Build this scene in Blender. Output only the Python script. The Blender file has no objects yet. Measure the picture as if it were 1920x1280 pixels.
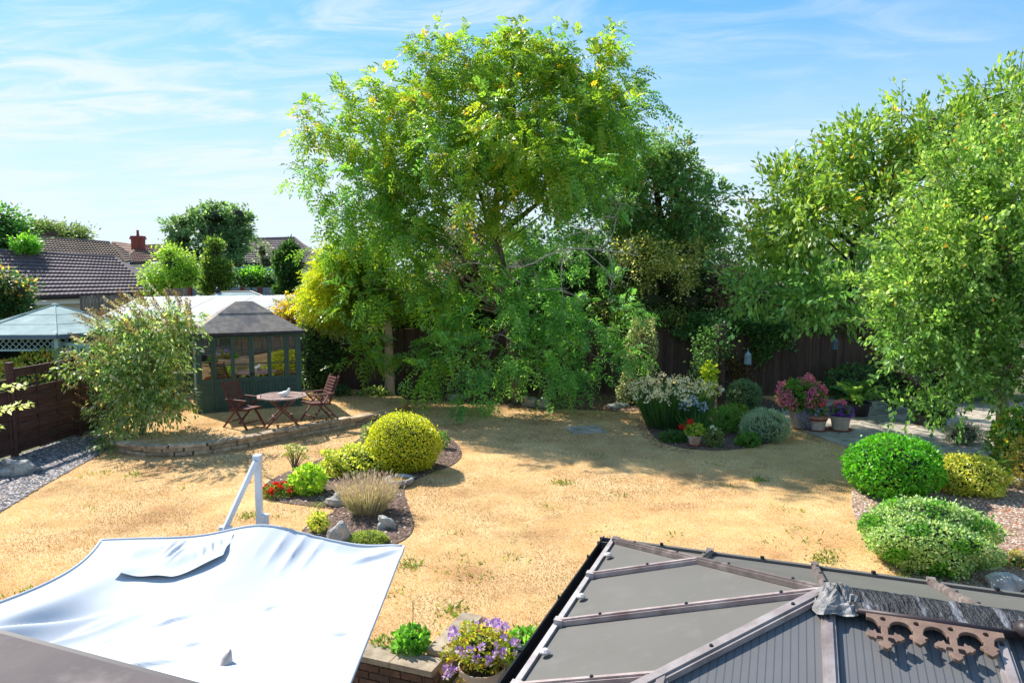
import bpy, math, random
import numpy as np
from mathutils import Vector, Matrix

R = math.radians
random.seed(7)
scene = bpy.context.scene
COL = scene.collection

# ------------------------------------------------------------------ camera
CAM_H, FPX, HOR = 3.6, 1350.0, 515.0
PITCH = math.atan((640 - HOR) / FPX)
cam_d = bpy.data.cameras.new("camera")
cam = bpy.data.objects.new("camera", cam_d)
COL.objects.link(cam)
cam.location = (0, 0, CAM_H)
cam.rotation_euler = (R(90) - PITCH, 0, 0)
cam_d.sensor_width = 36
cam_d.lens = FPX / 1920 * 36
cam_d.clip_start, cam_d.clip_end = 0.1, 3000
scene.camera = cam

# ------------------------------------------------------------------ light
SHADOW = Vector((0.73, -0.68, 0)).normalized()      # the way shadows fall on the ground
SUN_EL = R(44)
world = bpy.data.worlds.new("World")
scene.world = world
world.use_nodes = True
wn, wl = world.node_tree.nodes, world.node_tree.links
wn.clear()
w_out = wn.new("ShaderNodeOutputWorld")
w_bg = wn.new("ShaderNodeBackground")
w_bg.inputs[1].default_value = 0.15
sky = wn.new("ShaderNodeTexSky")
sky.sky_type = 'NISHITA'
sky.sun_disc = False
sky.sun_elevation = SUN_EL
to_sun = -SHADOW
sky.sun_rotation = math.atan2(to_sun.x, to_sun.y)
sky.altitude = 50
sky.air_density, sky.dust_density, sky.ozone_density = 1.0, 0.3, 2.5
# thin cirrus, laid on a high flat layer by the view direction's slope
tc = wn.new("ShaderNodeTexCoord")
sep = wn.new("ShaderNodeSeparateXYZ")
wl.new(tc.outputs["Generated"], sep.inputs[0])
def wmath(op, a, b=None, c=None):
    n = wn.new("ShaderNodeMath"); n.operation = op
    for i, v in enumerate((a, b, c)):
        if v is None: continue
        if isinstance(v, (int, float)): n.inputs[i].default_value = v
        else: wl.new(v, n.inputs[i])
    return n.outputs[0]
zc = wmath('ADD', wmath('MAXIMUM', sep.outputs[2], 0.0), 0.13)
cx, cy = wmath('DIVIDE', sep.outputs[0], zc), wmath('DIVIDE', sep.outputs[1], zc)
comb = wn.new("ShaderNodeCombineXYZ")
wl.new(wmath('MULTIPLY', wmath('ADD', cx, wmath('MULTIPLY', cy, 0.25)), 0.55), comb.inputs[0])
wl.new(wmath('MULTIPLY', cy, 1.25), comb.inputs[1])
def wnoise(scale, detail, rough, dist):
    n = wn.new("ShaderNodeTexNoise"); n.inputs["Scale"].default_value = scale
    n.inputs["Detail"].default_value = detail; n.inputs["Roughness"].default_value = rough
    n.inputs["Distortion"].default_value = dist
    wl.new(comb.outputs[0], n.inputs["Vector"]); return n.outputs[0]
def wmap(v, a, b, c, d):
    n = wn.new("ShaderNodeMapRange"); n.interpolation_type = 'SMOOTHSTEP'
    wl.new(v, n.inputs[0])
    for i, q in enumerate((a, b, c, d)): n.inputs[i + 1].default_value = q
    return n.outputs[0]
n_big = wmap(wnoise(0.62, 3, 0.5, 0.5), 0.36, 0.62, 0.05, 1.0)
n_fine = wmap(wnoise(3.2, 9, 0.62, 1.4), 0.36, 0.72, 0.15, 1.0)
cloud = wmath('MULTIPLY', wmath('MULTIPLY', n_big, n_fine), 0.8)
low = wmap(sep.outputs[2], -0.02, 0.38, 0.88, 0.02)
fac = wmath('MINIMUM', wmath('ADD', cloud, low), 0.92)
mixc = wn.new("ShaderNodeMix"); mixc.data_type = 'RGBA'
wl.new(fac, mixc.inputs[0])
# the eye's and the camera's shoulder: the glare round the sun is held down, the blue kept
hs = wn.new("ShaderNodeHueSaturation"); hs.inputs["Saturation"].default_value = 1.28; hs.inputs["Value"].default_value = 1.0
wl.new(sky.outputs[0], hs.inputs["Color"])
sp3 = wn.new("ShaderNodeSeparateColor"); wl.new(hs.outputs[0], sp3.inputs[0])
cb3 = wn.new("ShaderNodeCombineColor")
for i, (gain, knee) in enumerate(((0.42, 0.17), (0.84, 0.18), (0.92, 0.12))):
    x_ = wmath('MAXIMUM', sp3.outputs[i], 0.0)
    wl.new(wmath('DIVIDE', wmath('MULTIPLY', x_, gain), wmath('ADD', wmath('MULTIPLY', x_, knee), 1.0)), cb3.inputs[i])
wl.new(cb3.outputs[0], mixc.inputs[6])
mixc.inputs[7].default_value = (2.5, 2.8, 3.1, 1)
wl.new(mixc.outputs[2], w_bg.inputs[0])
wl.new(w_bg.outputs[0], w_out.inputs[0])

sun_d = bpy.data.lights.new("sun", 'SUN')
sun_d.energy = 3.5
sun_d.angle = R(0.6)
sun_d.color = (1.0, 0.955, 0.88)
sun = bpy.data.objects.new("sun", sun_d)
COL.objects.link(sun)
sd = Vector((SHADOW.x * math.cos(SUN_EL), SHADOW.y * math.cos(SUN_EL), -math.sin(SUN_EL)))
sun.rotation_euler = sd.to_track_quat('-Z', 'Y').to_euler()
sun.location = (-20, 20, 30)

scene.view_settings.view_transform = 'Standard'
scene.view_settings.look = 'None'
scene.view_settings.gamma = 1.0
scene.view_settings.use_curve_mapping = False
scene.view_settings.exposure = 1.24
scene.render.engine = 'CYCLES'
scene.cycles.max_bounces = 8
scene.cycles.diffuse_bounces = 3
scene.cycles.transmission_bounces = 6
scene.cycles.transparent_max_bounces = 6
scene.cycles.use_denoising = True
scene.cycles.sample_clamp_indirect = 8

# ------------------------------------------------------------------ survey helpers: photo pixel -> point in the garden
_c, _s = math.cos(PITCH), math.sin(PITCH)
def ray(px, py):
    u, v = (px - 960) / FPX, (640 - py) / FPX
    return Vector((u, _c + v * _s, -_s + v * _c))
def W(px, py, z=0.0):
    d = ray(px, py)
    return d * ((z - CAM_H) / d.z) + Vector((0, 0, CAM_H))
def A(px, py, Y):
    d = ray(px, py)
    return d * (Y / d.y) + Vector((0, 0, CAM_H))
def V(*a): return Vector(a)
def s(r, g, b):
    f = lambda c: (c / 255 / 12.92) if c / 255 <= 0.04045 else ((c / 255 + 0.055) / 1.055) ** 2.4
    return (f(r), f(g), f(b))

# ------------------------------------------------------------------ materials
def nodes_of(m):
    m.use_nodes = True
    nt = m.node_tree
    return nt, nt.nodes, nt.links, nt.nodes["Principled BSDF"]
def mat(name, c1, c2=None, rough=0.7, scale=6.0, bump=0.0, bscale=None, metal=0.0, spec=0.4, rnd=0.0,
        stretch=None, detail=5, c3=None, s3=1.0, lo=0.35, hi=0.65, dist=0.01):
    m = bpy.data.materials.new(name)
    nt, N, L, bs = nodes_of(m)
    bs.inputs["Roughness"].default_value = rough
    bs.inputs["Metallic"].default_value = metal
    bs.inputs["Specular IOR Level"].default_value = spec
    geo = N.new("ShaderNodeNewGeometry")
    vec = geo.outputs["Position"]
    if stretch:
        mp = N.new("ShaderNodeMapping"); mp.inputs["Scale"].default_value = stretch
        L.new(vec, mp.inputs[0]); vec = mp.outputs[0]
    def noise(sc, det=detail):
        n = N.new("ShaderNodeTexNoise"); n.inputs["Scale"].default_value = sc
        n.inputs["Detail"].default_value = det; n.inputs["Roughness"].default_value = 0.6
        L.new(vec, n.inputs["Vector"]); return n.outputs[0]
    def ramp(v, a, b):
        n = N.new("ShaderNodeMapRange"); L.new(v, n.inputs[0])
        n.inputs[1].default_value, n.inputs[2].default_value = a, b
        return n.outputs[0]
    def mix(f, a, b):
        n = N.new("ShaderNodeMix"); n.data_type = 'RGBA'
        L.new(f, n.inputs[0])
        for k, q in ((6, a), (7, b)):
            if isinstance(q, tuple): n.inputs[k].default_value = (*q, 1)
            else: L.new(q, n.inputs[k])
        return n.outputs[2]
    col = None
    if c2 is not None:
        col = mix(ramp(noise(scale), lo, hi), c1, c2)
    if c3 is not None:
        col = mix(ramp(noise(s3, 4), 0.52, 0.66), col if col is not None else c1, c3)
    if rnd > 0:
        oi = N.new("ShaderNodeObjectInfo")
        hsv = N.new("ShaderNodeHueSaturation")
        mr = N.new("ShaderNodeMapRange"); L.new(oi.outputs["Random"], mr.inputs[0])
        mr.inputs[3].default_value, mr.inputs[4].default_value = 1 - rnd, 1 + rnd
        L.new(mr.outputs[0], hsv.inputs["Value"])
        if col is None: hsv.inputs["Color"].default_value = (*c1, 1)
        else: L.new(col, hsv.inputs["Color"])
        col = hsv.outputs[0]
    if col is None: bs.inputs["Base Color"].default_value = (*c1, 1)
    else: L.new(col, bs.inputs["Base Color"])
    if bump > 0:
        b = N.new("ShaderNodeBump"); b.inputs["Strength"].default_value = bump; b.inputs["Distance"].default_value = dist
        L.new(noise(bscale or scale * 3, 6), b.inputs["Height"]); L.new(b.outputs[0], bs.inputs["Normal"])
    return m
def leaf_mat(name, gloss=0.35, rough=0.45, trans=0.45, sat=1.0, val=1.0):
    m = bpy.data.materials.new(name)
    nt, N, L, bs = nodes_of(m)
    at = N.new("ShaderNodeAttribute"); at.attribute_name = "tint"
    hs = N.new("ShaderNodeHueSaturation"); hs.inputs["Saturation"].default_value = sat; hs.inputs["Value"].default_value = val
    L.new(at.outputs["Color"], hs.inputs["Color"]); tintout = hs.outputs[0]
    L.new(tintout, bs.inputs["Base Color"])
    bs.inputs["Roughness"].default_value = rough
    bs.inputs["Specular IOR Level"].default_value = gloss
    tr = N.new("ShaderNodeBsdfTranslucent")
    mu = N.new("ShaderNodeMix"); mu.data_type = 'RGBA'; mu.blend_type = 'MULTIPLY'; mu.inputs[0].default_value = 1
    L.new(tintout, mu.inputs[6]); mu.inputs[7].default_value = (1.75, 1.68, 0.9, 1)
    L.new(mu.outputs[2], tr.inputs[0])
    ms = N.new("ShaderNodeMixShader"); ms.inputs[0].default_value = trans
    L.new(bs.outputs[0], ms.inputs[1]); L.new(tr.outputs[0], ms.inputs[2])
    L.new(ms.outputs[0], N["Material Output"].inputs[0])
    return m
LEAF = leaf_mat("leaf", 0.4, 0.42, 0.48, 1.0, 1.2)
GLOSSY = leaf_mat("leaf_glossy", 0.45, 0.44, 0.38, 1.0, 1.26)
PETAL = leaf_mat("petal", 0.15, 0.7, 0.3)
DRY = leaf_mat("dry_blade", 0.15, 0.8, 0.25)
STONE_T = leaf_mat("chip", 0.2, 0.8, 0.0)

M = {}
M['bark'] = mat("bark", s(92, 80, 70), s(140, 126, 112), 0.9, 9, 0.8, 30, stretch=(1, 1, 0.25), dist=0.03)
M['pale_bark'] = mat("pale_bark", s(186, 156, 134), s(216, 190, 166), 0.9, 10, 0.7, 30, stretch=(1, 1, 0.3), dist=0.02)
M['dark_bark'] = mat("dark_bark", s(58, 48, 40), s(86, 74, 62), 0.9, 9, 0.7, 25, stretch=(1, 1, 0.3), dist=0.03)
M['dead_wood'] = mat("dead_wood", s(214, 206, 196), s(160, 150, 140), 0.9, 12)
M['core'] = mat("shade_core", (0.02, 0.032, 0.012), (0.045, 0.055, 0.024), 0.95, 14, 1.0, 20, dist=0.05)  # dark colour stands for the shade inside crowns and shrubs
M['earth'] = mat("earth", s(84, 86, 56), s(110, 104, 70), 0.95, 3, 0.5, 30)
M['lawn'] = mat("dry_lawn", s(190, 152, 104), s(214, 182, 134), 0.95, 1.6, 0.3, 55, c3=s(172, 132, 90), s3=0.8)
M['mulch'] = mat("mulch", s(84, 66, 56), s(128, 106, 92), 0.95, 18, 1.0, 50, dist=0.02)
M['gravel'] = mat("gravel_bed", s(84, 82, 84), s(124, 120, 120), 0.9, 30, 1.0, 70, dist=0.02)
M['mulch_pale'] = mat("pale_mulch", s(150, 122, 104), s(176, 152, 132), 0.95, 20, 1.0, 60, dist=0.02)
M['concrete'] = mat("concrete", s(192, 180, 162), s(160, 150, 134), 0.9, 2.2, 0.3, 60, c3=s(120, 112, 100), s3=5)
M['patio'] = mat("patio_slabs", s(150, 140, 126), s(120, 112, 102), 0.9, 3, 0.3, 40)
M['stone'] = mat("wall_stone", s(200, 178, 148), s(150, 130, 108), 0.9, 7, 0.8, 25, rnd=0.22, dist=0.02)
M['rock'] = mat("grey_rock", s(184, 180, 170), s(126, 124, 120), 0.9, 6, 0.5, 12, c3=s(204, 198, 184), s3=4, dist=0.03)
M['brick'] = mat("brown_brick", s(112, 84, 66), s(82, 62, 50), 0.9, 12, 0.7, 50, rnd=0.3)
M['mortar'] = mat("mortar", s(140, 128, 112), s(110, 100, 90), 0.95, 20, 0.5)
M['coping'] = mat("coping", s(176, 158, 134), s(140, 124, 104), 0.9, 8, 0.6, 50, rnd=0.12)
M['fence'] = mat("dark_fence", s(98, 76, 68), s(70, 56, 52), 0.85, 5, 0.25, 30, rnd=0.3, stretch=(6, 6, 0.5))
M['fence_red'] = mat("brown_fence", s(92, 62, 56), s(64, 44, 40), 0.8, 5, 0.25, 30, rnd=0.22, stretch=(3, 0.5, 5))
M['green_paint'] = mat("green_paint", s(64, 90, 78), s(54, 78, 68), 0.6, 4, 0.25, 60, rnd=0.06)
M['felt'] = mat("roof_felt", s(172, 157, 146), s(138, 125, 116), 0.95, 8, 0.12, 60, c3=s(118, 113, 115), s3=1.5)
M['felt_edge'] = mat("felt_edge", s(70, 68, 72), s(56, 54, 58), 0.9, 8)
M['teak'] = mat("red_brown_wood", s(116, 68, 58), s(84, 48, 43), 0.55, 6, 0.3, 40, rnd=0.15, stretch=(4, 4, 4))
M['teak_grey'] = mat("weathered_wood", s(176, 150, 140), s(136, 110, 102), 0.7, 6, 0.3, 40, rnd=0.15)
M['white_china'] = mat("white_china", s(232, 232, 230), None, 0.35)
M['fabric'] = mat("white_canvas", (0.58, 0.61, 0.65), (0.53, 0.56, 0.60), 0.85, 2.0, 0.12, 260, spec=0.15)
M['white_metal'] = mat("white_metal", s(226, 228, 232), s(210, 212, 218), 0.4, 5)
M['dark_roof'] = mat("dark_felt_roof", s(104, 94, 92), s(84, 76, 76), 0.9, 3, 0.12, 60, c3=s(122, 112, 108), s3=6)
M['dark_trim'] = mat("dark_trim", s(52, 40, 42), None, 0.5)
M['poly'] = mat("polycarbonate", s(108, 104, 98), s(102, 98, 92), 0.5, 2.5, 0.0, spec=0.3, c3=s(111, 107, 101), s3=5)
M['bar'] = mat("bronze_bar", s(122, 109, 104), s(96, 85, 82), 0.42, 9, 0.1, 60, spec=0.45, c3=s(150, 136, 130), s3=6)
M['bar_pale'] = mat("pale_bar", s(196, 188, 182), s(168, 154, 150), 0.35, 9, spec=0.5)
M['bar_dull'] = mat("dull_gutter", s(92, 86, 82), None, 0.6)
M['bar_grey'] = mat("grey_bar", s(160, 150, 146), s(128, 114, 110), 0.38, 7, 0.1, 60, spec=0.5)
M['bar_lit'] = mat("lit_bar", s(190, 174, 168), s(140, 116, 114), 0.35, 7, 0.1, 60, spec=0.5, lo=0.3, hi=0.7)  # lighter copy of the bar: the left slope's bright reflection is in its colour
M['black'] = mat("black_plastic", s(26, 26, 30), None, 0.4)
M['bolt'] = mat("bolt_cap", s(48, 44, 46), None, 0.4)
M['tape'] = mat("torn_flashing", s(26, 26, 30), s(150, 150, 156), 0.45, 4.5, 1.0, 18, stretch=(3, 1, 1), lo=0.54, hi=0.68, dist=0.02)
M['foil'] = mat("lead_foil", s(150, 147, 144), s(92, 88, 88), 0.55, 9, 0.5, 20, metal=0.15, dist=0.03)
M['fret'] = mat("brown_fretwork", s(136, 110, 94), s(116, 92, 78), 0.55, 12, 0.2, 60)
M['pot_cream'] = mat("cream_pot", s(206, 186, 164), s(180, 158, 136), 0.8, 5, 0.3, 40)
M['pot_white'] = mat("limed_terracotta", s(212, 196, 184), s(184, 140, 112), 0.85, 5, 0.3, 40)
M['terracotta'] = mat("terracotta", s(170, 96, 68), s(140, 76, 56), 0.85, 7, 0.3, 40)
M['pot_dark'] = mat("dark_pot", s(44, 44, 50), s(34, 34, 38), 0.5, 6)
M['soil'] = mat("pot_soil", s(60, 46, 38), s(44, 34, 28), 0.95, 30, 0.8, 60)
M['pale_green'] = mat("pale_green_felt", s(150, 170, 166), s(132, 152, 150), 0.9, 3, 0.12, 50, c3=s(164, 182, 178), s3=2)
M['pale_paint'] = mat("pale_green_paint", s(170, 196, 192), None, 0.6)
M['tile_dark'] = mat("dark_tiles", s(112, 98, 100), s(92, 80, 84), 0.85, 2.0, 0.3, 25, c3=s(122, 108, 106), s3=0.7)
M['tile_brown'] = mat("brown_tiles", s(142, 122, 104), s(112, 94, 82), 0.9, 1.2, 0.3, 20, c3=s(96, 84, 74), s3=0.5)
M['tile_red'] = mat("red_brown_tiles", s(150, 118, 100), s(120, 92, 80), 0.9, 1.2, 0.3, 20)
M['tile_grey'] = mat("grey_tiles", s(112, 96, 98), s(100, 86, 88), 0.9, 1.2, 0.3, 20)
M['render'] = mat("cream_render", s(214, 208, 192), s(200, 194, 178), 0.9, 1.5, 0.2, 40)
M['white_render'] = mat("white_render", s(228, 228, 224), s(214, 214, 210), 0.9, 1.5)
M['white_plastic'] = mat("white_plastic", s(232, 232, 232), None, 0.4)
M['chimney'] = mat("red_chimney", s(150, 78, 66), s(120, 62, 54), 0.9, 8, 0.5, 40)
M['grey_wood'] = mat("grey_wood", s(150, 136, 124), s(120, 108, 100), 0.9, 6, 0.4, 30, rnd=0.2)
M['blue_grey'] = mat("blue_grey_panel", s(146, 160, 170), s(126, 140, 150), 0.8, 3, rnd=0.1)
M['sheet_roof'] = mat("white_sheet_roof", s(200, 197, 190), s(182, 179, 172), 0.7, 1.3, 0.1, 20, stretch=(1, 6, 1))
M['dark_in'] = mat("dark_interior", (0.02, 0.022, 0.022), None, 0.9)
M['curtain'] = mat("pale_curtain", s(170, 172, 172), s(130, 130, 132), 0.9, 8, stretch=(6, 6, 0.4))
M['lantern'] = mat("pale_blue_metal", s(168, 192, 214), s(140, 168, 196), 0.5, 20)
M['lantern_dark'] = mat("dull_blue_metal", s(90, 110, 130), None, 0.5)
M['water'] = mat("shallow_water", s(150, 118, 66), None, 0.05, spec=0.6)
M['palm'] = mat("ringed_trunk", s(96, 78, 70), s(58, 46, 44), 0.9, 3, 0.9, 10, stretch=(1, 1, 6), dist=0.03)
def glass_mat():
    m = bpy.data.materials.new("window_glass")
    nt, N, L, bs = nodes_of(m)
    gl = N.new("ShaderNodeBsdfGlossy"); gl.inputs[0].default_value = (0.9, 0.95, 1, 1); gl.inputs[1].default_value = 0.02
    tr = N.new("ShaderNodeBsdfTransparent"); tr.inputs[0].default_value = (0.5, 0.55, 0.55, 1)
    ms = N.new("ShaderNodeMixShader"); ms.inputs[0].default_value = 0.15
    L.new(tr.outputs[0], ms.inputs[1]); L.new(gl.outputs[0], ms.inputs[2]); L.new(ms.outputs[0], N["Material Output"].inputs[0])
    return m
M['glass'] = glass_mat()
def poly_ribbed():
    m = mat("ribbed_polycarbonate", s(106, 105, 104), s(98, 97, 97), 0.5, 2.5, 0.0, spec=0.5)
    nt, N, L, bs = nodes_of(m)
    src = bs.inputs["Base Color"].links[0].from_socket
    at = N.new("ShaderNodeAttribute"); at.attribute_name = "flute"
    w = N.new("ShaderNodeMath"); w.operation = 'FRACT'; L.new(at.outputs["Fac"], w.inputs[0])
    g = N.new("ShaderNodeMath"); g.operation = 'LESS_THAN'; L.new(w.outputs[0], g.inputs[0]); g.inputs[1].default_value = 0.16
    mx = N.new("ShaderNodeMix"); mx.data_type = 'RGBA'; L.new(g.outputs[0], mx.inputs[0]); L.new(src, mx.inputs[6])
    mx.inputs[7].default_value = (*s(72, 76, 84), 1)
    L.new(mx.outputs[2], bs.inputs["Base Color"])
    return m
M['poly_rib'] = poly_ribbed()

# ------------------------------------------------------------------ object helpers
ORG = {}
def tag(o, label=None, cat=None, group=None, kind=None):
    if label: o['label'] = label
    if cat: o['category'] = cat
    if group: o['group'] = group
    if kind: o['kind'] = kind
    return o
def thing(name, label, cat, loc=(0, 0, 0), group=None, rot=0.0):
    o = bpy.data.objects.new(name, None)
    o.empty_display_size = 0.2
    o.location = loc; o.rotation_euler = (0, 0, rot)
    COL.objects.link(o)
    ORG[o] = Vector(loc)
    return tag(o, label, cat, group)
def link(name, me, parent=None, kind=None):
    o = bpy.data.objects.new(name, me)
    COL.objects.link(o)
    if parent is not None:
        o.parent = parent
        ORG[o] = ORG[parent]
    else:
        ORG[o] = Vector((0, 0, 0))
    if kind: o['kind'] = kind
    return o
class MB:
    """collects shapes in world (or, under a turned thing, local) coordinates; build() links ONE mesh object"""
    def __init__(self): self.v, self.f = [], []
    def add(self, vs, fs):
        b = len(self.v); self.v += [tuple(x) for x in vs]; self.f += [tuple(i + b for i in q) for q in fs]; return self
    def box(self, c, size, rot=None):
        c = Vector(c); hx, hy, hz = size[0] / 2, size[1] / 2, size[2] / 2
        vs = [Vector((x, y, z)) for x in (-hx, hx) for y in (-hy, hy) for z in (-hz, hz)]
        if rot is not None: vs = [rot @ q for q in vs]
        return self.add([c + q for q in vs], [(0, 1, 3, 2), (4, 6, 7, 5), (0, 4, 5, 1), (2, 3, 7, 6), (0, 2, 6, 4), (1, 5, 7, 3)])
    def beam(self, p, q, w, h, up=(0, 0, 1)):
        p, q = Vector(p), Vector(q); d = (q - p); ln = d.length; d.normalize()
        sd_ = d.cross(Vector(up))
        if sd_.length < 1e-4: sd_ = d.cross(Vector((1, 0, 0)))
        sd_.normalize(); u = sd_.cross(d)
        return self.box((p + q) / 2, (ln, w, h), Matrix((d, sd_, u)).transposed())
    def tube(self, pts, rad, n=7, cap=True):
        pts = [Vector(p) for p in pts]
        if not hasattr(rad, '__len__'): rad = [rad] * len(pts)
        vs, fs = [], []
        prev = None
        for i, p in enumerate(pts):
            d = (pts[min(i + 1, len(pts) - 1)] - pts[max(i - 1, 0)]).normalized()
            a = d.cross(Vector((0.31, 0.95, 0.1))) if prev is None else prev - d * prev.dot(d)
            if a.length < 1e-4: a = d.cross(Vector((1, 0, 0)))
            a.normalize(); prev = a; b = d.cross(a)
            for k in range(n):
                t = 2 * math.pi * k / n
                vs.append(p + (a * math.cos(t) + b * math.sin(t)) * rad[i])
        for i in range(len(pts) - 1):
            for k in range(n):
                fs.append((i * n + k, i * n + (k + 1) % n, (i + 1) * n + (k + 1) % n, (i + 1) * n + k))
        if cap:
            fs.append(tuple(range(n))[::-1]); fs.append(tuple((len(pts) - 1) * n + k for k in range(n)))
        return self.add(vs, fs)
    def lathe(self, c, prof, n=20, axis=None):
        c = Vector(c); vs, fs = [], []
        rot = axis if axis is not None else Matrix.Identity(3)
        for r_, z_ in prof:
            for k in range(n):
                t = 2 * math.pi * k / n
                vs.append(c + rot @ Vector((r_ * math.cos(t), r_ * math.sin(t), z_)))
        for i in range(len(prof) - 1):
            for k in range(n):
                fs.append((i * n + k, i * n + (k + 1) % n, (i + 1) * n + (k + 1) % n, (i + 1) * n + k))
        fs.append(tuple(range(n))[::-1]); fs.append(tuple((len(prof) - 1) * n + k for k in range(n)))
        return self.add(vs, fs)
    def prism(self, poly, z0, z1):
        n = len(poly)
        ar = sum(poly[i][0] * poly[(i + 1) % n][1] - poly[(i + 1) % n][0] * poly[i][1] for i in range(n))
        if ar < 0: poly = poly[::-1]
        vs = [(p[0], p[1], z0) for p in poly] + [(p[0], p[1], z1) for p in poly]
        fs = [tuple(range(n))[::-1], tuple(range(n, 2 * n))] + [(i, (i + 1) % n, n + (i + 1) % n, n + i) for i in range(n)]
        return self.add(vs, fs)
    def slab(self, pts, th):
        """a flat polygon in space with thickness th below it"""
        pts = [Vector(p) for p in pts]; n = len(pts)
        nm = (pts[1] - pts[0]).cross(pts[2] - pts[0]).normalized()
        if nm.z < 0: pts = pts[::-1]; nm = -nm
        vs = pts + [p - nm * th for p in pts]
        return self.add(vs, [tuple(range(n)), tuple(range(n, 2 * n))[::-1]] + [(i + n, (i + 1) % n + n, (i + 1) % n, i) for i in range(n)])
    def mesh(self, name, m, org=None, smooth=False):
        me = bpy.data.meshes.new(name)
        o = org or Vector((0, 0, 0))
        me.from_pydata([(a - o.x, b - o.y, c - o.z) for a, b, c in self.v], [], self.f)
        me.materials.append(m)
        if smooth: me.polygons.foreach_set("use_smooth", [True] * len(me.polygons))
        me.update(); return me
    def build(self, name, m, parent=None, kind=None, smooth=False, local=False):
        if parent is None:
            return link(name, self.mesh(name, m, None, smooth), None, kind)
        return link(name, self.mesh(name, m, None if local else ORG[parent], smooth), parent, kind)
_unit = {}
def piece(name, m, parent, p, q, w, h, up=(0, 0, 1), local=False):
    """one board / brick / slat: shared unit block, stretched between p and q"""
    if m.name not in _unit:
        b = 0.06
        me = MB().box((0, 0, 0), (1, 1, 1)).mesh("block_" + m.name, m)
        _unit[m.name] = me
    p, q = Vector(p), Vector(q); d = q - p; ln = d.length; d.normalize()
    sd_ = d.cross(Vector(up))
    if sd_.length < 1e-4: sd_ = d.cross(Vector((1, 0, 0)))
    sd_.normalize(); u = sd_.cross(d)
    o = link(name, _unit[m.name], parent)
    mt = Matrix((d, sd_, u)).transposed().to_4x4() @ Matrix.Diagonal((ln, w, h, 1))
    c = (p + q) / 2 - (Vector((0, 0, 0)) if local or parent is None else ORG[parent])
    mt.translation = c
    o.matrix_basis = mt
    return o
def copy_tree(o, parent=None):
    c = o.copy(); COL.objects.link(c); c.parent = parent
    ORG[c] = ORG.get(o, Vector())
    for ch in [x for x in KIDS(o)]: copy_tree(ch, c)
    return c
def KIDS(o): return [x for x in COL.objects if x.parent == o]

# ------------------------------------------------------------------ leaves
def unit(a):
    return a / np.maximum(np.linalg.norm(a, axis=-1, keepdims=True), 1e-9)
def leaf_mesh(name, P, D, Nn, L, Wd, tint, m, parent, fold=0.12, kind='stuff'):
    n = len(P)
    D = unit(D); S = unit(np.cross(D, Nn)); Nn = np.cross(S, D)
    L = np.broadcast_to(np.asarray(L, float), (n,))[:, None]; Wd = np.broadcast_to(np.asarray(Wd, float), (n,))[:, None]
    o = np.array(ORG[parent]) if parent is not None else np.zeros(3)
    P = P - o
    v = np.empty((n, 4, 3), np.float32)
    v[:, 0] = P; v[:, 2] = P + D * L
    mid = P + D * L * 0.45 + Nn * Wd * fold
    v[:, 1] = mid + S * Wd * 0.5; v[:, 3] = mid - S * Wd * 0.5
    me = bpy.data.meshes.new(name)
    me.vertices.add(n * 4); me.vertices.foreach_set("co", v.reshape(-1))
    me.loops.add(n * 4); me.loops.foreach_set("vertex_index", np.arange(n * 4, dtype=np.int32))
    me.polygons.add(n); me.polygons.foreach_set("loop_start", np.arange(0, n * 4, 4, dtype=np.int32))
    me.polygons.foreach_set("loop_total", np.full(n, 4, np.int32))
    me.update(calc_edges=True)
    at = me.attributes.new("tint", 'FLOAT_COLOR', 'FACE')
    c = np.ones((n, 4), np.float32); c[:, :3] = np.clip(tint, 0, 1)
    at.data.foreach_set("color", c.reshape(-1))
    me.materials.append(m)
    return link(name, me, parent, kind)
def tints(g, n, pal, var=0.18):
    """pal: list of (weight, rgb linear)"""
    w = np.array([p[0] for p in pal], float); w /= w.sum()
    k = g.choice(len(pal), n, p=w)
    c = np.array([p[1] for p in pal])[k]
    return c * g.uniform(1 - var, 1 + var, (n, 1))
def frondify(g, P, D, Nn, L, tint, pairs=4, wl=0.38, droop=0.5, ww=0.3):
    """turn leaves into pinnate fronds of leaflets"""
    D = unit(D); S = unit(np.cross(D, Nn)); U = np.cross(S, D)
    oP, oD, oN, oL, oT = [], [], [], [], []
    L = np.broadcast_to(np.asarray(L, float), (len(P),))[:, None]
    for i in range(pairs):
        t = (i + 0.6) / pairs
        c = P + D * L * t + np.array([0, 0, -1.0]) * L * droop * t * t
        ax = unit(D + np.array([0, 0, -1.0]) * 2 * droop * t)
        ll = L * wl * (1 - 0.45 * abs(t - 0.45)) 
        for sg in (-1, 1):
            oP.append(c); oD.append(unit(ax * 0.55 + S * sg * 0.85 + g.normal(0, 0.15, P.shape)))
            oN.append(U + g.normal(0, 0.25, P.shape)); oL.append(ll[:, 0]); oT.append(tint)
    c = P + D * L * 0.95 + np.array([0, 0, -1.0]) * L * droop
    oP.append(c); oD.append(unit(D + np.array([0, 0, -1.0]) * 2 * droop)); oN.append(U); oL.append(L[:, 0] * wl); oT.append(tint)
    oL = np.concatenate(oL)
    return np.concatenate(oP), np.concatenate(oD), np.concatenate(oN), oL, oL * ww, np.concatenate(oT)
def blob(px, py, Y, rx, ry, rd=None, dens=1.0, pal=None):
    """a lump of crown, placed at depth Y; rx, ry its half size in photo pixels, rd its half depth in metres"""
    k = Y / FPX
    return (A(px, py, Y), (rx * k, (rd if rd else rx * k), ry * k), dens, pal)
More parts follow.
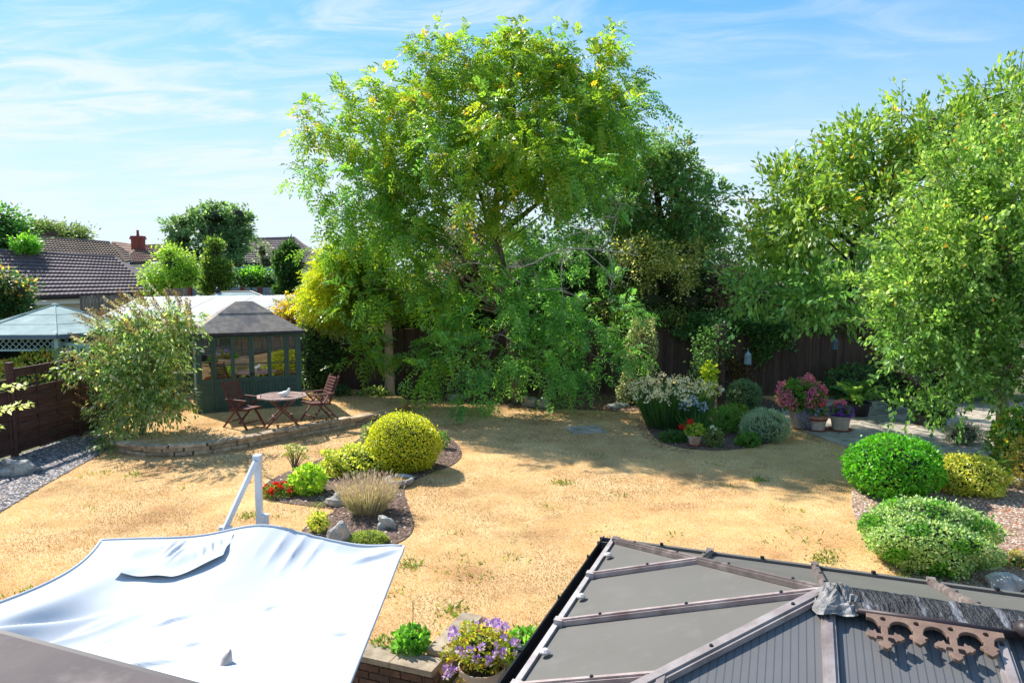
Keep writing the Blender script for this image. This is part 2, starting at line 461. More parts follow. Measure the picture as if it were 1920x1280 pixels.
def crown_leaves(g, blobs, nclump, per, spread, droop=0.3, outward=0.8, shell=0.5, pal=None, zmin=0.05, up=0.8, cvar=0.25, vspread=0.8, gap=-0.35, lumpsize=1.3, sub=0, subr=(0.34, 0.58), flat=0.7, spray=0.0, rise=0.25):
    P, D, Nn, T, C = [], [], [], [], []
    if sub:      # every lump of the crown is itself a bunch of leafy boughs
        nb = []
        for b in blobs:
            for _ in range(max(3, int(sub * b[2] ** 0.5))):
                d_ = g.normal(size=3); d_ /= np.linalg.norm(d_)
                k_ = g.uniform(*subr); q_ = np.array(b[0]) + d_ * np.array(b[1]) * g.uniform(0.35, 1.0)
                nb.append((q_, (b[1][0] * k_, b[1][1] * k_, b[1][2] * k_ * flat), b[2], b[3]))
        blobs = nb
    vol = np.array([b[1][0] * b[1][1] * b[1][2] * b[2] for b in blobs]) ** 0.75
    share = vol / vol.sum()
    kv = unit(g.normal(size=(6, 3))) * (2 * math.pi / lumpsize) * g.uniform(0.6, 1.5, (6, 1)); kp = g.uniform(0, 6.28, 6)
    for b, sh in zip(blobs, share):
        m = max(3, int(nclump * sh))
        d = unit(g.normal(size=(m, 3)))
        r = np.where(g.random(m) < shell, g.uniform(0.72, 1.06, m), g.random(m) ** (1 / 3) * 0.9)
        r = np.where(g.random(m) < 0.10, g.uniform(1.05, 1.32, m), r)
        c = np.array(b[0]) + d * np.array(b[1]) * r[:, None]
        nz_ = np.sin(c @ kv.T + kp).sum(1) / 2.2
        c += d * np.array(b[1]) * (0.13 * nz_)[:, None]
        ok = nz_ > gap
        c, d, r = c[ok], d[ok], r[ok]; m = len(c)
        if m == 0: continue
        out = unit(d / np.array(b[1]))
        cb = np.repeat(c, per, 0); ob = np.repeat(out, per, 0)
        n = len(cb)
        off = g.normal(size=(n, 3)) * spread * np.array([1, 1, vspread])
        if spray:    # leaves set along a twig instead of round a point
            tw = unit(out * 0.9 + np.array([0, 0, rise]) + g.normal(0, 0.45, (m, 3)))
            tt = np.tile(np.linspace(0, 1, per), m)[:, None]
            off = off * 0.35 + np.repeat(tw, per, 0) * tt * spray * np.repeat(g.uniform(0.6, 1.3, (m, 1)), per, 0) - np.array([0, 0, droop * 0.5]) * spray * tt ** 2
        P.append(cb + off)
        D.append(unit(ob * outward + unit(off) * 0.7 + g.normal(0, 0.45, (n, 3)) + np.array([0, 0, -droop])))
        Nn.append(unit(np.array([0, 0, up]) + ob * 0.4 + g.normal(0, 0.55, (n, 3))))
        t = tints(g, n, b[3] or pal)
        t *= np.repeat(g.uniform(1 - cvar, 1 + cvar, (m, 1)), per, 0)
        T.append(t); C.append(c)
    P, D, Nn, T = map(np.concatenate, (P, D, Nn, T))
    k = P[:, 2] > zmin
    k &= True
    return P[k], D[k], Nn[k], T[k], np.concatenate(C)
def limbs(mb, g, trunk_pts, targets, r0=0.06, r1=0.012, n=5, lo=0.3):
    tp = [Vector(p) for p in trunk_pts]
    for t in targets:
        t = Vector(t)
        # leave the trunk at a point a little below the target
        best = min(range(len(tp)), key=lambda i: abs(tp[i].z - (t.z - 0.55 * (t - tp[i]).xy.length)) + (0 if i >= len(tp) * lo else 3))
        a = tp[best]
        mid = a.lerp(t, 0.5) + Vector((g.normal(0, 0.12), g.normal(0, 0.12), 0.12 + g.normal(0, 0.1))) * (t - a).length * 0.5
        pts = [a, a.lerp(mid, 0.5) + Vector(g.normal(0, 0.04, 3)), mid, mid.lerp(t, 0.55) + Vector(g.normal(0, 0.06, 3)), t]
        mb.tube(pts, [r0, r0 * 0.75, r0 * 0.5, r0 * 0.3, r1], n, False)
def tree(name, label, cat, base, trunk_pts, trunk_r, blobs, nclump, per, spread, L, Wd, pal, seed, m=None, bark='bark', nlimb=20,
         frond=None, group=None, limb_r=0.06, zmin=0.3, dens=2.0, big=1.2, core=0.0, **kw):
    g = np.random.default_rng(seed)
    root = thing(name, label, cat, base, group)
    P, D, Nn, T, C = crown_leaves(g, blobs, int(nclump * dens), per, spread, pal=pal, zmin=zmin, **kw)
    L, Wd = L * big, Wd * big
    Ls = g.uniform(0.7, 1.2, len(P)) * L
    if frond:
        P, D, Nn, Ls, Ws, T = frondify(g, P, D, Nn, Ls, T, **frond)
    else:
        Ws = Ls * (Wd / L)
    leaf_mesh("crown", P, D, Nn, Ls, Ws, T, m or LEAF, root)
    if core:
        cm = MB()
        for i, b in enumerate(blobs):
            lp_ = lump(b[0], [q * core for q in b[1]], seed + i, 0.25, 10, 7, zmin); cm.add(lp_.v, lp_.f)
        cm.build("shade_lumps", M['core'], root, 'stuff', smooth=True)  # solid dark lumps added as inner shade and to stop see-through
    mb = MB()
    if trunk_pts:
        tr = trunk_r if hasattr(trunk_r, '__len__') else [trunk_r * (1 - 0.6 * i / (len(trunk_pts) - 1)) for i in range(len(trunk_pts))]
        mb.tube(trunk_pts, tr, 10)
        fine = []
        for a, b in zip(trunk_pts[:-1], trunk_pts[1:]):
            for t in (0, 0.33, 0.66): fine.append(Vector(a).lerp(Vector(b), t))
        fine.append(Vector(trunk_pts[-1]))
        if nlimb: limbs(mb, g, fine, C[g.choice(len(C), min(nlimb, len(C)), replace=False)], limb_r)
        mb.build("trunk", M[bark], root, smooth=True)
    return root
def lump(c, r, seed, amp=0.15, nu=16, nv=10, zmin=None, flat=None):
    """a knobbly closed body"""
    rr = random.Random(seed)
    ph = [(rr.uniform(1, 4), rr.uniform(1, 4), rr.uniform(1, 4), rr.uniform(0, 6.3)) for _ in range(6)]
    mb = MB(); vs = []
    for j in range(nv + 1):
        th = math.pi * j / nv
        for i in range(nu):
            a = 2 * math.pi * i / nu
            d = Vector((math.sin(th) * math.cos(a), math.sin(th) * math.sin(a), math.cos(th)))
            k = 1 + amp * sum(math.sin(p[0] * d.x + p[1] * d.y + p[2] * d.z + p[3]) for p in ph) / 3
            q = Vector((c[0] + d.x * r[0] * k, c[1] + d.y * r[1] * k, c[2] + d.z * r[2] * k))
            if zmin is not None: q.z = max(q.z, zmin)
            vs.append(q)
    fs = [(j * nu + i, (j + 1) * nu + i, (j + 1) * nu + (i + 1) % nu, j * nu + (i + 1) % nu) for j in range(nv) for i in range(nu)]
    return mb.add(vs, fs)
def bush(name, label, base, r, n, L, Wd, pal, seed, m=None, cz=0.9, amp=0.1, core=0.8, up=0.2, outw=0.8, cat='bush', part="foliage",
         thick=0.14, stems=True, patch=None, root=None):
    """a rounded shrub: leaves on a lumpy shell over a solid dark core standing in for inner shade"""
    g = np.random.default_rng(seed)
    base = Vector(base)
    root = root or thing(name, label, cat, base)
    ph = g.uniform(1, 5, (8, 3)); fz = g.uniform(0, 6.3, 8)
    d = unit(g.normal(size=(int(n * 1.5), 3)))
    k = 1 + amp * (np.sin(d @ ph.T * 1.6 + fz)).sum(1) / 3
    rad = k * (1 - thick * g.random(len(d)) ** 1.5)
    rad = np.where(g.random(len(d)) < 0.035, k * g.uniform(1.0, 1.13, len(d)), rad)
    c = np.array(base) + np.array([0, 0, r[2] * cz])
    P = c + d * np.array(r) * rad[:, None]
    keep = P[:, 2] > base.z + 0.02
    P, d = P[keep][:n], d[keep][:n]
    nn = unit(d / np.array(r))
    D = unit(unit(g.normal(size=P.shape)) * 0.8 + nn * outw * 0.6 + np.array([0, 0, up]))
    Nn = unit(nn + g.normal(0, 0.45, P.shape))
    T = tints(g, len(P), pal)
    if patch is not None:   # a stretch of plain green growth breaking through
        wv = np.sin(d @ np.array([3.1, 2.3, 4.0]) * 1.7 + seed) + np.sin(d @ np.array([-4.0, 3.3, 2.0]) * 1.6)
        T = np.where((wv > 0.9)[:, None], tints(g, len(P), patch), T)
    leaf_mesh(part, P, D, Nn, g.uniform(0.7, 1.25, len(P)) * L, g.uniform(0.8, 1.2, len(P)) * Wd, T, m or LEAF, root)
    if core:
        lump(c, [q * core for q in r], seed, amp * 0.6, 14, 8, base.z + 0.01).build("shade_heart", M['core'], root, smooth=True)  # dark lump added as the shade behind the leaves
    return root
def strands(g, base, n, h, spread, foot, bend=0.25):
    """points, directions and lengths of upright stems fanning out of a foot"""
    a = g.uniform(0, 2 * math.pi, n); rr = np.sqrt(g.random(n))
    P = np.stack([np.cos(a) * rr * foot, np.sin(a) * rr * foot, np.zeros(n)], 1) + np.array(base)
    D = unit(np.stack([np.cos(a) * rr * spread, np.sin(a) * rr * spread, np.ones(n)], 1) + g.normal(0, bend * 0.3, (n, 3)))
    return P, D, h * g.uniform(0.6, 1.05, n)
def inpoly(pts, poly):
    x, y = pts[:, 0], pts[:, 1]; r_ = np.zeros(len(pts), bool); n = len(poly)
    for i in range(n):
        x0, y0 = poly[i][0], poly[i][1]; x1, y1 = poly[(i + 1) % n][0], poly[(i + 1) % n][1]
        c = ((y0 > y) != (y1 > y))
        with np.errstate(divide='ignore', invalid='ignore'):
            r_ ^= c & (x < (x1 - x0) * (y - y0) / (y1 - y0 + 1e-12) + x0)
    return r_
def vnoise(pts, scale, seed):
    g = np.random.default_rng(seed); G = g.random((64, 64))
    q = pts[:, :2] * scale + 1000.0
    i = np.floor(q).astype(int); f = q - i; f = f * f * (3 - 2 * f)
    a = G[i[:, 0] % 64, i[:, 1] % 64]; b = G[(i[:, 0] + 1) % 64, i[:, 1] % 64]
    c = G[i[:, 0] % 64, (i[:, 1] + 1) % 64]; d = G[(i[:, 0] + 1) % 64, (i[:, 1] + 1) % 64]
    return (a * (1 - f[:, 0]) + b * f[:, 0]) * (1 - f[:, 1]) + (c * (1 - f[:, 0]) + d * f[:, 0]) * f[:, 1]
def smooth_poly(pts, it=2):
    pts = [Vector(p) for p in pts]
    for _ in range(it):
        o = []
        for i in range(len(pts)):
            a, b = pts[i], pts[(i + 1) % len(pts)]
            o += [a.lerp(b, 0.25), a.lerp(b, 0.75)]
        pts = o
    return pts
def sheet(name, poly, z, m, kind='structure'):
    mb = MB(); mb.prism(poly, z - 0.05, z)
    return mb.build(name, m, None, kind)

# ================================================================== THE GROUND
G = lambda pts, z=0.0: [W(x, y, z) for x, y in pts]
ax_a = Vector((0.933, -0.36, 0)).normalized()       # along the house
ax_o = Vector((0.36, 0.933, 0)).normalized()        # away from the house, down the garden
WALL_C = W(813, 1257, 0.05); WALL_C.z = 0           # corner of the low wall by the steps
PATIO_Z = -0.62

mb = MB(); mb.prism([(-900, -300), (900, -300), (900, 1600), (-900, 1600)], PATIO_Z - 0.3, PATIO_Z - 0.1)
mb.build("ground", M['earth'], None, 'structure')
WALL_B = WALL_C - ax_a * 1.35                       # the wall bends here, under the parasol
wl_d = Vector((0.995, 0.10, 0)).normalized()
bank_front = [WALL_B - wl_d * 22 + ax_o * 0.12, WALL_B + ax_o * 0.12, WALL_C + ax_a * 0.02 + ax_o * 0.12, WALL_C + ax_a * 0.02 + ax_o * 0.95, WALL_C + ax_a * 0.95 + ax_o * 0.95,
              WALL_C + ax_a * 0.95 + ax_o * 0.12, WALL_C + ax_a * 22 + ax_o * 0.12]
bank = bank_front + [WALL_C + ax_a * 60 + ax_o * 90, WALL_C - ax_a * 80 + ax_o * 90]
mb = MB(); mb.prism([(p.x, p.y) for p in bank], PATIO_Z - 0.05, -0.06); mb.build("terrain", M['earth'], None, 'structure')
pat = [WALL_B - wl_d * 22 + ax_o * 0.2, WALL_B + ax_o * 0.2, WALL_C + ax_a * 22 + ax_o * 0.2, WALL_C + ax_a * 22 - ax_o * 8, WALL_C - ax_a * 22 - ax_o * 8]
sheet("patio", pat, PATIO_Z, M['patio'])

gravel_px = [(-330, 985), (0, 866), (160, 812), (196, 832), (200, 846), (150, 872), (62, 922), (0, 962), (-330, 1160)]
bedc_px = [(498, 905), (540, 884), (600, 862), (650, 838), (700, 806), (770, 800), (830, 812), (868, 840), (862, 868), (800, 890), (752, 912),
           (768, 955), (780, 995), (742, 1024), (650, 1040), (585, 1025), (556, 1000), (598, 972), (640, 955), (570, 948), (510, 940), (492, 924)]
bedr_px = [(1222, 742), (1205, 775), (1215, 812), (1250, 836), (1320, 846), (1400, 842), (1460, 826), (1484, 800), (1470, 770), (1440, 742)]
path_px = [(1462, 765), (1484, 798), (1560, 826), (1640, 852), (1720, 872), (1830, 884), (1905, 905), (2150, 930), (2150, 760), (1900, 752), (1640, 742), (1470, 744)]
bedright_px = [(1640, 870), (1600, 905), (1596, 955), (1618, 1000), (1660, 1045), (1712, 1078), (1700, 1110), (2300, 1260), (2300, 930), (1905, 900), (1800, 880)]
strip_px = [(640, 733), (740, 748), (810, 750), (880, 756), (975, 766), (1080, 768), (1170, 772), (1222, 768), (1222, 742), (640, 722)]
terr_px = [(186, 812), (210, 824), (252, 832), (300, 836), (360, 834), (430, 825), (500, 812), (570, 799), (640, 786), (700, 774), (750, 765), (770, 752),
           (740, 738), (640, 726), (560, 726), (470, 742), (330, 752), (190, 778)]
TZ = 0.2
polyG = {k: smooth_poly(G(v), 2) for k, v in dict(gravel=gravel_px, bedc=bedc_px, bedr=bedr_px, bedright=bedright_px, strip=strip_px).items()}
path_poly = smooth_poly(G(path_px, 0.04), 1)
terr_poly = smooth_poly(G(terr_px, TZ), 2)
lawn_poly = [WALL_B - wl_d * 8.6 + ax_o * 0.12] + [p.copy() for p in bank_front[1:-1]] + [WALL_C + ax_a * 12 + ax_o * 0.12] + [Vector((13, 21.6, 0)), Vector((-10.2, 21.6, 0)), Vector((-9.55, 16.6, 0)), Vector((-10.5, 9, 0))]
sheet("lawn", lawn_poly, 0.0, M['lawn'])
sheet("gravel_strip", polyG['gravel'], 0.012, M['gravel'])
sheet("flower_bed", polyG['bedc'], 0.014, M['mulch'])
sheet("flower_bed", polyG['bedr'], 0.014, M['mulch'])
sheet("shrub_bed", polyG['bedright'], 0.014, M['mulch_pale'])
sheet("fence_border", polyG['strip'], 0.010, M['mulch'])
mb = MB(); mb.prism(path_poly, -0.05, 0.04); mb.build("path", M['concrete'], None, 'structure')
mb = MB(); mb.prism(terr_poly, -0.05, TZ); mb.build("terrace", M['lawn'], None, 'structure')

# dry blades of grass
g = np.random.default_rng(11)
def scatter(n, x0, x1, y0, y1, power=2.0):
    """more of them close to the house, where single blades can be seen"""
    u = g.random(n)
    if power == 2.0: y = 1 / (1 / y0 - u * (1 / y0 - 1 / y1))
    else: y = y0 + u * (y1 - y0)
    return np.stack([g.uniform(x0, x1, n), y], 1)
def arr(poly): return [(p[0], p[1]) for p in poly]
q = scatter(760000, -11, 12, 6.3, 20.6)
inside = inpoly(q, arr(lawn_poly))
for k in ('gravel', 'bedc', 'bedr', 'bedright', 'strip'): inside &= ~inpoly(q, arr(polyG[k]))
inside &= ~inpoly(q, arr(path_poly))
q = q[inside]
# beds keep a ragged edge of turf
onterr = inpoly(q, arr(terr_poly))
P = np.concatenate([q, np.where(onterr, TZ - 0.005, -0.005)[:, None]], 1)
n = len(P)
D = unit(np.stack([g.normal(0, 0.8, n), g.normal(0, 0.8, n), np.full(n, 0.75)], 1))
nv = vnoise(q, 0.9, 3) * 0.55 + vnoise(q, 3.1, 4) * 0.45
nv2 = vnoise(q, 0.5, 8) * 0.6 + vnoise(q, 2.2, 9) * 0.4
straw, tan, brown, olive = np.array(s(236, 210, 164)), np.array(s(216, 180, 130)), np.array(s(160, 120, 80)), np.array(s(126, 126, 66))
t = np.clip((nv - 0.3) / 0.4, 0, 1)[:, None]
T = straw * t + tan * (1 - t)
br = np.clip((nv2 - 0.46) / 0.2, 0, 1)[:, None] * (g.random((n, 1)) < 0.6)
T = T * (1 - br) + brown * br
gr = (vnoise(q, 1.7, 21) > 0.72) & (vnoise(q, 5.0, 23) > 0.5) & (g.random(n) < 0.30)
T[gr] = olive
T *= (0.80 + 0.34 * np.clip((vnoise(q, 0.33, 31) * .6 + vnoise(q, 1.1, 33) * .4 - .25) / .5, 0, 1))[:, None]     # thin and worn places
T *= g.uniform(0.8, 1.2, (n, 1))
size = 0.42 + 0.036 * q[:, 1]
leaf_mesh("grass", P, D, g.normal(0, 1, (n, 3)), g.uniform(0.025, 0.055, n) * size, 0.0075 * size, T, DRY, None, 0.0)
# green weeds that kept growing in the parched turf: one object, a mass nobody would count
wx = [(195, 886), (468, 968), (60, 1110), (600, 945), (1055, 905), (1245, 1120), (1545, 1050), (1720, 1075), (880, 1170), (850, 1145), (985, 1190), (250, 890), (770, 1060), (1420, 900), (1700, 1088)]
Pw = []
gwx = np.random.default_rng(4)
wx += [(gwx.uniform(60, 1650), gwx.uniform(800, 1200)) for _ in range(60)]
for k_, (px, py) in enumerate(wx):
    c = np.array(W(px, py)); m = int(g.integers(40, 110) if k_ < 15 else g.integers(6, 26))
    if k_ >= 15 and (any(inpoly(c[None, :2], arr(polyG[k]))[0] for k in polyG) or inpoly(c[None, :2], arr(terr_poly))[0] or not inpoly(c[None, :2], arr(lawn_poly))[0]): continue
    Pw.append(c + np.stack([g.normal(0, 0.10, m), g.normal(0, 0.10, m), np.zeros(m)], 1))
Pw = np.concatenate(Pw); m = len(Pw)
leaf_mesh("weeds", Pw, unit(np.stack([g.normal(0, 0.7, m), g.normal(0, 0.7, m), np.full(m, 0.6)], 1)), g.normal(0, 1, (m, 3)), g.uniform(0.03, 0.08, m), 0.02,
          tints(g, m, [(2, s(96, 120, 48)), (1, s(130, 140, 70))]), LEAF, None)
# loose stones and bark chips
def chips(name, poly, n, size, pal, z, seed, flat=0.45, inside_of=None):
    gg = np.random.default_rng(seed)
    xs = [p[0] for p in poly]; ys = [p[1] for p in poly]
    x0, x1, y0, y1 = max(min(xs), -12), min(max(xs), 12), min(ys), max(ys)
    pts = np.stack([gg.uniform(x0, x1, n * 3), gg.uniform(y0, y1, n * 3)], 1)
    pts = pts[inpoly(pts, arr(poly))][:n]
    m = len(pts)
    ang = gg.uniform(0, 6.28, m); sz = size * gg.uniform(0.5, 1.4, m); asp = gg.uniform(0.5, 1.0, m)
    base = np.array([(1, 0, 0), (0, 1, 0), (-1, 0, 0), (0, -1, 0), (0, 0, 1)], float)
    ca, sa = np.cos(ang), np.sin(ang)
    v = np.empty((m, 5, 3), np.float32)
    tilt = gg.normal(0, 0.25, (m, 2))
    for i, b in enumerate(base):
        bx, by, bz = b[0] * sz, b[1] * sz * asp, b[2] * sz * flat
        v[:, i, 0] = pts[:, 0] + bx * ca - by * sa; v[:, i, 1] = pts[:, 1] + bx * sa + by * ca
        v[:, i, 2] = z + bz + sz * 0.12 + (bx * tilt[:, 0] + by * tilt[:, 1]) * 0.5
    f = np.array([(0, 1, 4), (1, 2, 4), (2, 3, 4), (3, 0, 4)])
    F = (np.arange(m)[:, None, None] * 5 + f[None]).reshape(-1)
    me = bpy.data.meshes.new(name)
    me.vertices.add(m * 5); me.vertices.foreach_set("co", v.reshape(-1))
    me.loops.add(len(F)); me.loops.foreach_set("vertex_index", F.astype(np.int32))
    me.polygons.add(m * 4); me.polygons.foreach_set("loop_start", np.arange(0, m * 12, 3, dtype=np.int32)); me.polygons.foreach_set("loop_total", np.full(m * 4, 3, np.int32))
    me.update(calc_edges=True)
    at = me.attributes.new("tint", 'FLOAT_COLOR', 'FACE')
    c = np.ones((m, 4, 4), np.float32); c[:, :, :3] = tints(gg, m, pal, 0.2)[:, None]
    at.data.foreach_set("color", c.reshape(-1)); me.materials.append(STONE_T)
    return link(name, me, None, 'stuff')
chips("gravel", polyG['gravel'], 16000, 0.028, [(3, s(128, 124, 126)), (1.2, s(180, 172, 166)), (3, s(86, 84, 90)), (0.7, s(190, 166, 146))], 0.012, 1)
chips("bark_mulch", polyG['bedc'], 6000, 0.024, [(3, s(104, 80, 68)), (2, s(140, 112, 98)), (1, s(72, 56, 48)), (0.5, s(196, 176, 158))], 0.014, 2)
chips("bark_mulch", polyG['bedr'], 5000, 0.026, [(3, s(104, 80, 68)), (2, s(132, 108, 94)), (1, s(72, 56, 48)), (0.4, s(190, 150, 120))], 0.014, 3)
chips("gravel_mulch", polyG['bedright'], 22000, 0.020, [(3, s(186, 158, 138)), (2, s(150, 116, 98)), (2, s(208, 192, 176)), (1, s(120, 84, 66)), (0.5, s(190, 110, 70))], 0.014, 4)
chips("leaf_litter", polyG['strip'], 5000, 0.03, [(3, s(140, 104, 80)), (2, s(104, 78, 62)), (1, s(190, 160, 124))], 0.010, 5)
chips("leaf_litter", [p + Vector((0, 0, 0)) for p in G([(1222, 742), (1205, 775), (1215, 812), (1250, 836), (1300, 846), (1300, 852), (1240, 842), (1200, 815), (1190, 770)])], 500, 0.03,
      [(3, s(150, 110, 84)), (1, s(196, 150, 110))], 0.002, 6)
chips("fallen_leaves", [p for p in path_poly], 260, 0.035, [(3, s(150, 96, 60)), (2, s(180, 130, 80)), (1, s(110, 120, 60))], 0.041, 7, 0.2)

# ------------------------------------------------------------------ stone edging of the terrace
ew = thing("terrace_wall", "low curved dry stone wall holding up the summerhouse terrace", "wall", W(300, 848))
edge = [Vector((p.x, p.y, 0)) for p in smooth_poly(G(terr_px[:11], TZ), 2)]
edge = [p for p in edge]
# open chain: keep the front run only
chain = []
dense = []
pts = [W(x, y, TZ) for x, y in terr_px[:11]]
def chaikin(pts, it=2):
    pts = [Vector(p) for p in pts]
    for _ in range(it):
        o = [pts[0]]
        for a, b in zip(pts[:-1], pts[1:]): o += [a.lerp(b, 0.25), a.lerp(b, 0.75)]
        o.append(pts[-1]); pts = o
    return pts
pts = chaikin(pts, 3)
def along(pts, d):
    for a, b in zip(pts[:-1], pts[1:]):
        l = (b - a).length
        if d <= l: return a.lerp(b, d / l)
        d -= l
    return pts[-1].copy()
total = sum((b - a).length for a, b in zip(pts[:-1], pts[1:]))
rr = random.Random(5)
for lev in range(3):
    d = rr.uniform(0, 0.2)
    while d < total - 0.1:
        ln = rr.uniform(0.25, 0.6) if lev < 2 else rr.uniform(0.4, 0.75)
        p, q_ = along(pts, d), along(pts, min(d + ln - 0.012, total))
        drop = max(0.0, (d / total - 0.78)) * 0.5
        h = 0.085 if lev < 2 else 0.06
        z = (0.045, 0.13, 0.205)[lev] - drop
        o_ = Vector((0.0, -0.02 - rr.uniform(0, 0.03) - (0.03 if lev == 2 else 0), z + rr.uniform(-0.006, 0.006)))
        p, q_ = Vector((p.x, p.y, 0)) + o_, Vector((q_.x, q_.y, rr.uniform(-0.012, 0.012))) + o_
        piece("stone", M['stone'], ew, p, q_, rr.uniform(0.14, 0.18) if lev < 2 else rr.uniform(0.2, 0.26), h - 0.008)
        d += ln

# ------------------------------------------------------------------ low brick wall, coping and steps at the patio
bw = thing("brick_wall", "low brown brick retaining wall with pale coping stones below the lawn", "wall", WALL_C)
def brick_run(root, p, d, length, z0, z1, face, rnd):
    nrm = Vector((d.y, -d.x, 0)) * face
    z = z0; k = 0
    body = MB(); c = p + d * length / 2 - nrm * 0.1; c.z = (z0 + z1) / 2
    body.box(c, (length - 0.02, 0.16, z1 - z0 - 0.02), Matrix((d, Vector((-d.y, d.x, 0)), Vector((0, 0, 1)))).transposed())
    body.build("mortar", M['mortar'], root)
    while z < z1 - 0.04:
        x = 0 if k % 2 == 0 else -0.11
        while x < length - 0.02:
            a, b = max(x, 0), min(x + 0.215, length)
            if b - a > 0.05:
                o = -nrm * (0.05 + rnd.uniform(-0.003, 0.003)); o.z = z + 0.033
                piece("brick", M['brick'], root, Vector((p.x, p.y, 0)) + d * (a + 0.005) + o, Vector((p.x, p.y, 0)) + d * (b - 0.005) + o, 0.1, 0.064)
            x += 0.225
        z += 0.075; k += 1
zt = 0.0
brick_run(bw, WALL_C - ax_a * 1.35, ax_a, 1.35, PATIO_Z, zt, 1, rr)
brick_run(bw, WALL_B - wl_d * 2.4, wl_d, 2.4, PATIO_Z, zt, 1, rr)
brick_run(bw, WALL_C + ax_o * 0.02, ax_o, 0.85, PATIO_Z, zt, 1, rr)
x = -1.32
while x < -0.05:
    ln = 0.44
    p = WALL_C + ax_a * x + ax_o * 0.09; q_ = WALL_C + ax_a * min(x + ln - 0.008, 0.03) + ax_o * 0.09
    p.z = q_.z = 0.028
    piece("coping_stone", M['coping'], bw, p, q_, 0.24, 0.055); x += ln
for k in range(6):
    p = WALL_B - wl_d * (0.02 + 0.44 * k) + ax_o * 0.09; q_ = p - wl_d * 0.432; p.z = q_.z = 0.028
    piece("coping_stone", M['coping'], bw, p, q_, 0.24, 0.055)
for k in range(2):
    p = WALL_C + ax_o * (0.24 + 0.4 * k) - ax_a * 0.08; q_ = WALL_C + ax_o * (0.24 + 0.4 * k + 0.39) - ax_a * 0.08
    p.z = q_.z = 0.075
    piece("coping_stone", M['coping'], bw, p, q_, 0.23, 0.055)
bw2 = thing("brick_wall", "short brick wall end with stepped coping stones beside the conservatory gutter", "wall", WALL_C + ax_a * 0.98)
brick_run(bw2, WALL_C + ax_a * 0.98, ax_a, 0.9, PATIO_Z, zt - 0.08, 1, rr)
for k, (o1, z) in enumerate(((0.1, -0.05), (0.36, 0.04))):
    p = WALL_C + ax_a * 0.98 + ax_o * o1; q_ = p + ax_a * 0.42; p.z = q_.z = z
    piece("coping_stone", M['coping'], bw2, p, q_, 0.24, 0.06)
    p = WALL_C + ax_a * 1.41 + ax_o * o1; q_ = p + ax_a * 0.42; p.z = q_.z = z
    piece("coping_stone", M['coping'], bw2, p, q_, 0.24, 0.06)
st = thing("garden_steps", "stone steps up to the lawn beside the petunia pot", "steps", WALL_C + ax_a * 0.48)
for k in range(3):
    c = WALL_C + ax_a * 0.485 + ax_o * (0.16 + 0.30 * k); hgt = 0.2 * (k + 1)
    c.z = PATIO_Z + hgt / 2
    MB().box(c, (0.9, 0.30, hgt), Matrix((ax_a, ax_o, Vector((0, 0, 1)))).transposed()).build("step", M['coping'], st)

# ================================================================== FENCES
def at_xy(p, z): return Vector((p[0], p[1], z))
FY = 21.3
fb = thing("back_fence", "tall dark brown close boarded fence across the end of the garden", "fence", (2, FY, 0))
x = -6.4; k = 0
while x < 12.6:
    h = 1.93 + rr.uniform(-0.012, 0.012) + (0.05 if x < -1 else 0)
    p = Vector((x, FY + (0.012 if k % 2 else 0) + rr.uniform(-0.003, 0.003), 0.06)); q_ = Vector((x + rr.uniform(-0.006, 0.006), p.y, h))
    piece("board", M['fence'], fb, p, q_, 0.125, 0.018, up=(0, 1, 0)); x += 0.115; k += 1
x = -6.4
while x < 12.6:
    MB().box((x, FY + 0.09, 0.97), (0.1, 0.1, 1.94)).build("post", M['fence'], fb); x += 2.7
MB().box((3.1, FY - 0.01, 0.03), (19, 0.03, 0.1)).build("gravel_board", M['fence'], fb)
MB().box((3.1, FY, 1.985), (19, 0.07, 0.03)).build("capping_rail", M['fence'], fb)

LA, LB = W(0, 866), W(160, 814)
ld = (LB - LA).normalized(); ln_ = Vector((ld.y, -ld.x, 0))
fl = thing("side_fence", "brown overlap panel fence with square posts beside the gravel strip", "fence", LA)
post0 = W(31, 857)
d_post = (post0 - LA).dot(ld)
for k, dd in enumerate((d_post - 3.7, d_post - 1.86, d_post, d_post + 1.86, d_post + 3.72, d_post + 5.58)):
    c = LA + ld * dd; hp = 1.86
    MB().box((c.x, c.y, hp / 2), (0.1, 0.1, hp), Matrix.Rotation(math.atan2(ld.y, ld.x), 3, 'Z')).build("post", M['fence_red'], fl)
    pc = MB().box((c.x, c.y, hp + 0.015), (0.125, 0.125, 0.03), Matrix.Rotation(math.atan2(ld.y, ld.x), 3, 'Z')); pc.build("post_cap", M['fence_red'], fl)
    if k == 5: break
    a, b = c + ld * 0.05, c + ld * 1.81
    top = 1.55 if k < 2 else 1.74
    z = 0.08; i = 0
    while z < 1.30:
        o = ln_ * (0.024 * (i % 2)); o.z = z + 0.075
        piece("slat", M['fence_red'], fl, at_xy(a, 0) + o, at_xy(b, 0) + o + Vector((0, 0, rr.uniform(-.006, .006))), 0.018, 0.160); z += 0.138; i += 1
    if k >= 2:
        o = Vector((0, 0, 1.665)); piece("slat", M['fence_red'], fl, at_xy(a, 0) + o, at_xy(b, 0) + o, 0.022, 0.16)
    o = Vector((0, 0, top)) ; piece("top_rail", M['fence_red'], fl, at_xy(a, 0) + o, at_xy(b, 0) + o, 0.045, 0.03)
    for t in (0.03, 0.35, 0.67, 0.97):
        p = a.lerp(b, t) + ln_ * 0.03
        piece("batten", M['fence_red'], fl, at_xy(p, 0.06), at_xy(p, top - 0.02), 0.04, 0.022, up=ln_)

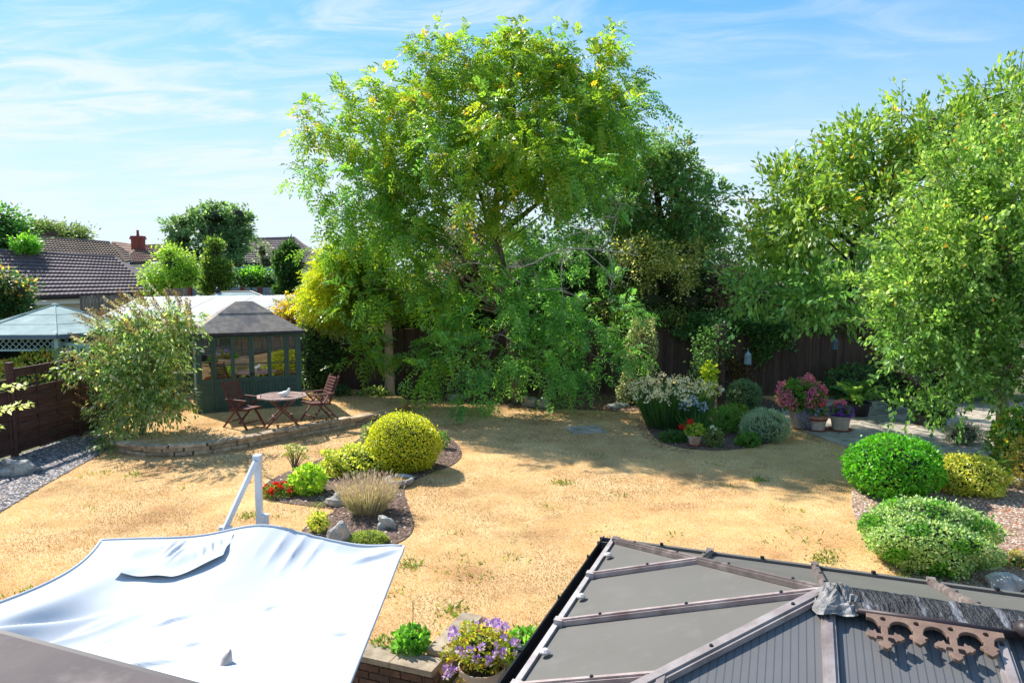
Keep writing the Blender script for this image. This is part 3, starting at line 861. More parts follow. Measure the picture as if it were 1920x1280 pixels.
# ================================================================== SUMMERHOUSE
P0 = W(374, 776, TZ)
sf = Vector((0.895, 0.446, 0)).normalized(); sb = Vector((-sf.y, sf.x, 0))     # along the front; towards the back
SW, SD, SH = 2.42, 1.7, 1.98
sh = thing("summerhouse", "dark green wooden summerhouse with grey felt hipped roof and glazed doors", "summerhouse", P0)
def S(u, w, z): return P0 + sf * u + sb * w + Vector((0, 0, z))
RM = Matrix((sf, sb, Vector((0, 0, 1)))).transposed()
gp = M['green_paint']
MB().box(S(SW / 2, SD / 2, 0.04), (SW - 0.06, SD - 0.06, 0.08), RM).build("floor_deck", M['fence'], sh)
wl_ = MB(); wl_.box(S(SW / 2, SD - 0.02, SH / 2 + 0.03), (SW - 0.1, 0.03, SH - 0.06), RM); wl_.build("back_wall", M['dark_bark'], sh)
for u in (0.0, SW):                                       # clad side walls
    z = 0.05
    while z < SH - 0.05:
        o = -0.012 if u == 0 else 0.012
        piece("cladding_board", gp, sh, S(u + o, 0.06, z + 0.055), S(u + o, SD - 0.05, z + 0.055), 0.02, 0.112); z += 0.116
    MB().box(S(u + (0.02 if u == 0 else -0.02), SD / 2, SH / 2 + 0.03), (0.03, SD - 0.12, SH - 0.06), RM).build("side_wall", gp, sh)
    for w in (0.02, SD - 0.02):
        MB().box(S(u, w, SH / 2), (0.08, 0.08, SH - 0.002), RM).build("corner_post", gp, sh)
fr = [0.0, 0.15, 0.333, 0.518, 0.693, 0.868, 1.0]
WZ0, WZ1 = 0.84, 1.84
MB().box(S(SW / 2, 0.03, SH - 0.05), (SW - 0.09, 0.06, 0.10), RM).build("top_rail", gp, sh)
MB().box(S(SW / 2, 0.03, 0.05), (SW - 0.09, 0.06, 0.10), RM).build("bottom_rail", gp, sh)
def leafdoor(i0, i1, name):
    return [(fr[i] * SW, fr[i + 1] * SW) for i in range(i0, i1)]
for nm, i0, i1 in (("window_bay", 0, 1), ("door", 1, 3), ("door", 3, 5), ("window_bay", 5, 6)):
    a, b = fr[i0] * SW + (0.04 if i0 == 0 else 0.004), fr[i1] * SW - (0.04 if i1 == 6 else 0.004)
    isd = nm == "door"
    f = MB()
    w = -0.015 if isd else 0.0
    for x0, x1 in ((a, a + 0.055), (b - 0.055, b)): f.box(S((x0 + x1) / 2, w, (0.1 + SH - 0.1) / 2), (x1 - x0, 0.05, SH - 0.2), RM)
    inner = [(a + 0.055, b - 0.055)]
    if i1 - i0 == 2:
        m_ = fr[i0 + 1] * SW
        f.box(S(m_, w, (0.1 + SH - 0.1) / 2), (0.085, 0.05, SH - 0.2), RM)
        inner = [(a + 0.055, m_ - 0.0425), (m_ + 0.0425, b - 0.055)]
    for x0, x1 in inner:
        f.box(S((x0 + x1) / 2, w, (WZ1 + SH - 0.1) / 2), (x1 - x0, 0.046, SH - 0.1 - WZ1), RM)
        f.box(S((x0 + x1) / 2, w, WZ0 - 0.05), (x1 - x0, 0.046, 0.1), RM)
    fo = f.build(nm, gp, sh)
    for x0, x1 in inner:
        cx_ = (x0 + x1) / 2
        MB().box(S(cx_, w + 0.012, (WZ0 + WZ1) / 2), (x1 - x0 - 0.004, 0.006, WZ1 - WZ0 - 0.004), RM).build("pane", M['glass'], fo)
        for t in (1 / 3, 2 / 3):
            MB().box(S(cx_, w - 0.004, WZ0 + (WZ1 - WZ0) * t), (x1 - x0 - 0.002, 0.022, 0.022), RM).build("glazing_bar", gp, fo)
        if isd:
            k = max(2, round((x1 - x0) / 0.085)); dx = (x1 - x0) / k
            for j in range(k):
                u = x0 + dx * (j + 0.5)
                piece("plank", gp, fo, S(u, w + 0.006, 0.1), S(u, w + 0.006, WZ0 - 0.1), dx - 0.006, 0.02, up=sb)
        else:
            z = 0.1
            while z < WZ0 - 0.12:
                piece("plank", gp, fo, S(x0, w + 0.004, z + 0.058), S(x1, w + 0.004, z + 0.058), 0.02, 0.112); z += 0.116
    if isd:
        u = (b - 0.03) if i0 == 1 else (a + 0.03)
        MB().lathe(S(u, w - 0.04, 0.92), [(0.006, -0.04), (0.018, -0.02), (0.018, 0.02), (0.006, 0.04)], 8).build("handle", M['black'], fo)
MB().box(S(0.55, 0.35, 1.3), (0.26, 0.02, 1.05), RM).build("curtain", M['curtain'], sh)
MB().box(S(0.16, 0.3, 1.25), (0.2, 0.02, 0.9), RM).build("curtain", M['curtain'], sh)
bl = MB(); bl.box(S(1.1, 1.1, 0.45), (0.7, 0.5, 0.06), RM).box(S(1.1, 1.3, 0.72), (0.7, 0.06, 0.5), RM)
for u in (0.8, 1.4):
    for w in (0.9, 1.3): bl.box(S(u, w, 0.25), (0.05, 0.05, 0.36), RM)
bl.build("bench_seat", M['teak_grey'], sh)
# roof: eaves, two felt courses and a cap
ov = 0.13; EZ, RZ = SH + 0.0, SH + 0.72
def roofring(k, z):   # k = 0 at the eaves, 1 at the ridge
    hw, hd = SW / 2 + ov, SD / 2 + ov
    hu, hv = hw + (0.21 - hw) * k, hd + (0.04 - hd) * k
    c = S(SW / 2, SD / 2, 0); c.z = 0
    return [c + sf * a * hu + sb * b * hv + Vector((0, 0, P0.z + z)) for a, b in ((-1, -1), (1, -1), (1, 1), (-1, 1))]
def frust(k0, k1, lift0, lift1, name, cap=False):
    r0, r1 = roofring(k0, EZ + (RZ - EZ) * k0 + lift0), roofring(k1, EZ + (RZ - EZ) * k1 + lift1)
    m_ = MB(); m_.add(r0 + r1, [(3, 2, 1, 0), (4, 5, 6, 7)] + [(i, (i + 1) % 4, 4 + (i + 1) % 4, 4 + i) for i in range(4)])
    return m_.build(name, M['felt'], sh)
frust(0, 0.68, 0.0, 0.0, "felt_course"); frust(0.60, 1.0, 0.014, 0.014, "felt_course")
fa = MB()
r0 = roofring(0, EZ - 0.035)
for i in range(4): fa.beam(r0[i], r0[(i + 1) % 4], 0.03, 0.068)
fa.build("fascia", M['felt_edge'], sh)

# ================================================================== GARDEN FURNITURE ON THE TERRACE
def chair(label, loc, rot):
    c = thing("garden_chair", label, "chair", loc, "reclining garden chairs at the octagonal table", rot)
    tk = M['teak']
    for y in (-0.27, 0.27):
        sg = 1 if y > 0 else -1
        piece("leg", tk, c, (0.30, y, 0.0), (-0.17, y, 0.64), 0.026, 0.05, up=(0, 1, 0), local=True)
        piece("leg", tk, c, (-0.42, y - 0.03 * sg, 0.0), (0.16, y - 0.03 * sg, 0.63), 0.026, 0.05, up=(0, 1, 0), local=True)
        piece("arm", tk, c, (-0.28, y + 0.012 * sg, 0.655), (0.30, y + 0.012 * sg, 0.645), 0.06, 0.026, local=True)
        piece("seat_rail", tk, c, (-0.24, y - 0.055 * sg, 0.40), (0.28, y - 0.055 * sg, 0.435), 0.026, 0.045, local=True)
        piece("back_rail", tk, c, (-0.19, y - 0.055 * sg, 0.40), (-0.46, y - 0.055 * sg, 1.05), 0.03, 0.045, up=(0, 1, 0), local=True)
    for i in range(7):
        x_ = -0.17 + 0.072 * i
        piece("seat_slat", tk, c, (x_, -0.24, 0.43 + 0.034 * i / 7), (x_, 0.24, 0.43 + 0.034 * i / 7), 0.055, 0.018, local=True)
    dv = Vector((-0.27, 0, 0.65)).normalized()
    for i in range(9):
        p = Vector((-0.185, 0, 0.46)) + dv * (0.072 * i)
        piece("back_slat", tk, c, p + Vector((0.012, -0.20, 0)), p + Vector((0.012, 0.20, 0)), 0.048, 0.016, up=(0.92, 0, 0.39), local=True)
    piece("stretcher", tk, c, (0.20, -0.26, 0.135), (0.20, 0.26, 0.135), 0.035, 0.025, local=True)
    piece("stretcher", tk, c, (-0.30, -0.235, 0.13), (-0.30, 0.235, 0.13), 0.035, 0.025, local=True)
    return c
chair("red brown wooden recliner chair left of the octagonal table, seen side on", W(461, 800, TZ), R(-24))
chair("red brown wooden recliner chair right of the table, its slatted back facing the camera", W(596, 788, TZ), R(220))
tb = thing("garden_table", "weathered octagonal slatted wooden table on crossed legs", "table", W(530, 797, TZ), None, R(20))
TR_, TH_ = 0.56, 0.67
oct_ = [Vector((TR_ * math.cos(R(22.5 + 45 * k)), TR_ * math.sin(R(22.5 + 45 * k)), TH_)) for k in range(8)]
for k in range(8):
    a, b = oct_[k], oct_[(k + 1) % 8]
    piece("rim_board", M['teak_grey'], tb, a * 1 - Vector((a.x, a.y, 0)) * 0.04, b - Vector((b.x, b.y, 0)) * 0.04, 0.07, 0.03, local=True)
def octw(y):
    ap = TR_ * math.cos(R(22.5)) ; sd2 = TR_ * math.sin(R(22.5))
    return ap if abs(y) < sd2 else ap - (abs(y) - sd2)
k = -0.45
while k < 0.46:
    w_ = octw(k) - 0.075
    for a, b in ((-w_, -0.03), (0.03, w_)):
        piece("slat", M['teak_grey'], tb, (a, k, TH_ + 0.002), (b, k, TH_ + 0.002), 0.044, 0.022, local=True)
    k += 0.076
piece("centre_board", M['teak_grey'], tb, (0, -0.5, TH_ + 0.001), (0, 0.5, TH_ + 0.001), 0.056, 0.024, local=True)
for y in (-0.24, 0.24):
    piece("leg", M['teak'], tb, (-0.36, y, 0), (0.30, y, TH_ - 0.03), 0.03, 0.055, up=(0, 1, 0), local=True)
    piece("leg", M['teak'], tb, (0.36, y + 0.032, 0), (-0.30, y + 0.032, TH_ - 0.03), 0.03, 0.055, up=(0, 1, 0), local=True)
piece("stretcher", M['teak'], tb, (-0.2, -0.24, 0.2), (-0.2, 0.27, 0.2), 0.04, 0.03, local=True)
piece("stretcher", M['teak'], tb, (0.2, -0.24, 0.2), (0.2, 0.27, 0.2), 0.04, 0.03, local=True)
# white dove ornament
dp = W(533, 743, TZ + TH_ + 0.014)
dv_ = thing("dove_ornament", "small white china bird sitting on the octagonal table", "ornament", dp)
b_ = MB(); b_.tube([dp + V(-0.15, 0, 0.06), dp + V(-0.08, 0, 0.055), dp + V(0, 0, 0.06), dp + V(0.07, 0, 0.085), dp + V(0.10, 0, 0.13), dp + V(0.11, 0, 0.165), dp + V(0.125, 0, 0.185)],
               [0.012, 0.04, 0.06, 0.055, 0.034, 0.028, 0.02], 12)
b_.build("body", M['white_china'], dv_, smooth=True)
MB().tube([dp + V(0.135, 0, 0.182), dp + V(0.165, 0, 0.175)], [0.008, 0.002], 6).build("beak", M['terracotta'], dv_)
for sg in (-1, 1):
    MB().tube([dp + V(0.06, 0.045 * sg, 0.085), dp + V(-0.02, 0.055 * sg, 0.075), dp + V(-0.12, 0.03 * sg, 0.07)], [0.012, 0.026, 0.006], 8).build("wing", M['white_china'], dv_, smooth=True)
MB().lathe(dp, [(0.05, 0.0), (0.055, 0.01), (0.03, 0.03)], 12).build("base", M['white_china'], dv_)

# ================================================================== PARASOL
ps = thing("parasol", "large white cantilever parasol with sagging square canopy over the patio", "parasol", (-2.05, 5.95, PATIO_Z))
CZ = 1.5
FLc, FRc = W(190, 1012, CZ), W(757, 1024, CZ)
NRc, NLc = W(640, 1300, CZ - 0.05), Vector((-4.0, 3.25, CZ - 0.1))
NRc = W(640, 1320, CZ - 0.05)
NU, NV = 170, 140
gs = lambda u, v, cu, cv, su, sv, a: a * math.exp(-((u - cu) / su) ** 2 - ((v - cv) / sv) ** 2)
def canopy(u, v):
    p = (FLc * (1 - u) + FRc * u) * (1 - v) + (NLc * (1 - u) + NRc * u) * v
    if True:
        inn = math.sin(math.pi * min(1, v / 0.62)) if v < 0.62 else 0
        p.x += (1 - u) ** 2 * 0.27 * max(0, inn)
        p.y += 4 * u * (1 - u) * 0.10 * (1 - v) ** 2
    z = 0.11 * math.exp(-((u - 0.53) / 0.16) ** 2) * (1 - v) ** 3           # lifted where the arm carries it
    z += -0.11 * math.sin(math.pi * u) ** 1.2 * math.sin(math.pi * min(1, v * 0.95)) ** 1.0
    z += gs(u, v, 0.70, 0.45, 0.2, 0.24, -0.06)
    z += gs(u, v, 0.14, 0.56, 0.05, 0.30, 0.05) - gs(u, v, 0.24, 0.66, 0.06, 0.16, 0.05)
    z += -0.05 * math.exp(-((v - 0.05) / 0.05) ** 2) * math.exp(-((u - 0.86) / 0.09) ** 2)
    sharp = lambda a: 1 - abs(math.sin(a)) ** 0.6 * 1.6
    # gathers under the far hem
    z += 0.024 * sharp(u * 56 + v * 4) * math.exp(-((u - 0.67) / 0.085) ** 2) * math.exp(-((v - 0.10) / 0.075) ** 2)
    # slack creases
    def crease(u0, v0, u1, v1, amp, wd):
        du, dv = u1 - u0, v1 - v0; l2 = du * du + dv * dv
        q = max(0.0, min(1.0, ((u - u0) * du + (v - v0) * dv) / l2)); e = ((u - u0) * dv - (v - v0) * du) / math.sqrt(l2)
        e += 0.006 * math.sin(q * 9)
        far = ((u - u0 - q * du) ** 2 + (v - v0 - q * dv) ** 2)
        return amp * math.sin(math.pi * min(1, 0.08 + q * 0.84)) * math.exp(-far / (wd * wd * 2)) * (1.0 if e > 0 else 1.0) * math.tanh(e / (wd * 0.35))
    z += crease(0.33, 0.46, 0.25, 0.78, 0.030, 0.030) + crease(0.38, 0.42, 0.30, 0.66, 0.018, 0.02) + crease(0.30, 0.62, 0.20, 0.92, 0.028, 0.03)
    z += crease(0.08, 0.66, 0.30, 0.42, -0.05, 0.04) + crease(0.02, 0.80, 0.17, 0.60, -0.04, 0.035)
    z += crease(0.50, 0.74, 0.62, 0.68, 0.020, 0.016) + crease(0.42, 0.82, 0.55, 0.73, 0.022, 0.018) + crease(0.62, 0.80, 0.72, 0.86, 0.022, 0.015) + crease(0.60, 0.86, 0.70, 0.94, 0.024, 0.018)
    z += crease(0.46, 0.50, 0.51, 0.44, 0.012, 0.012) + crease(0.58, 0.60, 0.64, 0.57, 0.012, 0.012) + crease(0.44, 0.55, 0.41, 0.63, 0.012, 0.012) + crease(0.68, 0.40, 0.72, 0.37, 0.010, 0.014)
    z += crease(0.86, 0.16, 0.99, 0.02, 0.030, 0.03) + crease(0.90, 0.62, 0.99, 0.66, 0.016, 0.012)
    return p + Vector((0, 0, z))
mc = MB(); vs = [canopy(i / NU, j / NV) for j in range(NV + 1) for i in range(NU + 1)]
mc.add(vs, [(j * (NU + 1) + i, (j + 1) * (NU + 1) + i, (j + 1) * (NU + 1) + i + 1, j * (NU + 1) + i + 1) for j in range(NV) for i in range(NU)])
cano = mc.build("canopy", M['fabric'], ps, smooth=True)
# hem rolled round the edge
hem = MB()
hem.tube([canopy(i / 40, 0) for i in range(41)], 0.012, 6)
hem.tube([canopy(1, i / 40) for i in range(41)], 0.012, 6)
hem.tube([canopy(0, i / 40) for i in range(41)], 0.012, 6)
hem.build("hem", M['fabric'], cano, smooth=True)
# vent flap lying loose near the far edge
vf = MB(); NF = 72
vs = []
for j in range(25):
    for i in range(NF + 1):
        a, b = i / NF, j / 24
        low_edge = 0.235 - 0.10 * max(0, (a - 0.62) / 0.38) ** 1.3
        p = canopy(0.14 + 0.30 * a + 0.02 * b, 0.03 + low_edge * b)
        wav = 0.5 + 0.5 * math.sin(a * 15 + 0.6)
        p.z += 0.010 + 0.030 * b ** 1.5 * (0.55 + 0.45 * wav) + 0.03 * math.sin(a * 9 + b * 7) * b * (1 - b) * 2 + 0.03 * math.sin(a * 60 + b * 10) * math.exp(-((a - 0.42) / 0.10) ** 2 - ((b - 0.30) / 0.22) ** 2) + 0.025 * math.sin(a * 70 - b * 14) * math.exp(-((a - 0.84) / 0.09) ** 2 - ((b - 0.4) / 0.25) ** 2)
        vs.append(p)
vf.add(vs, [(j * (NF + 1) + i, (j + 1) * (NF + 1) + i, (j + 1) * (NF + 1) + i + 1, j * (NF + 1) + i + 1) for j in range(24) for i in range(NF)])
vf.build("vent_flap", M['fabric'], ps, smooth=True)
mx = A(488, 985, 5.95); mtop = A(483, 862, 5.95)
mast = MB(); mast.beam((mx.x, mx.y, PATIO_Z), (mtop.x, mtop.y, mtop.z), 0.048, 0.048, up=(0, 1, 0)); mo = mast.build("mast", M['white_metal'], ps)
arm_end = A(422, 992, 5.72)
armv = (arm_end - mtop).normalized()
MB().beam(mtop + V(0, -0.045, 0), arm_end + armv * 0.35, 0.034, 0.038).build("arm", M['white_metal'], ps)
MB().box(mtop + V(0, 0, 0.02), (0.058, 0.08, 0.05)).build("mast_cap", M['white_metal'], ps)
MB().tube([arm_end + V(-0.04, 0, 0.0), arm_end + V(0.05, 0, 0.0)], 0.035, 10).build("bracket", M['white_metal'], ps)
MB().tube([mx + V(0.04, 0, 0.01), mx + V(0.04, -0.0, 0.10)], 0.035, 10).build("crank", M['white_metal'], mo)
fb_ = MB(); fb_.beam((mx.x - 0.5, mx.y, PATIO_Z + 0.03), (mx.x + 0.5, mx.y, PATIO_Z + 0.03), 0.09, 0.06).beam((mx.x, mx.y - 0.5, PATIO_Z + 0.032), (mx.x, mx.y + 0.5, PATIO_Z + 0.032), 0.09, 0.06)
fb_.build("foot", M['white_metal'], ps)
for u_, v_ in ((0.02, 0.02), (0.98, 0.02), (0.97, 0.97), (0.05, 0.97)):
    p = canopy(u_, v_); c_ = canopy(0.5, 0.5) - Vector((0, 0, 0.22))
    MB().tube([c_, c_.lerp(p, 0.5) - V(0, 0, 0.10), p - V(0, 0, 0.025)], 0.012, 6).build("rib", M['white_metal'], ps)
hub_c = canopy(0.5, 0.5) - Vector((0, 0, 0.22))
MB().tube([arm_end + armv * 0.35, hub_c.lerp(arm_end, 0.5) - V(0, 0, 0.15), hub_c], [0.03, 0.025, 0.025], 8).build("carrying_rail", M['white_metal'], ps)
# pointed zip cover poking up near the near edge
zp = W(423, 1275, CZ - 0.22)
zc_ = MB(); zc_.tube([zp + V(0, -0.02, -0.1), zp + V(-0.01, 0, 0.02), zp + V(0.005, 0.02, 0.12), zp + V(0.02, 0.035, 0.17)], [0.05, 0.045, 0.032, 0.006], 10)
zc_.build("pole_cover", M['bar_pale'], ps, smooth=True)

# ================================================================== FLAT ROOF CORNER BELOW THE WINDOW
RZf = 2.72
ra, rb = W(0, 1186, RZf), W(352, 1281, RZf)
rd = (rb - ra).normalized(); rn = Vector((rd.y, -rd.x, 0))
if rn.y > 0: rn = -rn
porch = thing("bay_roof", "dark felted flat roof of the bay below the camera, in the bottom left corner", "roof", ra)
poly = [ra - rd * 4, rb + rd * 0.9, rb + rd * 0.9 + rn * 1.6, ra - rd * 4 + rn * 1.6]
MB().slab(poly, 0.06).build("roof_deck", M['dark_roof'], porch)
MB().beam(poly[0] + V(0, 0, -0.06) - rn * 0.012, poly[1] + V(0, 0, -0.06) - rn * 0.012, 0.022, 0.105).build("edge_trim", M['dark_trim'], porch)
jn = W(160, 1229, RZf); MB().beam(jn + V(0, 0, -0.04) - rn * 0.026 - rd * 0.012, jn + V(0, 0, -0.04) - rn * 0.026 + rd * 0.012, 0.006, 0.05).build("trim_joint", M['black'], porch)
cw = (poly[0] + poly[2]) / 2; 
MB().box((cw.x - 0.15 * rd.x, cw.y + rn.y * 0.15, (PATIO_Z + RZf - 0.07) / 2), ((poly[1] - poly[0]).length - 0.5, 1.1, RZf - 0.07 - PATIO_Z), Matrix((rd, -rn, Vector((0, 0, 1)))).transposed()).build("bay_wall", M['white_render'], porch)

# ================================================================== CONSERVATORY
CE, CR = 1.6, 2.02
cA = W(1152, 1016, CE)
e_in = -ax_o                                             # from the front eave back to the house
HWd = 1.39; CL = 5.2
cv = thing("conservatory", "conservatory with grey polycarbonate hipped roof and bronze glazing bars", "conservatory", cA)
def C(u, w, z): return cA + ax_a * u + e_in * w + Vector((0, 0, z - CE))
cB = C(HWd, HWd, CR); cB2 = C(CL - HWd, HWd, CR)
corners = [C(0, 0, CE), C(CL, 0, CE), C(CL, 2 * HWd, CE), C(0, 2 * HWd, CE)]
slope_n = lambda a, b, c: (b - a).cross(c - a).normalized()
def roof_panel(pts, m, rib_dir=None, rib0=None):
    mb_ = MB(); mb_.slab(pts, 0.025)
    o = mb_.build("roof_panel", m, cv)
    if rib_dir is not None:
        at = o.data.attributes.new("flute", 'FLOAT', 'POINT')
        vals = [((Vector(v_) - rib0).dot(rib_dir)) / 0.034 for v_ in mb_.v]
        at.data.foreach_set("value", vals)
    return o
lift = lambda p, d=0.0: p + Vector((0, 0, d))
bars = []       # (p, q, material, width)
def zat(u):    # roof height against distance in from an eave
    return CE + (CR - CE) * min(1, u / HWd)
# hip end (left), panels between bars
us = [0, 0.695, 1.39, 2.085, 2.78]
for a, b in zip(us[:-1], us[1:]):
    pa, pb = C(0, a, CE), C(0, b, CE)
    ia, ib = min(a, 2 * HWd - a), min(b, 2 * HWd - b)
    poly = [pa, pb, C(ib, b, zat(ib)), C(ia, a, zat(ia))]
    if ia < 1e-6: poly = poly[:3]
    if ib < 1e-6: poly = [poly[0], poly[1], poly[3]]
    roof_panel(poly, M['poly'])
    
for a in us[1:-1]:
    ia = min(a, 2 * HWd - a); bars.append((C(-0.02, a, CE), C(ia, a, zat(ia)), M['bar_lit'], 0.036))
# front and rear slopes
vs_ = [0, 0.695, 1.39, 2.085, 2.78, 3.475, 4.17, CL]
for side, mm in ((0, M['poly']), (1, M['poly_rib'])):
    wy = lambda i: i if side == 0 else 2 * HWd - i
    for a, b in zip(vs_[:-1], vs_[1:]):
        ia, ib = min(a, HWd, CL - a), min(b, HWd, CL - b)
        poly = [C(a, wy(0), CE), C(b, wy(0), CE), C(b, wy(ib), zat(ib)), C(a, wy(ia), zat(ia))]
        if ia < 1e-6: poly = [poly[0], poly[1], poly[2]]
        if ib < 1e-6: poly = [poly[0], poly[1], poly[3]]
        roof_panel(poly, mm, ax_a, cA)
    for a in vs_[1:-1]:
        ia = min(a, HWd, CL - a); bars.append((C(a, wy(-0.02), CE), C(a, wy(ia), zat(ia)), M['bar'] if side == 0 else M['bar_grey'], 0.042 if side == 0 else 0.062))
roof_panel([C(CL, 0, CE), C(CL, 2 * HWd, CE), cB2], M['poly'])
bars += [(corners[0], cB, M['bar'], 0.05), (corners[3], cB, M['bar_grey'], 0.075), (corners[1], cB2, M['bar'], 0.09), (corners[2], cB2, M['bar'], 0.09)]
for p, q_, m_, w_ in bars:
    d_ = (q_ - p); ln2 = d_.length
    mbb = MB(); mbb.beam(p + V(0, 0, 0.012), q_ + V(0, 0, 0.012), w_, 0.028); mbb.beam(p + V(0, 0, 0.03), q_ + V(0, 0, 0.03), w_ * 0.55, 0.014)
    bo = mbb.build("glazing_bar", m_, cv)
    k = int(ln2 / 0.42)
    for j in range(k):
        c = p.lerp(q_, (j + 0.55) / max(k, 1)) + V(0, 0, 0.034)
        MB().lathe(c, [(0.010, 0), (0.010, 0.006), (0.006, 0.012)], 8).build("bolt", M['bolt'], bo)
    ec = p.lerp(q_, 0.02 / ln2)
    MB().box(ec + V(0, 0, 0.015), (0.05, 0.05, 0.05), Matrix((ax_a, ax_o, Vector((0, 0, 1)))).transposed()).build("end_cap", M['bar_pale'] if m_ is M['bar_lit'] else m_, bo)
# eaves trim and gutters
tr = MB(); tr.beam(C(-0.015, -0.02, CE - 0.005), C(-0.015, 2.78, CE - 0.005), 0.03, 0.05); tr.build("eaves_trim", M['bar_pale'], cv)
tr = MB(); tr.beam(C(-0.02, -0.015, CE - 0.005), C(CL, -0.015, CE - 0.005), 0.03, 0.05); tr.build("eaves_trim", M['poly'], cv)
def gutter(p, q_, out, gmat='black'):
    gm = MB(); nn = out.normalized()
    prof = [(0.0, -0.02), (0.0, -0.09), (0.03, -0.115), (0.07, -0.115), (0.09, -0.09), (0.09, -0.015), (0.08, -0.015), (0.08, -0.085), (0.066, -0.105), (0.035, -0.105), (0.01, -0.085), (0.01, -0.02)]
    vs2 = [P_ + nn * a + V(0, 0, b) for P_ in (p, q_) for a, b in prof]; n2 = len(prof)
    gm.add(vs2, [(i, (i + 1) % n2, n2 + (i + 1) % n2, n2 + i) for i in range(n2)])
    gm.f += [tuple(range(n2)), tuple(range(n2, 2 * n2))[::-1]]
    return gm.build("gutter", M[gmat], cv)
gutter(C(-0.03, -0.14, CE), C(-0.03, 2.78, CE), -ax_a)
gutter(C(-0.14, -0.03, CE - 0.002), C(CL, -0.03, CE - 0.002), ax_o, 'bar_dull')
for a in (0.35, 1.05, 1.75, 2.45):
    MB().lathe(C(0.035, a, CE + 0.03), [(0.028, 0), (0.03, 0.012), (0.016, 0.022)], 10).build("eaves_button", M['bar_pale'], cv)
for a in (0.3, 1.0, 1.7, 2.4):
    MB().box(C(-0.125, a, CE - 0.02), (0.012, 0.02, 0.03)).build("gutter_clip", M['black'], cv)
for a in (0.35, 1.05, 1.75, 2.45, 3.1):
    MB().box(C(a, -0.01, CE + 0.03), (0.022, 0.022, 0.018)).build("gutter_clip", M['black'], cv)
# walls below
for (p, q_) in ((C(0.02, 0.02, 0), C(CL, 0.02, 0)), (C(0.02, 0.02, 0), C(0.02, 2.76, 0))):
    d_ = (q_ - p).normalized(); k = round((q_ - p).length / 0.7)
    wlm = MB(); wlm.beam(at_xy(p, PATIO_Z + 0.3), at_xy(q_, PATIO_Z + 0.3), 0.1, 0.6); wlm.build("dwarf_wall", M['brick'], cv)
    fm = MB()
    for j in range(k + 1):
        c = p.lerp(q_, j / k); fm.beam(at_xy(c, PATIO_Z + 0.6), at_xy(c, CE - 0.05), 0.07, 0.07)
    fm.beam(at_xy(p, CE - 0.06), at_xy(q_, CE - 0.06), 0.06, 0.08); fm.beam(at_xy(p, PATIO_Z + 0.63), at_xy(q_, PATIO_Z + 0.63), 0.06, 0.06)
    fo = fm.build("window_frame", M['bar'], cv)
    for j in range(k):
        c0, c1 = p.lerp(q_, (j + 0.06) / k), p.lerp(q_, (j + 0.94) / k)
        MB().beam(at_xy(c0, (PATIO_Z + 0.6 + CE) / 2), at_xy(c1, (PATIO_Z + 0.6 + CE) / 2), 0.01, CE - PATIO_Z - 0.75).build("pane", M['glass'], fo)
# torn flashing along the ridge and lead cap at its end
rng = random.Random(3)
fl_ = MB(); NLn = 46; NW_ = 10; vs2 = []
for i in range(NLn + 1):
    for j in range(NW_ + 1):
        t_ = i / NLn; w_ = (j / NW_ - 0.5)
        p = cB.lerp(cB2, t_ * 0.78) + ax_a * 0.06
        p = p + e_in * (w_ * 0.26 + 0.03) + V(0, 0, 0.062 - abs(w_) * 0.11 + rng.uniform(-0.004, 0.004) + 0.004 * math.sin(i * 1.3 + j))
        vs2.append(p)
fl_.add(vs2, [(i * (NW_ + 1) + j, (i + 1) * (NW_ + 1) + j, (i + 1) * (NW_ + 1) + j + 1, i * (NW_ + 1) + j + 1) for i in range(NLn) for j in range(NW_)])
fl_.build("flashing_tape", M['tape'], cv, smooth=True)
cap = MB(); vs2 = []; nu, nv_ = 28, 12
for j in range(nv_ + 1):
    for i in range(nu):
        a = 2 * math.pi * i / nu; r_ = j / nv_
        rag = 1 + 0.16 * math.sin(3 * a + 1) + 0.10 * math.sin(7 * a)
        d2 = ax_a * (math.cos(a) * 0.14 * rag) + e_in * (math.sin(a) * 0.165 * rag)
        drop_ = r_ ** 1.4 * 0.10
        vs2.append(cB + ax_a * 0.05 + e_in * 0.05 + d2 * r_ + V(0, 0, 0.075 - drop_ * .9 + (rng.uniform(-0.009, 0.009) + 0.009 * math.sin(a * 6 + r_ * 9)) * (r_ > 0)))
cap.add(vs2, [(j * nu + i, (j + 1) * nu + i, (j + 1) * nu + (i + 1) % nu, j * nu + (i + 1) % nu) for j in range(nv_) for i in range(nu)])
cap.build("lead_cap", M['foil'], cv, smooth=False)
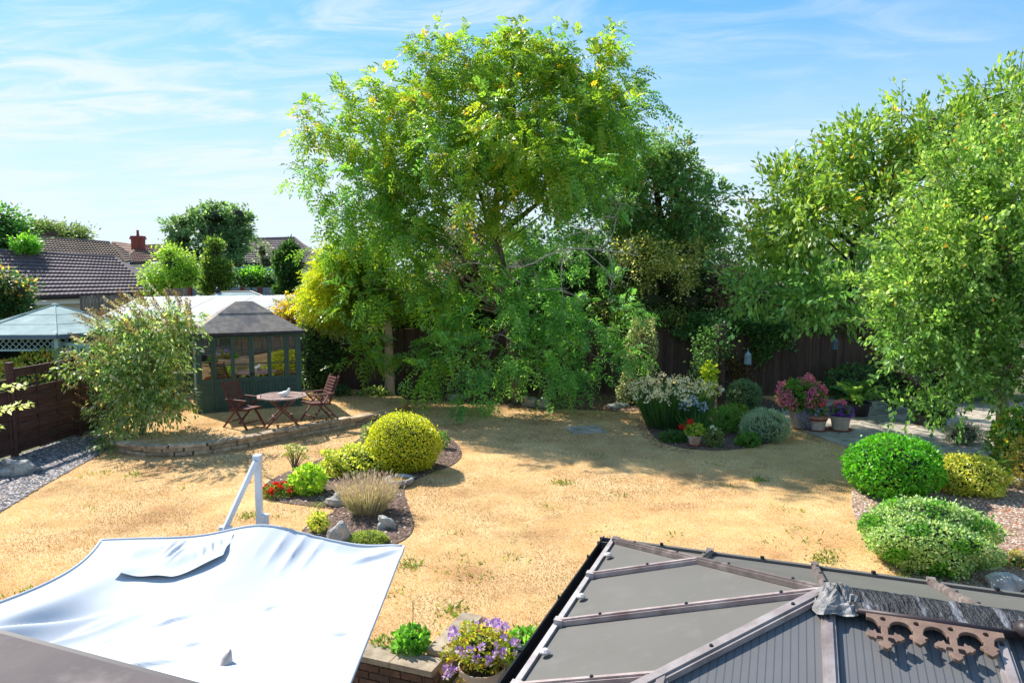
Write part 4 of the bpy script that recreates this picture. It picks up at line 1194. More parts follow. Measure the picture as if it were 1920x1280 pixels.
# fallen cresting lying on the rear slope
sl_dir = (C(HWd, 2 * HWd, CE) - cB); sl_dir = sl_dir.normalized()      # down the rear slope
sl_n = ax_a.cross(sl_dir); sl_n = sl_n if sl_n.z > 0 else -sl_n
K0 = cB + ax_a * 0.16 + sl_dir * 0.155 + sl_n * 0.055
def K(u, v_): return K0 + ax_a * u + sl_dir * v_
def flat_curve(name, loops, th, m, parent):
    """a fretwork plate with holes: filled outline given a thickness"""
    cu = bpy.data.curves.new(name + "_outline", 'CURVE'); cu.dimensions = '2D'; cu.fill_mode = 'BOTH'; cu.extrude = th / 2; cu.bevel_depth = 0.0015
    for lp in loops:
        sp = cu.splines.new('POLY'); sp.points.add(len(lp) - 1)
        for pt, (a, b) in zip(sp.points, lp): pt.co = (a * 0.82, b * 0.82, 0, 1)
        sp.use_cyclic_u = True
    tmp = bpy.data.objects.new("tmp", cu); COL.objects.link(tmp)
    dg = bpy.context.evaluated_depsgraph_get()
    me = bpy.data.meshes.new_from_object(tmp.evaluated_get(dg))
    bpy.data.objects.remove(tmp)
    me.materials.clear(); me.materials.append(m)
    mt = Matrix((ax_a, sl_dir, sl_n if ax_a.cross(sl_dir).dot(sl_n) > 0 else -sl_n)).transposed()
    o_ = K0 - ORG[parent]
    me.transform(Matrix.Translation(o_) @ mt.to_4x4())
    return link(name, me, parent)
def circ(cx_, cy_, r_, n=16): return [(cx_ + r_ * math.cos(2 * math.pi * k / n), cy_ + r_ * math.sin(2 * math.pi * k / n)) for k in range(n)]
cr = thing("ridge_cresting", "brown fretwork cresting with crosses, fallen over on the conservatory roof", "roof cresting", K0)
PIT = 0.285
PIT = 0.165
def post_band(x0):
    """one post with a quarter arch to either side"""
    r_ = 0.058; h = 0.105; out = [(x0 - PIT / 2, 0.012), (x0 + PIT / 2, 0.012)]
    for j in range(9):
        a = math.pi / 2 * j / 8; out.append((x0 + PIT / 2 - r_ * math.sin(a), h - r_ * math.cos(a)))
    for j in range(9):
        a = math.pi / 2 * (1 - j / 8); out.append((x0 - PIT / 2 + r_ * math.sin(a), h - r_ * math.cos(a)))
    return out
def arm(cx_, cy_, dx, dy, l):
    nx, ny = -dy, dx; f = lambda a, b: (cx_ + dx * a + nx * b, cy_ + dy * a + ny * b)
    return [f(0.016, 0.009), f(l * 0.48, 0.010), f(l * 0.56, 0.034), f(l * 0.70, 0.021), f(l * 0.82, 0.024), f(l * 1.06, 0.0), f(l * 0.82, -0.024), f(l * 0.70, -0.021), f(l * 0.56, -0.034), f(l * 0.48, -0.010), f(0.016, -0.009)]
def cross(x0, y0):
    return [(x0 + 0.015, y0 - 0.07), (x0 + 0.013, y0 - 0.016)] + arm(x0, y0, 1, 0, 0.088)[::-1] + arm(x0, y0, 0, 1, 0.092)[::-1] + arm(x0, y0, -1, 0, 0.088)[::-1] + [(x0 - 0.013, y0 - 0.016), (x0 - 0.015, y0 - 0.07)]
def dart(x0, y0):
    return [(x0 - 0.022, y0), (x0 - 0.020, y0 + 0.022), (x0 - 0.042, y0 + 0.036), (x0 - 0.024, y0 + 0.05), (x0 - 0.03, y0 + 0.066), (x0, y0 + 0.095), (x0 + 0.03, y0 + 0.066), (x0 + 0.024, y0 + 0.05), (x0 + 0.042, y0 + 0.036), (x0 + 0.020, y0 + 0.022), (x0 + 0.022, y0)]
for k in range(4):
    x0 = 0.085 + PIT * k
    flat_curve("arch", [post_band(x0), circ(x0, 0.046, 0.017)], 0.016, M['fret'], cr)
    if k % 2 == 0: flat_curve("cross", [cross(x0, 0.175)], 0.016, M['fret'], cr)
    else: flat_curve("dart", [dart(x0, 0.107)], 0.016, M['fret'], cr)
MB().tube([K(-0.03, 0.0), K(0.3, -0.006), K(0.62, 0.0)], 0.017, 8).build("rail", M['dark_trim'], cr, smooth=True)
f0 = K(0.64, 0.0); fdir = (sl_dir * 0.9 + ax_a * 0.35).normalized()
rotf = fdir.to_track_quat('Z', 'Y').to_matrix()
fin = thing("finial", "brown turned roof finial tilted over at the end of the fallen cresting", "finial", f0)
MB().lathe(f0 + sl_n * 0.02, [(0.0, -0.06), (0.03, -0.05), (0.042, -0.02), (0.038, 0.01), (0.018, 0.03), (0.018, 0.05), (0.03, 0.06), (0.03, 0.08), (0.016, 0.10), (0.014, 0.13)], 14, rotf).build("knob", M['dark_trim'], fin, smooth=True)
MB().lathe(f0 + sl_n * 0.02 + fdir * 0.13, [(0.022, 0), (0.03, 0.03), (0.03, 0.2), (0.025, 0.34), (0.0, 0.36)], 12, rotf).build("spike", M['fret'], fin, smooth=True)

# ================================================================== BEYOND THE FENCES: HOUSES
def tiled(root, name, el, er, rl, rr_, rows, m, wave=0.03, cols=60, step=0.05):
    """a roof slope of overlapping, ribbed tile courses from the eaves (el, er) up to the ridge (rl, rr_)"""
    mb = MB(); el, er, rl, rr_ = map(Vector, (el, er, rl, rr_))
    nm = (er - el).cross(rl - el).normalized()
    if nm.z < 0: nm = -nm
    for k in range(rows):
        t0, t1 = k / rows, (k + 1) / rows
        vs, fs = [], []
        for i in range(cols * 2 + 1):
            u = i / (cols * 2); wv = wave * (1 if i % 2 else 0)
            a = el.lerp(er, u).lerp(rl.lerp(rr_, u), t0); b = el.lerp(er, u).lerp(rl.lerp(rr_, u), min(t1 + 0.2 / rows, 1))
            vs += [a - nm * 0.01, a + nm * (step + wv), b + nm * (0.0 + wv * 0.6)]
        n3 = cols * 2
        for i in range(n3):
            fs += [(i * 3, (i + 1) * 3, (i + 1) * 3 + 1, i * 3 + 1), (i * 3 + 1, (i + 1) * 3 + 1, (i + 1) * 3 + 2, i * 3 + 2)]
        mb.add(vs, fs)
    return mb.build(name, m, root, 'stuff')
def ridge_tiles(root, a, b, m, r_=0.12, step=0.45):
    a, b = Vector(a), Vector(b); d = (b - a); n = max(1, int(d.length / step)); 
    mb = MB()
    for k in range(n):
        p, q_ = a.lerp(b, k / n), a.lerp(b, (k + 0.97) / n); mb.tube([p, q_], r_, 8)
    return mb.build("ridge_tiles", m, root, 'stuff')
# dark tiled bungalow
hb = thing("bungalow", "bungalow with dark ribbed tile roof behind the pale green gazebo", "house", A(100, 570, 33))
e0, e1, r0_, r1_ = A(-90, 562, 31), A(292, 549, 36), A(-90, 466, 35), A(216, 484, 39)
tiled(hb, "tiles", e0, e1, r0_, r1_, 12, M['tile_dark'], 0.035, 44, 0.085)
bk = MB(); bk.add([r0_, r1_, e1 + V(-2, 8, 0), e0 + V(-3, 9, 0)], [(0, 1, 2, 3)]); bk.add([e1, e1 + V(-2, 8, 0), r1_], [(0, 1, 2)]); bk.build("roof", M['tile_dark'], hb)
ridge_tiles(hb, r0_, r1_, M['tile_dark'], 0.14); ridge_tiles(hb, r1_, e1, M['tile_dark'], 0.10)
w0, w1 = e0 + V(0.1, 0.45, -0.1), e1 + V(-0.4, 0.4, -0.1)
wm = MB(); wm.add([w0, w1, (w1.x, w1.y, -0.1), (w0.x, w0.y, -0.1), w0 + V(-2.5, 8, 0), w1 + V(-2, 7.4, 0), (w1.x - 2, w1.y + 7.4, -0.1), (w0.x - 2.5, w0.y + 8, -0.1)],
                  [(0, 1, 2, 3), (1, 5, 6, 2), (5, 4, 7, 6), (4, 0, 3, 7)]); wm.build("wall", M['render'], hb)
MB().beam(e0 + V(0, -0.06, -0.08), e1 + V(0, -0.06, -0.08), 0.12, 0.13).build("gutter", M['black'], hb)
MB().beam(e0 + V(0, 0.12, -0.26), e1 + V(-0.1, 0.12, -0.26), 0.03, 0.22).build("fascia", M['white_plastic'], hb)
# second roof, lichen-brown
h2 = thing("bungalow", "bungalow with lichen brown tile roof rising behind the dark tiled roof", "house", A(130, 540, 46))
e0, e1, r0_, r1_ = A(-40, 486, 43), A(232, 491, 50), A(-40, 438, 47), A(205, 456, 54)
tiled(h2, "tiles", e0, e1, r0_, r1_, 10, M['tile_brown'], 0.05, 40, 0.10)
hip = A(262, 486, 58)
tiled(h2, "tiles", e1, hip, r1_, r1_ + V(0.05, 0.3, 0), 10, M['tile_brown'], 0.04, 10, 0.09)
ridge_tiles(h2, r0_, r1_, M['tile_brown'], 0.16)
wm = MB(); wm.add([e0 + V(0, .5, 0), e1 + V(0, .5, 0), (e1.x, e1.y + .5, 0), (e0.x, e0.y + .5, 0), e0 + V(-2, 9, 0), hip, (hip.x, hip.y, 0), (e0.x - 2, e0.y + 9, 0)], [(0, 1, 2, 3), (1, 5, 6, 2), (5, 4, 7, 6), (4, 0, 3, 7)])
wm.build("wall", M['render'], h2)
bk = MB(); bk.add([r0_, r1_, hip, e0 + V(-2, 9, 0)], [(0, 1, 2, 3)]); bk.build("roof", M['tile_brown'], h2)
ch = A(93, 440, 52); cm = MB(); cm.box(ch + V(0, 0, -0.35), (0.8, 0.6, 1.2)); cm.build("chimney", M['dark_bark'], h2)
# third house with red chimney
h3 = thing("house", "house with red brick chimney and mottled red brown tile roof", "house", A(270, 540, 56))
e0, e1, r0_, r1_ = A(226, 492, 52), A(352, 489, 58), A(262, 462, 60), A(345, 459, 62)
tiled(h3, "tiles", e0, e1, r0_, r1_, 9, M['tile_red'], 0.05, 26, 0.09)
tiled(h3, "tiles", A(196, 487, 62), e0, A(212, 455, 66), r0_, 8, M['tile_red'], 0.05, 12, 0.08)
ridge_tiles(h3, e0, r0_, M['tile_brown'], 0.14); ridge_tiles(h3, r0_, r1_, M['tile_red'], 0.15); ridge_tiles(h3, A(212, 455, 66), r0_, M['tile_red'], 0.14)
bk = MB(); p_, q_ = A(196, 487, 62), A(352, 489, 66); bk.add([A(212, 455, 66), r0_, r1_, q_ + V(0, 6, 0), p_ + V(-1, 8, 0)], [(0, 1, 2, 3, 4)]); bk.build("roof", M['tile_red'], h3)
wm = MB(); a_, b_2 = e0 + V(0.3, 0.5, -.1), e1 + V(0, 0.5, -.1); wm.add([a_, b_2, (b_2.x, b_2.y, 0), (a_.x, a_.y, 0), p_ + V(0, .5, 0), (p_.x, p_.y + .5, 0)], [(0, 1, 2, 3), (0, 4, 5, 3)]); wm.build("wall", M['render'], h3)
MB().beam(A(238, 494, 51.6), A(280, 492, 53.6), 0.2, 0.2).build("gutter", M['black'], h3)
cc = A(259, 452, 58); cmb = MB(); cmb.box(cc + V(0, 0, -0.25), (0.85, 0.6, 1.0)).box(cc + V(0, 0, 0.2), (1.0, 0.75, 0.14)).box(cc + V(0, 0, 0.34), (0.92, 0.68, 0.12)); chm = cmb.build("chimney", M['chimney'], h3)
MB().lathe(cc + V(0, 0, 0.4), [(0.13, 0), (0.1, 0.12), (0.09, 0.4), (0.13, 0.46)], 10).build("chimney_pot", M['chimney'], chm)
vp = A(306, 484, 50); MB().lathe(vp, [(0.14, -0.4), (0.14, 0.1), (0.22, 0.12), (0.22, 0.28), (0.12, 0.3), (0.12, 0.42)], 12).build("vent_pipe", M['black'], h3)
# white house right
h4 = thing("house", "white rendered house with grey brown hipped roof beyond the conifers", "house", A(510, 530, 52))
e0, e1, r0_, r1_ = A(440, 494, 48), A(606, 492, 54), A(452, 450, 54), A(552, 447, 58)
tiled(h4, "tiles", e0, e1, r0_, r1_, 13, M['tile_grey'], 0.03, 40, 0.05)
ridge_tiles(h4, r0_, r1_, M['tile_grey'], 0.15); ridge_tiles(h4, r1_, e1, M['tile_grey'], 0.14)
bk = MB(); bk.add([r0_, r1_, e1 + V(-1, 9, 0), e0 + V(-1, 10, 0)], [(0, 1, 2, 3)]); bk.add([e1, e1 + V(-1, 9, 0), r1_], [(0, 1, 2)]); bk.add([e0, r0_, e0 + V(-1, 10, 0)], [(0, 1, 2)]); bk.build("roof", M['tile_grey'], h4)
a_, b_2 = e0 + V(.4, .6, -.05), e1 + V(-.4, .6, -.05)
wm = MB(); wm.add([a_, b_2, (b_2.x, b_2.y, 0), (a_.x, a_.y, 0), a_ + V(-1, 8, 0), b_2 + V(-1, 7, 0), (b_2.x - 1, b_2.y + 7, 0), (a_.x - 1, a_.y + 8, 0)], [(0, 1, 2, 3), (1, 5, 6, 2), (5, 4, 7, 6), (4, 0, 3, 7)]); wm.build("wall", M['white_render'], h4)
for px in (472, 520):
    wc = A(px, 512, 48.6); wf = MB(); wf.beam(wc + V(-.6, 0, -.5), wc + V(.6, 0, -.5), .08, .08).beam(wc + V(-.6, 0, .5), wc + V(.6, 0, .5), .08, .08).beam(wc + V(-.6, 0, -.5), wc + V(-.6, 0, .5), .08, .08).beam(wc + V(.6, 0, -.5), wc + V(.6, 0, .5), .08, .08).beam(wc + V(0, 0, -.5), wc + V(0, 0, .5), .06, .06)
    wo = wf.build("window", M['white_plastic'], h4); MB().box(wc + V(0, .04, 0), (1.1, .02, .95)).build("pane", M['dark_in'], wo)
MB().beam(A(440, 496, 47.9), A(606, 494, 53.9), 0.14, 0.14).build("gutter", M['dark_trim'], h4)
# neighbours' conservatory seen between the conifers
h5 = thing("garden_room", "white framed garden room glimpsed between the conifers and the hedge", "outbuilding", A(448, 530, 42))
c = A(448, 520, 42); MB().box(c + V(0, 1, -1.0), (3.6, 2, 2.0)).build("wall", M['white_plastic'], h5); MB().slab([c + V(-2, -.2, 0.05), c + V(2, -.2, 0.05), c + V(1.6, 2.4, 0.6), c + V(-1.6, 2.4, 0.6)], 0.06).build("roof", M['blue_grey'], h5)
for k in range(4): MB().box(c + V(-1.3 + .86 * k, -0.01, -0.55), (0.7, 0.03, 0.8)).build("pane", M['dark_in'], h5)

# long white sheeted lean-to behind the summerhouse
lr = thing("lean_to", "long white corrugated sheet roof of the lean-to behind the summerhouse", "outbuilding", A(400, 640, 23))
f0_, f1_, b0_, b1_ = A(150, 612, 20.8), A(470, 606, 20.8), A(262, 557, 27), A(590, 553, 27)
def bil(u, v_): return f0_.lerp(f1_, u).lerp(b0_.lerp(b1_, u), v_)
NS = 9
for k in range(NS):
    mb = MB(); vs = []; nn_ = 12
    for i in range(nn_ + 1):
        u = (k + i / nn_ * 1.02) / NS
        for v_ in (0, 0.5, 1): vs.append(bil(u, v_) + V(0, 0, 0.018 * (i % 2) + 0.012 * (k % 2)))
    mb.add(vs, [(i * 3 + j, (i + 1) * 3 + j, (i + 1) * 3 + j + 1, i * 3 + j + 1) for i in range(nn_) for j in range(2)])
    mb.build("roof_sheet", M['sheet_roof'], lr)
MB().beam(f0_ + V(0, 0, -0.1), f1_ + V(0, 0, -0.1), 0.1, 0.14).build("fascia", M['black'], lr)
MB().beam(b0_ + V(0, 0, -0.1), b1_ + V(0, 0, -0.1), 0.1, 0.14).build("fascia", M['white_plastic'], lr)
for u in (0, 0.33, 0.66, 1):
    for v_ in (0.02, 0.98):
        p = bil(u, v_); MB().beam(at_xy(p, -0.05), p + V(0, 0, -0.03), 0.09, 0.09).build("post", M['white_plastic'], lr)
MB().slab([bil(0.02, 0.95) + V(0, 0, -.2), bil(0.98, 0.95) + V(0, 0, -.2), at_xy(bil(0.98, 0.95), 0), at_xy(bil(0.02, 0.95), 0)], 0.05).build("back_wall", M['fence'], lr)
cp = thing("roof_lantern", "small tent shaped pale roof lantern on the far edge of the lean-to", "roof lantern", A(445, 560, 27.2))
a = A(388, 560, 27.3); b = A(500, 558, 27.3); c = A(470, 546, 27.8); d = A(408, 548, 27.8)
lm = MB(); lm.slab([a, b, c, d], 0.05); lm.slab([a + V(0, 1.6, 0), b + V(0, 1.6, 0), c, d], 0.05); lm.build("roof_sheet", M['pale_green'], cp)
lm = MB(); lm.tube([c, b], 0.035, 6).tube([d, a], 0.03, 6).tube([d, c], 0.03, 6); lm.build("ridge_trim", M['dark_trim'], cp); lm = MB(); lm.slab([a, b, b + V(0, 1.6, 0), a + V(0, 1.6, 0)], 0.10).build("kerb", M['dark_trim'], cp)
MB().lathe(d + V(0, 0, 0.03), [(0.06, 0), (0.1, 0.05), (0.05, 0.14), (0.0, 0.18)], 8).build("finial", M['dark_trim'], cp)

# neighbours' fences
def paling(label, p, q_, h, m, w=0.11, gap=0.02, z0=0.0, pointed=False):
    p, q_ = Vector(p), Vector(q_); f = thing("neighbour_fence", label, "fence", at_xy(p, 0)); d_ = (q_ - p).normalized(); L_ = (q_ - p).length
    x = 0.0
    while x < L_:
        c = p + d_ * x; zz = p.z + (q_.z - p.z) * x / L_
        piece("pale", m, f, at_xy(c, z0), at_xy(c, zz + rr.uniform(-0.02, 0.02)), w, 0.02, up=Vector((d_.y, -d_.x, 0))); x += w + gap
    for z in (0.35, 0.8):
        a, b = at_xy(p, p.z * z), at_xy(q_, q_.z * z); o = Vector((-d_.y, d_.x, 0)) * 0.04
        piece("rail", m, f, a + o, b + o, 0.04, 0.08)
    return f
paling("weathered grey paling fence under the dark tiled roof eaves", A(152, 554, 28.5), A(300, 552, 31), 2, M['grey_wood'])
paling("short grey paling fence below the feathery light green shrub", A(308, 541, 32), A(355, 540, 32), 2, M['grey_wood'])
bp = thing("neighbour_fence", "blue grey panel fence with brown posts in front of the dark hedge", "fence", A(450, 560, 31.5))
for px0, px1 in ((357, 388), (432, 452), (455, 470), (473, 482), (492, 530), (560, 592)):
    p, q_ = A(px0, 539, 32), A(px1, 539, 32); mb = MB(); mb.beam(at_xy(p, p.z / 2), at_xy(q_, q_.z / 2), 0.05, p.z).build("panel", M['blue_grey'], bp)
for px0 in (356, 390, 454, 487, 532):
    p = A(px0, 538, 31.9); MB().box((p.x, p.y, p.z / 2), (0.12, 0.12, p.z)).build("post", M['chimney'], bp)

# pale green octagonal gazebo
gz_c = A(103, 573, 18.6); apex = gz_c.copy()
gz = thing("gazebo", "six sided garden gazebo with pale green felt roof and lattice frieze", "gazebo", (gz_c.x, gz_c.y, 0))
ER, EZg = 2.1, 2.2
gz0 = math.atan2(-gz_c.y, -gz_c.x)
ring = [Vector((gz_c.x + ER * math.cos(gz0 + R(60 * k)), gz_c.y + ER * math.sin(gz0 + R(60 * k)), EZg)) for k in range(6)]
for k in range(6):
    a, b = ring[k], ring[(k + 1) % 6]
    for t0, t1, lf in ((0, .36, 0), (.33, .68, .008), (.65, 1, .016)):
        pl4 = [a.lerp(apex, t0), b.lerp(apex, t0), b.lerp(apex, t1), a.lerp(apex, t1)]
        MB().slab([q + V(0, 0, lf) for q in (pl4 if t1 < 1 else pl4[:3])], 0.02).build("roof_felt", M['pale_green'], gz)
    MB().tube([a + V(0, 0, .01), apex + V(0, 0, .02)], 0.02, 6).build("hip_strip", M['pale_green'], gz)
    MB().beam(a + V(0, 0, -0.05), b + V(0, 0, -0.05), 0.03, 0.07).build("fascia", M['lantern_dark'], gz)
    pa = Vector((gz_c.x, gz_c.y, 0)).lerp(at_xy(a, 0), 0.9); pb = Vector((gz_c.x, gz_c.y, 0)).lerp(at_xy(b, 0), 0.9)
    MB().beam(pa, at_xy(pa, EZg - 0.05), 0.09, 0.09).build("post", M['pale_paint'], gz)
    top, bot = EZg - 0.10, EZg - 0.38
    lt = MB(); lt.beam(at_xy(pa, top), at_xy(pb, top), 0.03, 0.04); lt.beam(at_xy(pa, bot), at_xy(pb, bot), 0.03, 0.04)
    lo = lt.build("lattice_rail", M['pale_paint'], gz)
    L_ = (pb - pa).length; n2 = int(L_ / 0.145)
    lt = MB()
    for j in range(-1, n2 + 2):
        for sg in (1, -1):
            x0 = j * 0.145; x1 = x0 + sg * (top - bot); z0, z1 = bot, top
            if x0 < 0 or x0 > L_: continue
            if x1 < 0: z1 = bot + (x0) ; x1 = 0
            if x1 > L_: z1 = bot + (L_ - x0); x1 = L_
            o = Vector((0, 0, 0)); dd = (pb - pa).normalized(); nrm = Vector((dd.y, -dd.x, 0)) * 0.008 * sg
            if z1 - z0 > 0.02: lt.beam(at_xy(pa + dd * x0, z0) + nrm, at_xy(pa + dd * x1, z1) + nrm, 0.012, 0.028, up=Vector((dd.y, -dd.x, 0)))
    lt.build("lattice", M['pale_paint'], lo, 'stuff')
    if k in (1, 2, 3, 4):   # far sides closed below
        mm_ = MB(); mm_.beam(at_xy(pa, 0.95), at_xy(pb, 0.95), 0.03, 1.9); mm_.build("side_panel", M['green_paint'], gz)
MB().lathe(apex, [(0.07, -0.02), (0.08, 0.03), (0.03, 0.06), (0.0, 0.08)], 10).build("finial", M['pale_green'], gz)
# pale painted swing seat frame showing over the fence
sw = thing("garden_arbour", "pale green painted railing of a garden seat beside the gazebo", "garden seat", at_xy(A(128, 690, 17.2), 0))
a, b = A(100, 643, 17.2), A(165, 648, 17.2)
for z in (0.0, -0.42):
    piece("rail", M['pale_paint'], sw, a + V(0, 0, z), b + V(0, 0, z), 0.06, 0.08)
for k in range(9):
    p = a.lerp(b, k / 8); piece("spindle", M['pale_paint'], sw, p + V(0, 0, -0.04), p + V(0, 0, -0.40), 0.03, 0.03)
for p in (a, b): piece("post", M['pale_paint'], sw, at_xy(p, 0), p + V(0, 0, 0.05), 0.07, 0.07, up=(0, 1, 0))
hz = bush("hedge", "yellow green leafy hedge peeping over the brown overlap fence", at_xy(A(80, 690, 16.9), 0), (1.5, 0.45, 0.90), 5200, 0.09, 0.045,
          [(3, s(176, 178, 70)), (2, s(140, 160, 60)), (1, s(190, 120, 60)), (1, s(96, 126, 52))], 50, GLOSSY, cz=0.95, cat="hedge", amp=0.14)

# ================================================================== TREES AND SHRUBS
YG1, YG2, YG3 = s(150, 172, 54), s(122, 156, 54), s(98, 138, 54)
BG1, BG2, BG3 = s(108, 158, 78), s(82, 134, 68), s(134, 178, 100)
top_pal = [(3, YG1), (3, YG2), (2, YG3), (0.5, s(196, 170, 50))]  # yellow of sunlit leaves painted into the upper crown; lower palettes are bluer
mid_pal = [(3, YG2), (3, YG3), (1, YG1), (2, BG1)]
low_pal = [(3, BG1), (3, BG2), (2, BG3), (1, YG3)]
cb = W(972, 757)
def B(px, py, rx, ry, Y=19.8, rd=1.3, dens=1.0, pal=None): return blob(px, py, Y, rx, ry, rd, dens, pal)
ct_blobs = [
    B(955, 130, 130, 65, 20.0, 1.6, 1, top_pal), B(1070, 150, 90, 70, 20.0, 1.5, 1, top_pal), B(830, 130, 75, 65, 20.0, 1.2, 0.8, top_pal), B(790, 85, 30, 45, 20, .6, .6, top_pal),
    B(1020, 85, 55, 35, 20, .8, .8, top_pal), B(1150, 210, 55, 80, 20.2, 1.2, 1, mid_pal), B(1120, 170, 55, 50, 20, 1, 1, top_pal),
    B(900, 210, 130, 70, 19.4, 1.8, 1, top_pal), B(1020, 230, 110, 70, 19.2, 1.7, 1, top_pal), B(770, 200, 85, 60, 19.8, 1.3, 1, top_pal), B(1130, 290, 75, 70, 19.9, 1.5, 1, mid_pal),
    B(690, 215, 60, 35, 20, 1.0, .8, top_pal), B(600, 228, 48, 28, 20, .7, 1.1, top_pal), B(650, 265, 70, 35, 19.8, .9, .8, top_pal), B(580, 320, 28, 38, 20, .6, .7, mid_pal), B(620, 330, 45, 35, 19.8, .8, .7, mid_pal),
    B(720, 300, 95, 55, 19.3, 1.4, 1, top_pal), B(840, 300, 110, 65, 18.9, 1.7, 1, mid_pal), B(960, 320, 100, 55, 18.8, 1.6, .8, top_pal), B(660, 380, 65, 45, 19.4, 1.1, .8, mid_pal),
    B(770, 390, 95, 55, 18.9, 1.4, 1, mid_pal), B(930, 370, 50, 40, 18.4, .9, 1, top_pal), B(1050, 350, 80, 50, 19.6, 1.3, .55, low_pal), B(860, 430, 60, 35, 18.9, 1.0, .3, mid_pal),
    B(700, 440, 80, 45, 19.2, 1.2, .9, mid_pal), B(790, 470, 70, 55, 19.0, 1.2, .9, mid_pal), B(740, 530, 85, 50, 19.0, 1.2, .9, mid_pal), B(668, 590, 40, 30, 19.1, .9, .7, mid_pal), B(660, 630, 30, 25, 19.3, .6, .5, mid_pal),
    B(810, 580, 70, 45, 18.8, 1.1, .8, mid_pal), B(672, 660, 26, 15, 19.0, .6, .4, mid_pal), B(815, 640, 55, 40, 18.6, 1.0, .8, mid_pal), B(860, 660, 70, 45, 18.5, 1.0, .8, low_pal), B(808, 700, 42, 28, 18.3, .7, .6, mid_pal), B(782, 745, 26, 18, 18.0, .5, .4, mid_pal),
    B(880, 590, 60, 40, 18.7, 1.0, .35, low_pal), B(1010, 490, 75, 45, 19.2, 1.2, .55, low_pal), B(1090, 530, 65, 40, 19.6, 1.1, .3, low_pal), B(1010, 590, 65, 45, 18.6, 1.0, .7, low_pal), B(1080, 600, 80, 40, 18.8, 1.1, .9, low_pal),
    B(1150, 590, 45, 35, 19.2, .8, .6, low_pal), B(1000, 670, 65, 40, 18.3, .9, .9, low_pal), B(1090, 665, 65, 35, 18.6, .9, .8, low_pal), B(950, 710, 40, 35, 18.4, .6, .6, low_pal), B(1050, 720, 50, 25, 18.4, .7, .5, low_pal), B(1130, 650, 50, 25, 18.9, .7, .5, low_pal),
    B(860, 290, 75, 50, 17.6, 1.2, .8, top_pal), B(960, 240, 80, 50, 17.4, 1.2, .8, top_pal), B(1060, 330, 70, 45, 17.6, 1.2, .7, mid_pal), B(900, 400, 60, 40, 17.4, 1.0, .6, top_pal), B(770, 330, 70, 45, 17.8, 1.1, .7, mid_pal), B(1130, 400, 45, 40, 18.4, .9, .5, low_pal),
    B(1040, 470, 65, 40, 19.0, 1., .5, low_pal), B(860, 470, 65, 45, 18.8, 1., .6, mid_pal), B(1010, 540, 60, 40, 18.6, .9, .5, low_pal),
    B(900, 500, 70, 45, 19.0, 1.1, .5, mid_pal), B(990, 430, 70, 45, 19.9, 1.1, .2, low_pal), B(1080, 430, 70, 45, 19.9, 1.1, .15, low_pal), B(960, 560, 60, 40, 18.8, .9, .5, low_pal), B(850, 540, 60, 40, 18.9, 1., .5, mid_pal), B(1030, 300, 90, 60, 18.9, 1.4, .8, top_pal), B(640, 470, 40, 40, 19.4, .8, .6, mid_pal), B(660, 560, 45, 35, 19.3, .8, .6, mid_pal),
    B(870, 760, 14, 26, 17.6, .3, .16, low_pal), B(890, 800, 10, 22, 17.2, .25, .1, low_pal)]
tpt = [Vector((cb.x, cb.y, -0.1)), cb + V(0.0, 0, 0.12), A(966, 700, cb.y), A(960, 640, cb.y), A(950, 560, cb.y), A(940, 500, cb.y), A(928, 440, cb.y), A(930, 380, cb.y), A(945, 300, cb.y), A(955, 210, cb.y), A(962, 130, cb.y), A(965, 80, cb.y)]
ct = tree("locust_tree", "tall airy tree with drooping yellow green leaflets in the middle of the garden", "tree", cb, tpt,
          [0.24, 0.19, 0.165, 0.16, 0.15, 0.15, 0.14, 0.10, 0.075, 0.055, 0.035, 0.015], ct_blobs, 1900, 10, 0.20, 0.28, 0.1, mid_pal, 101,
          LEAF, nlimb=80, frond=dict(pairs=4, wl=0.40, droop=0.38, ww=0.44), droop=0.22, outward=0.75, shell=0.5, limb_r=0.035, cvar=0.30, vspread=0.6, dens=1.5, big=1.1, gap=-0.3, lumpsize=1.25, sub=5, subr=(.36, .62), flat=.62, spray=.42, rise=.15)
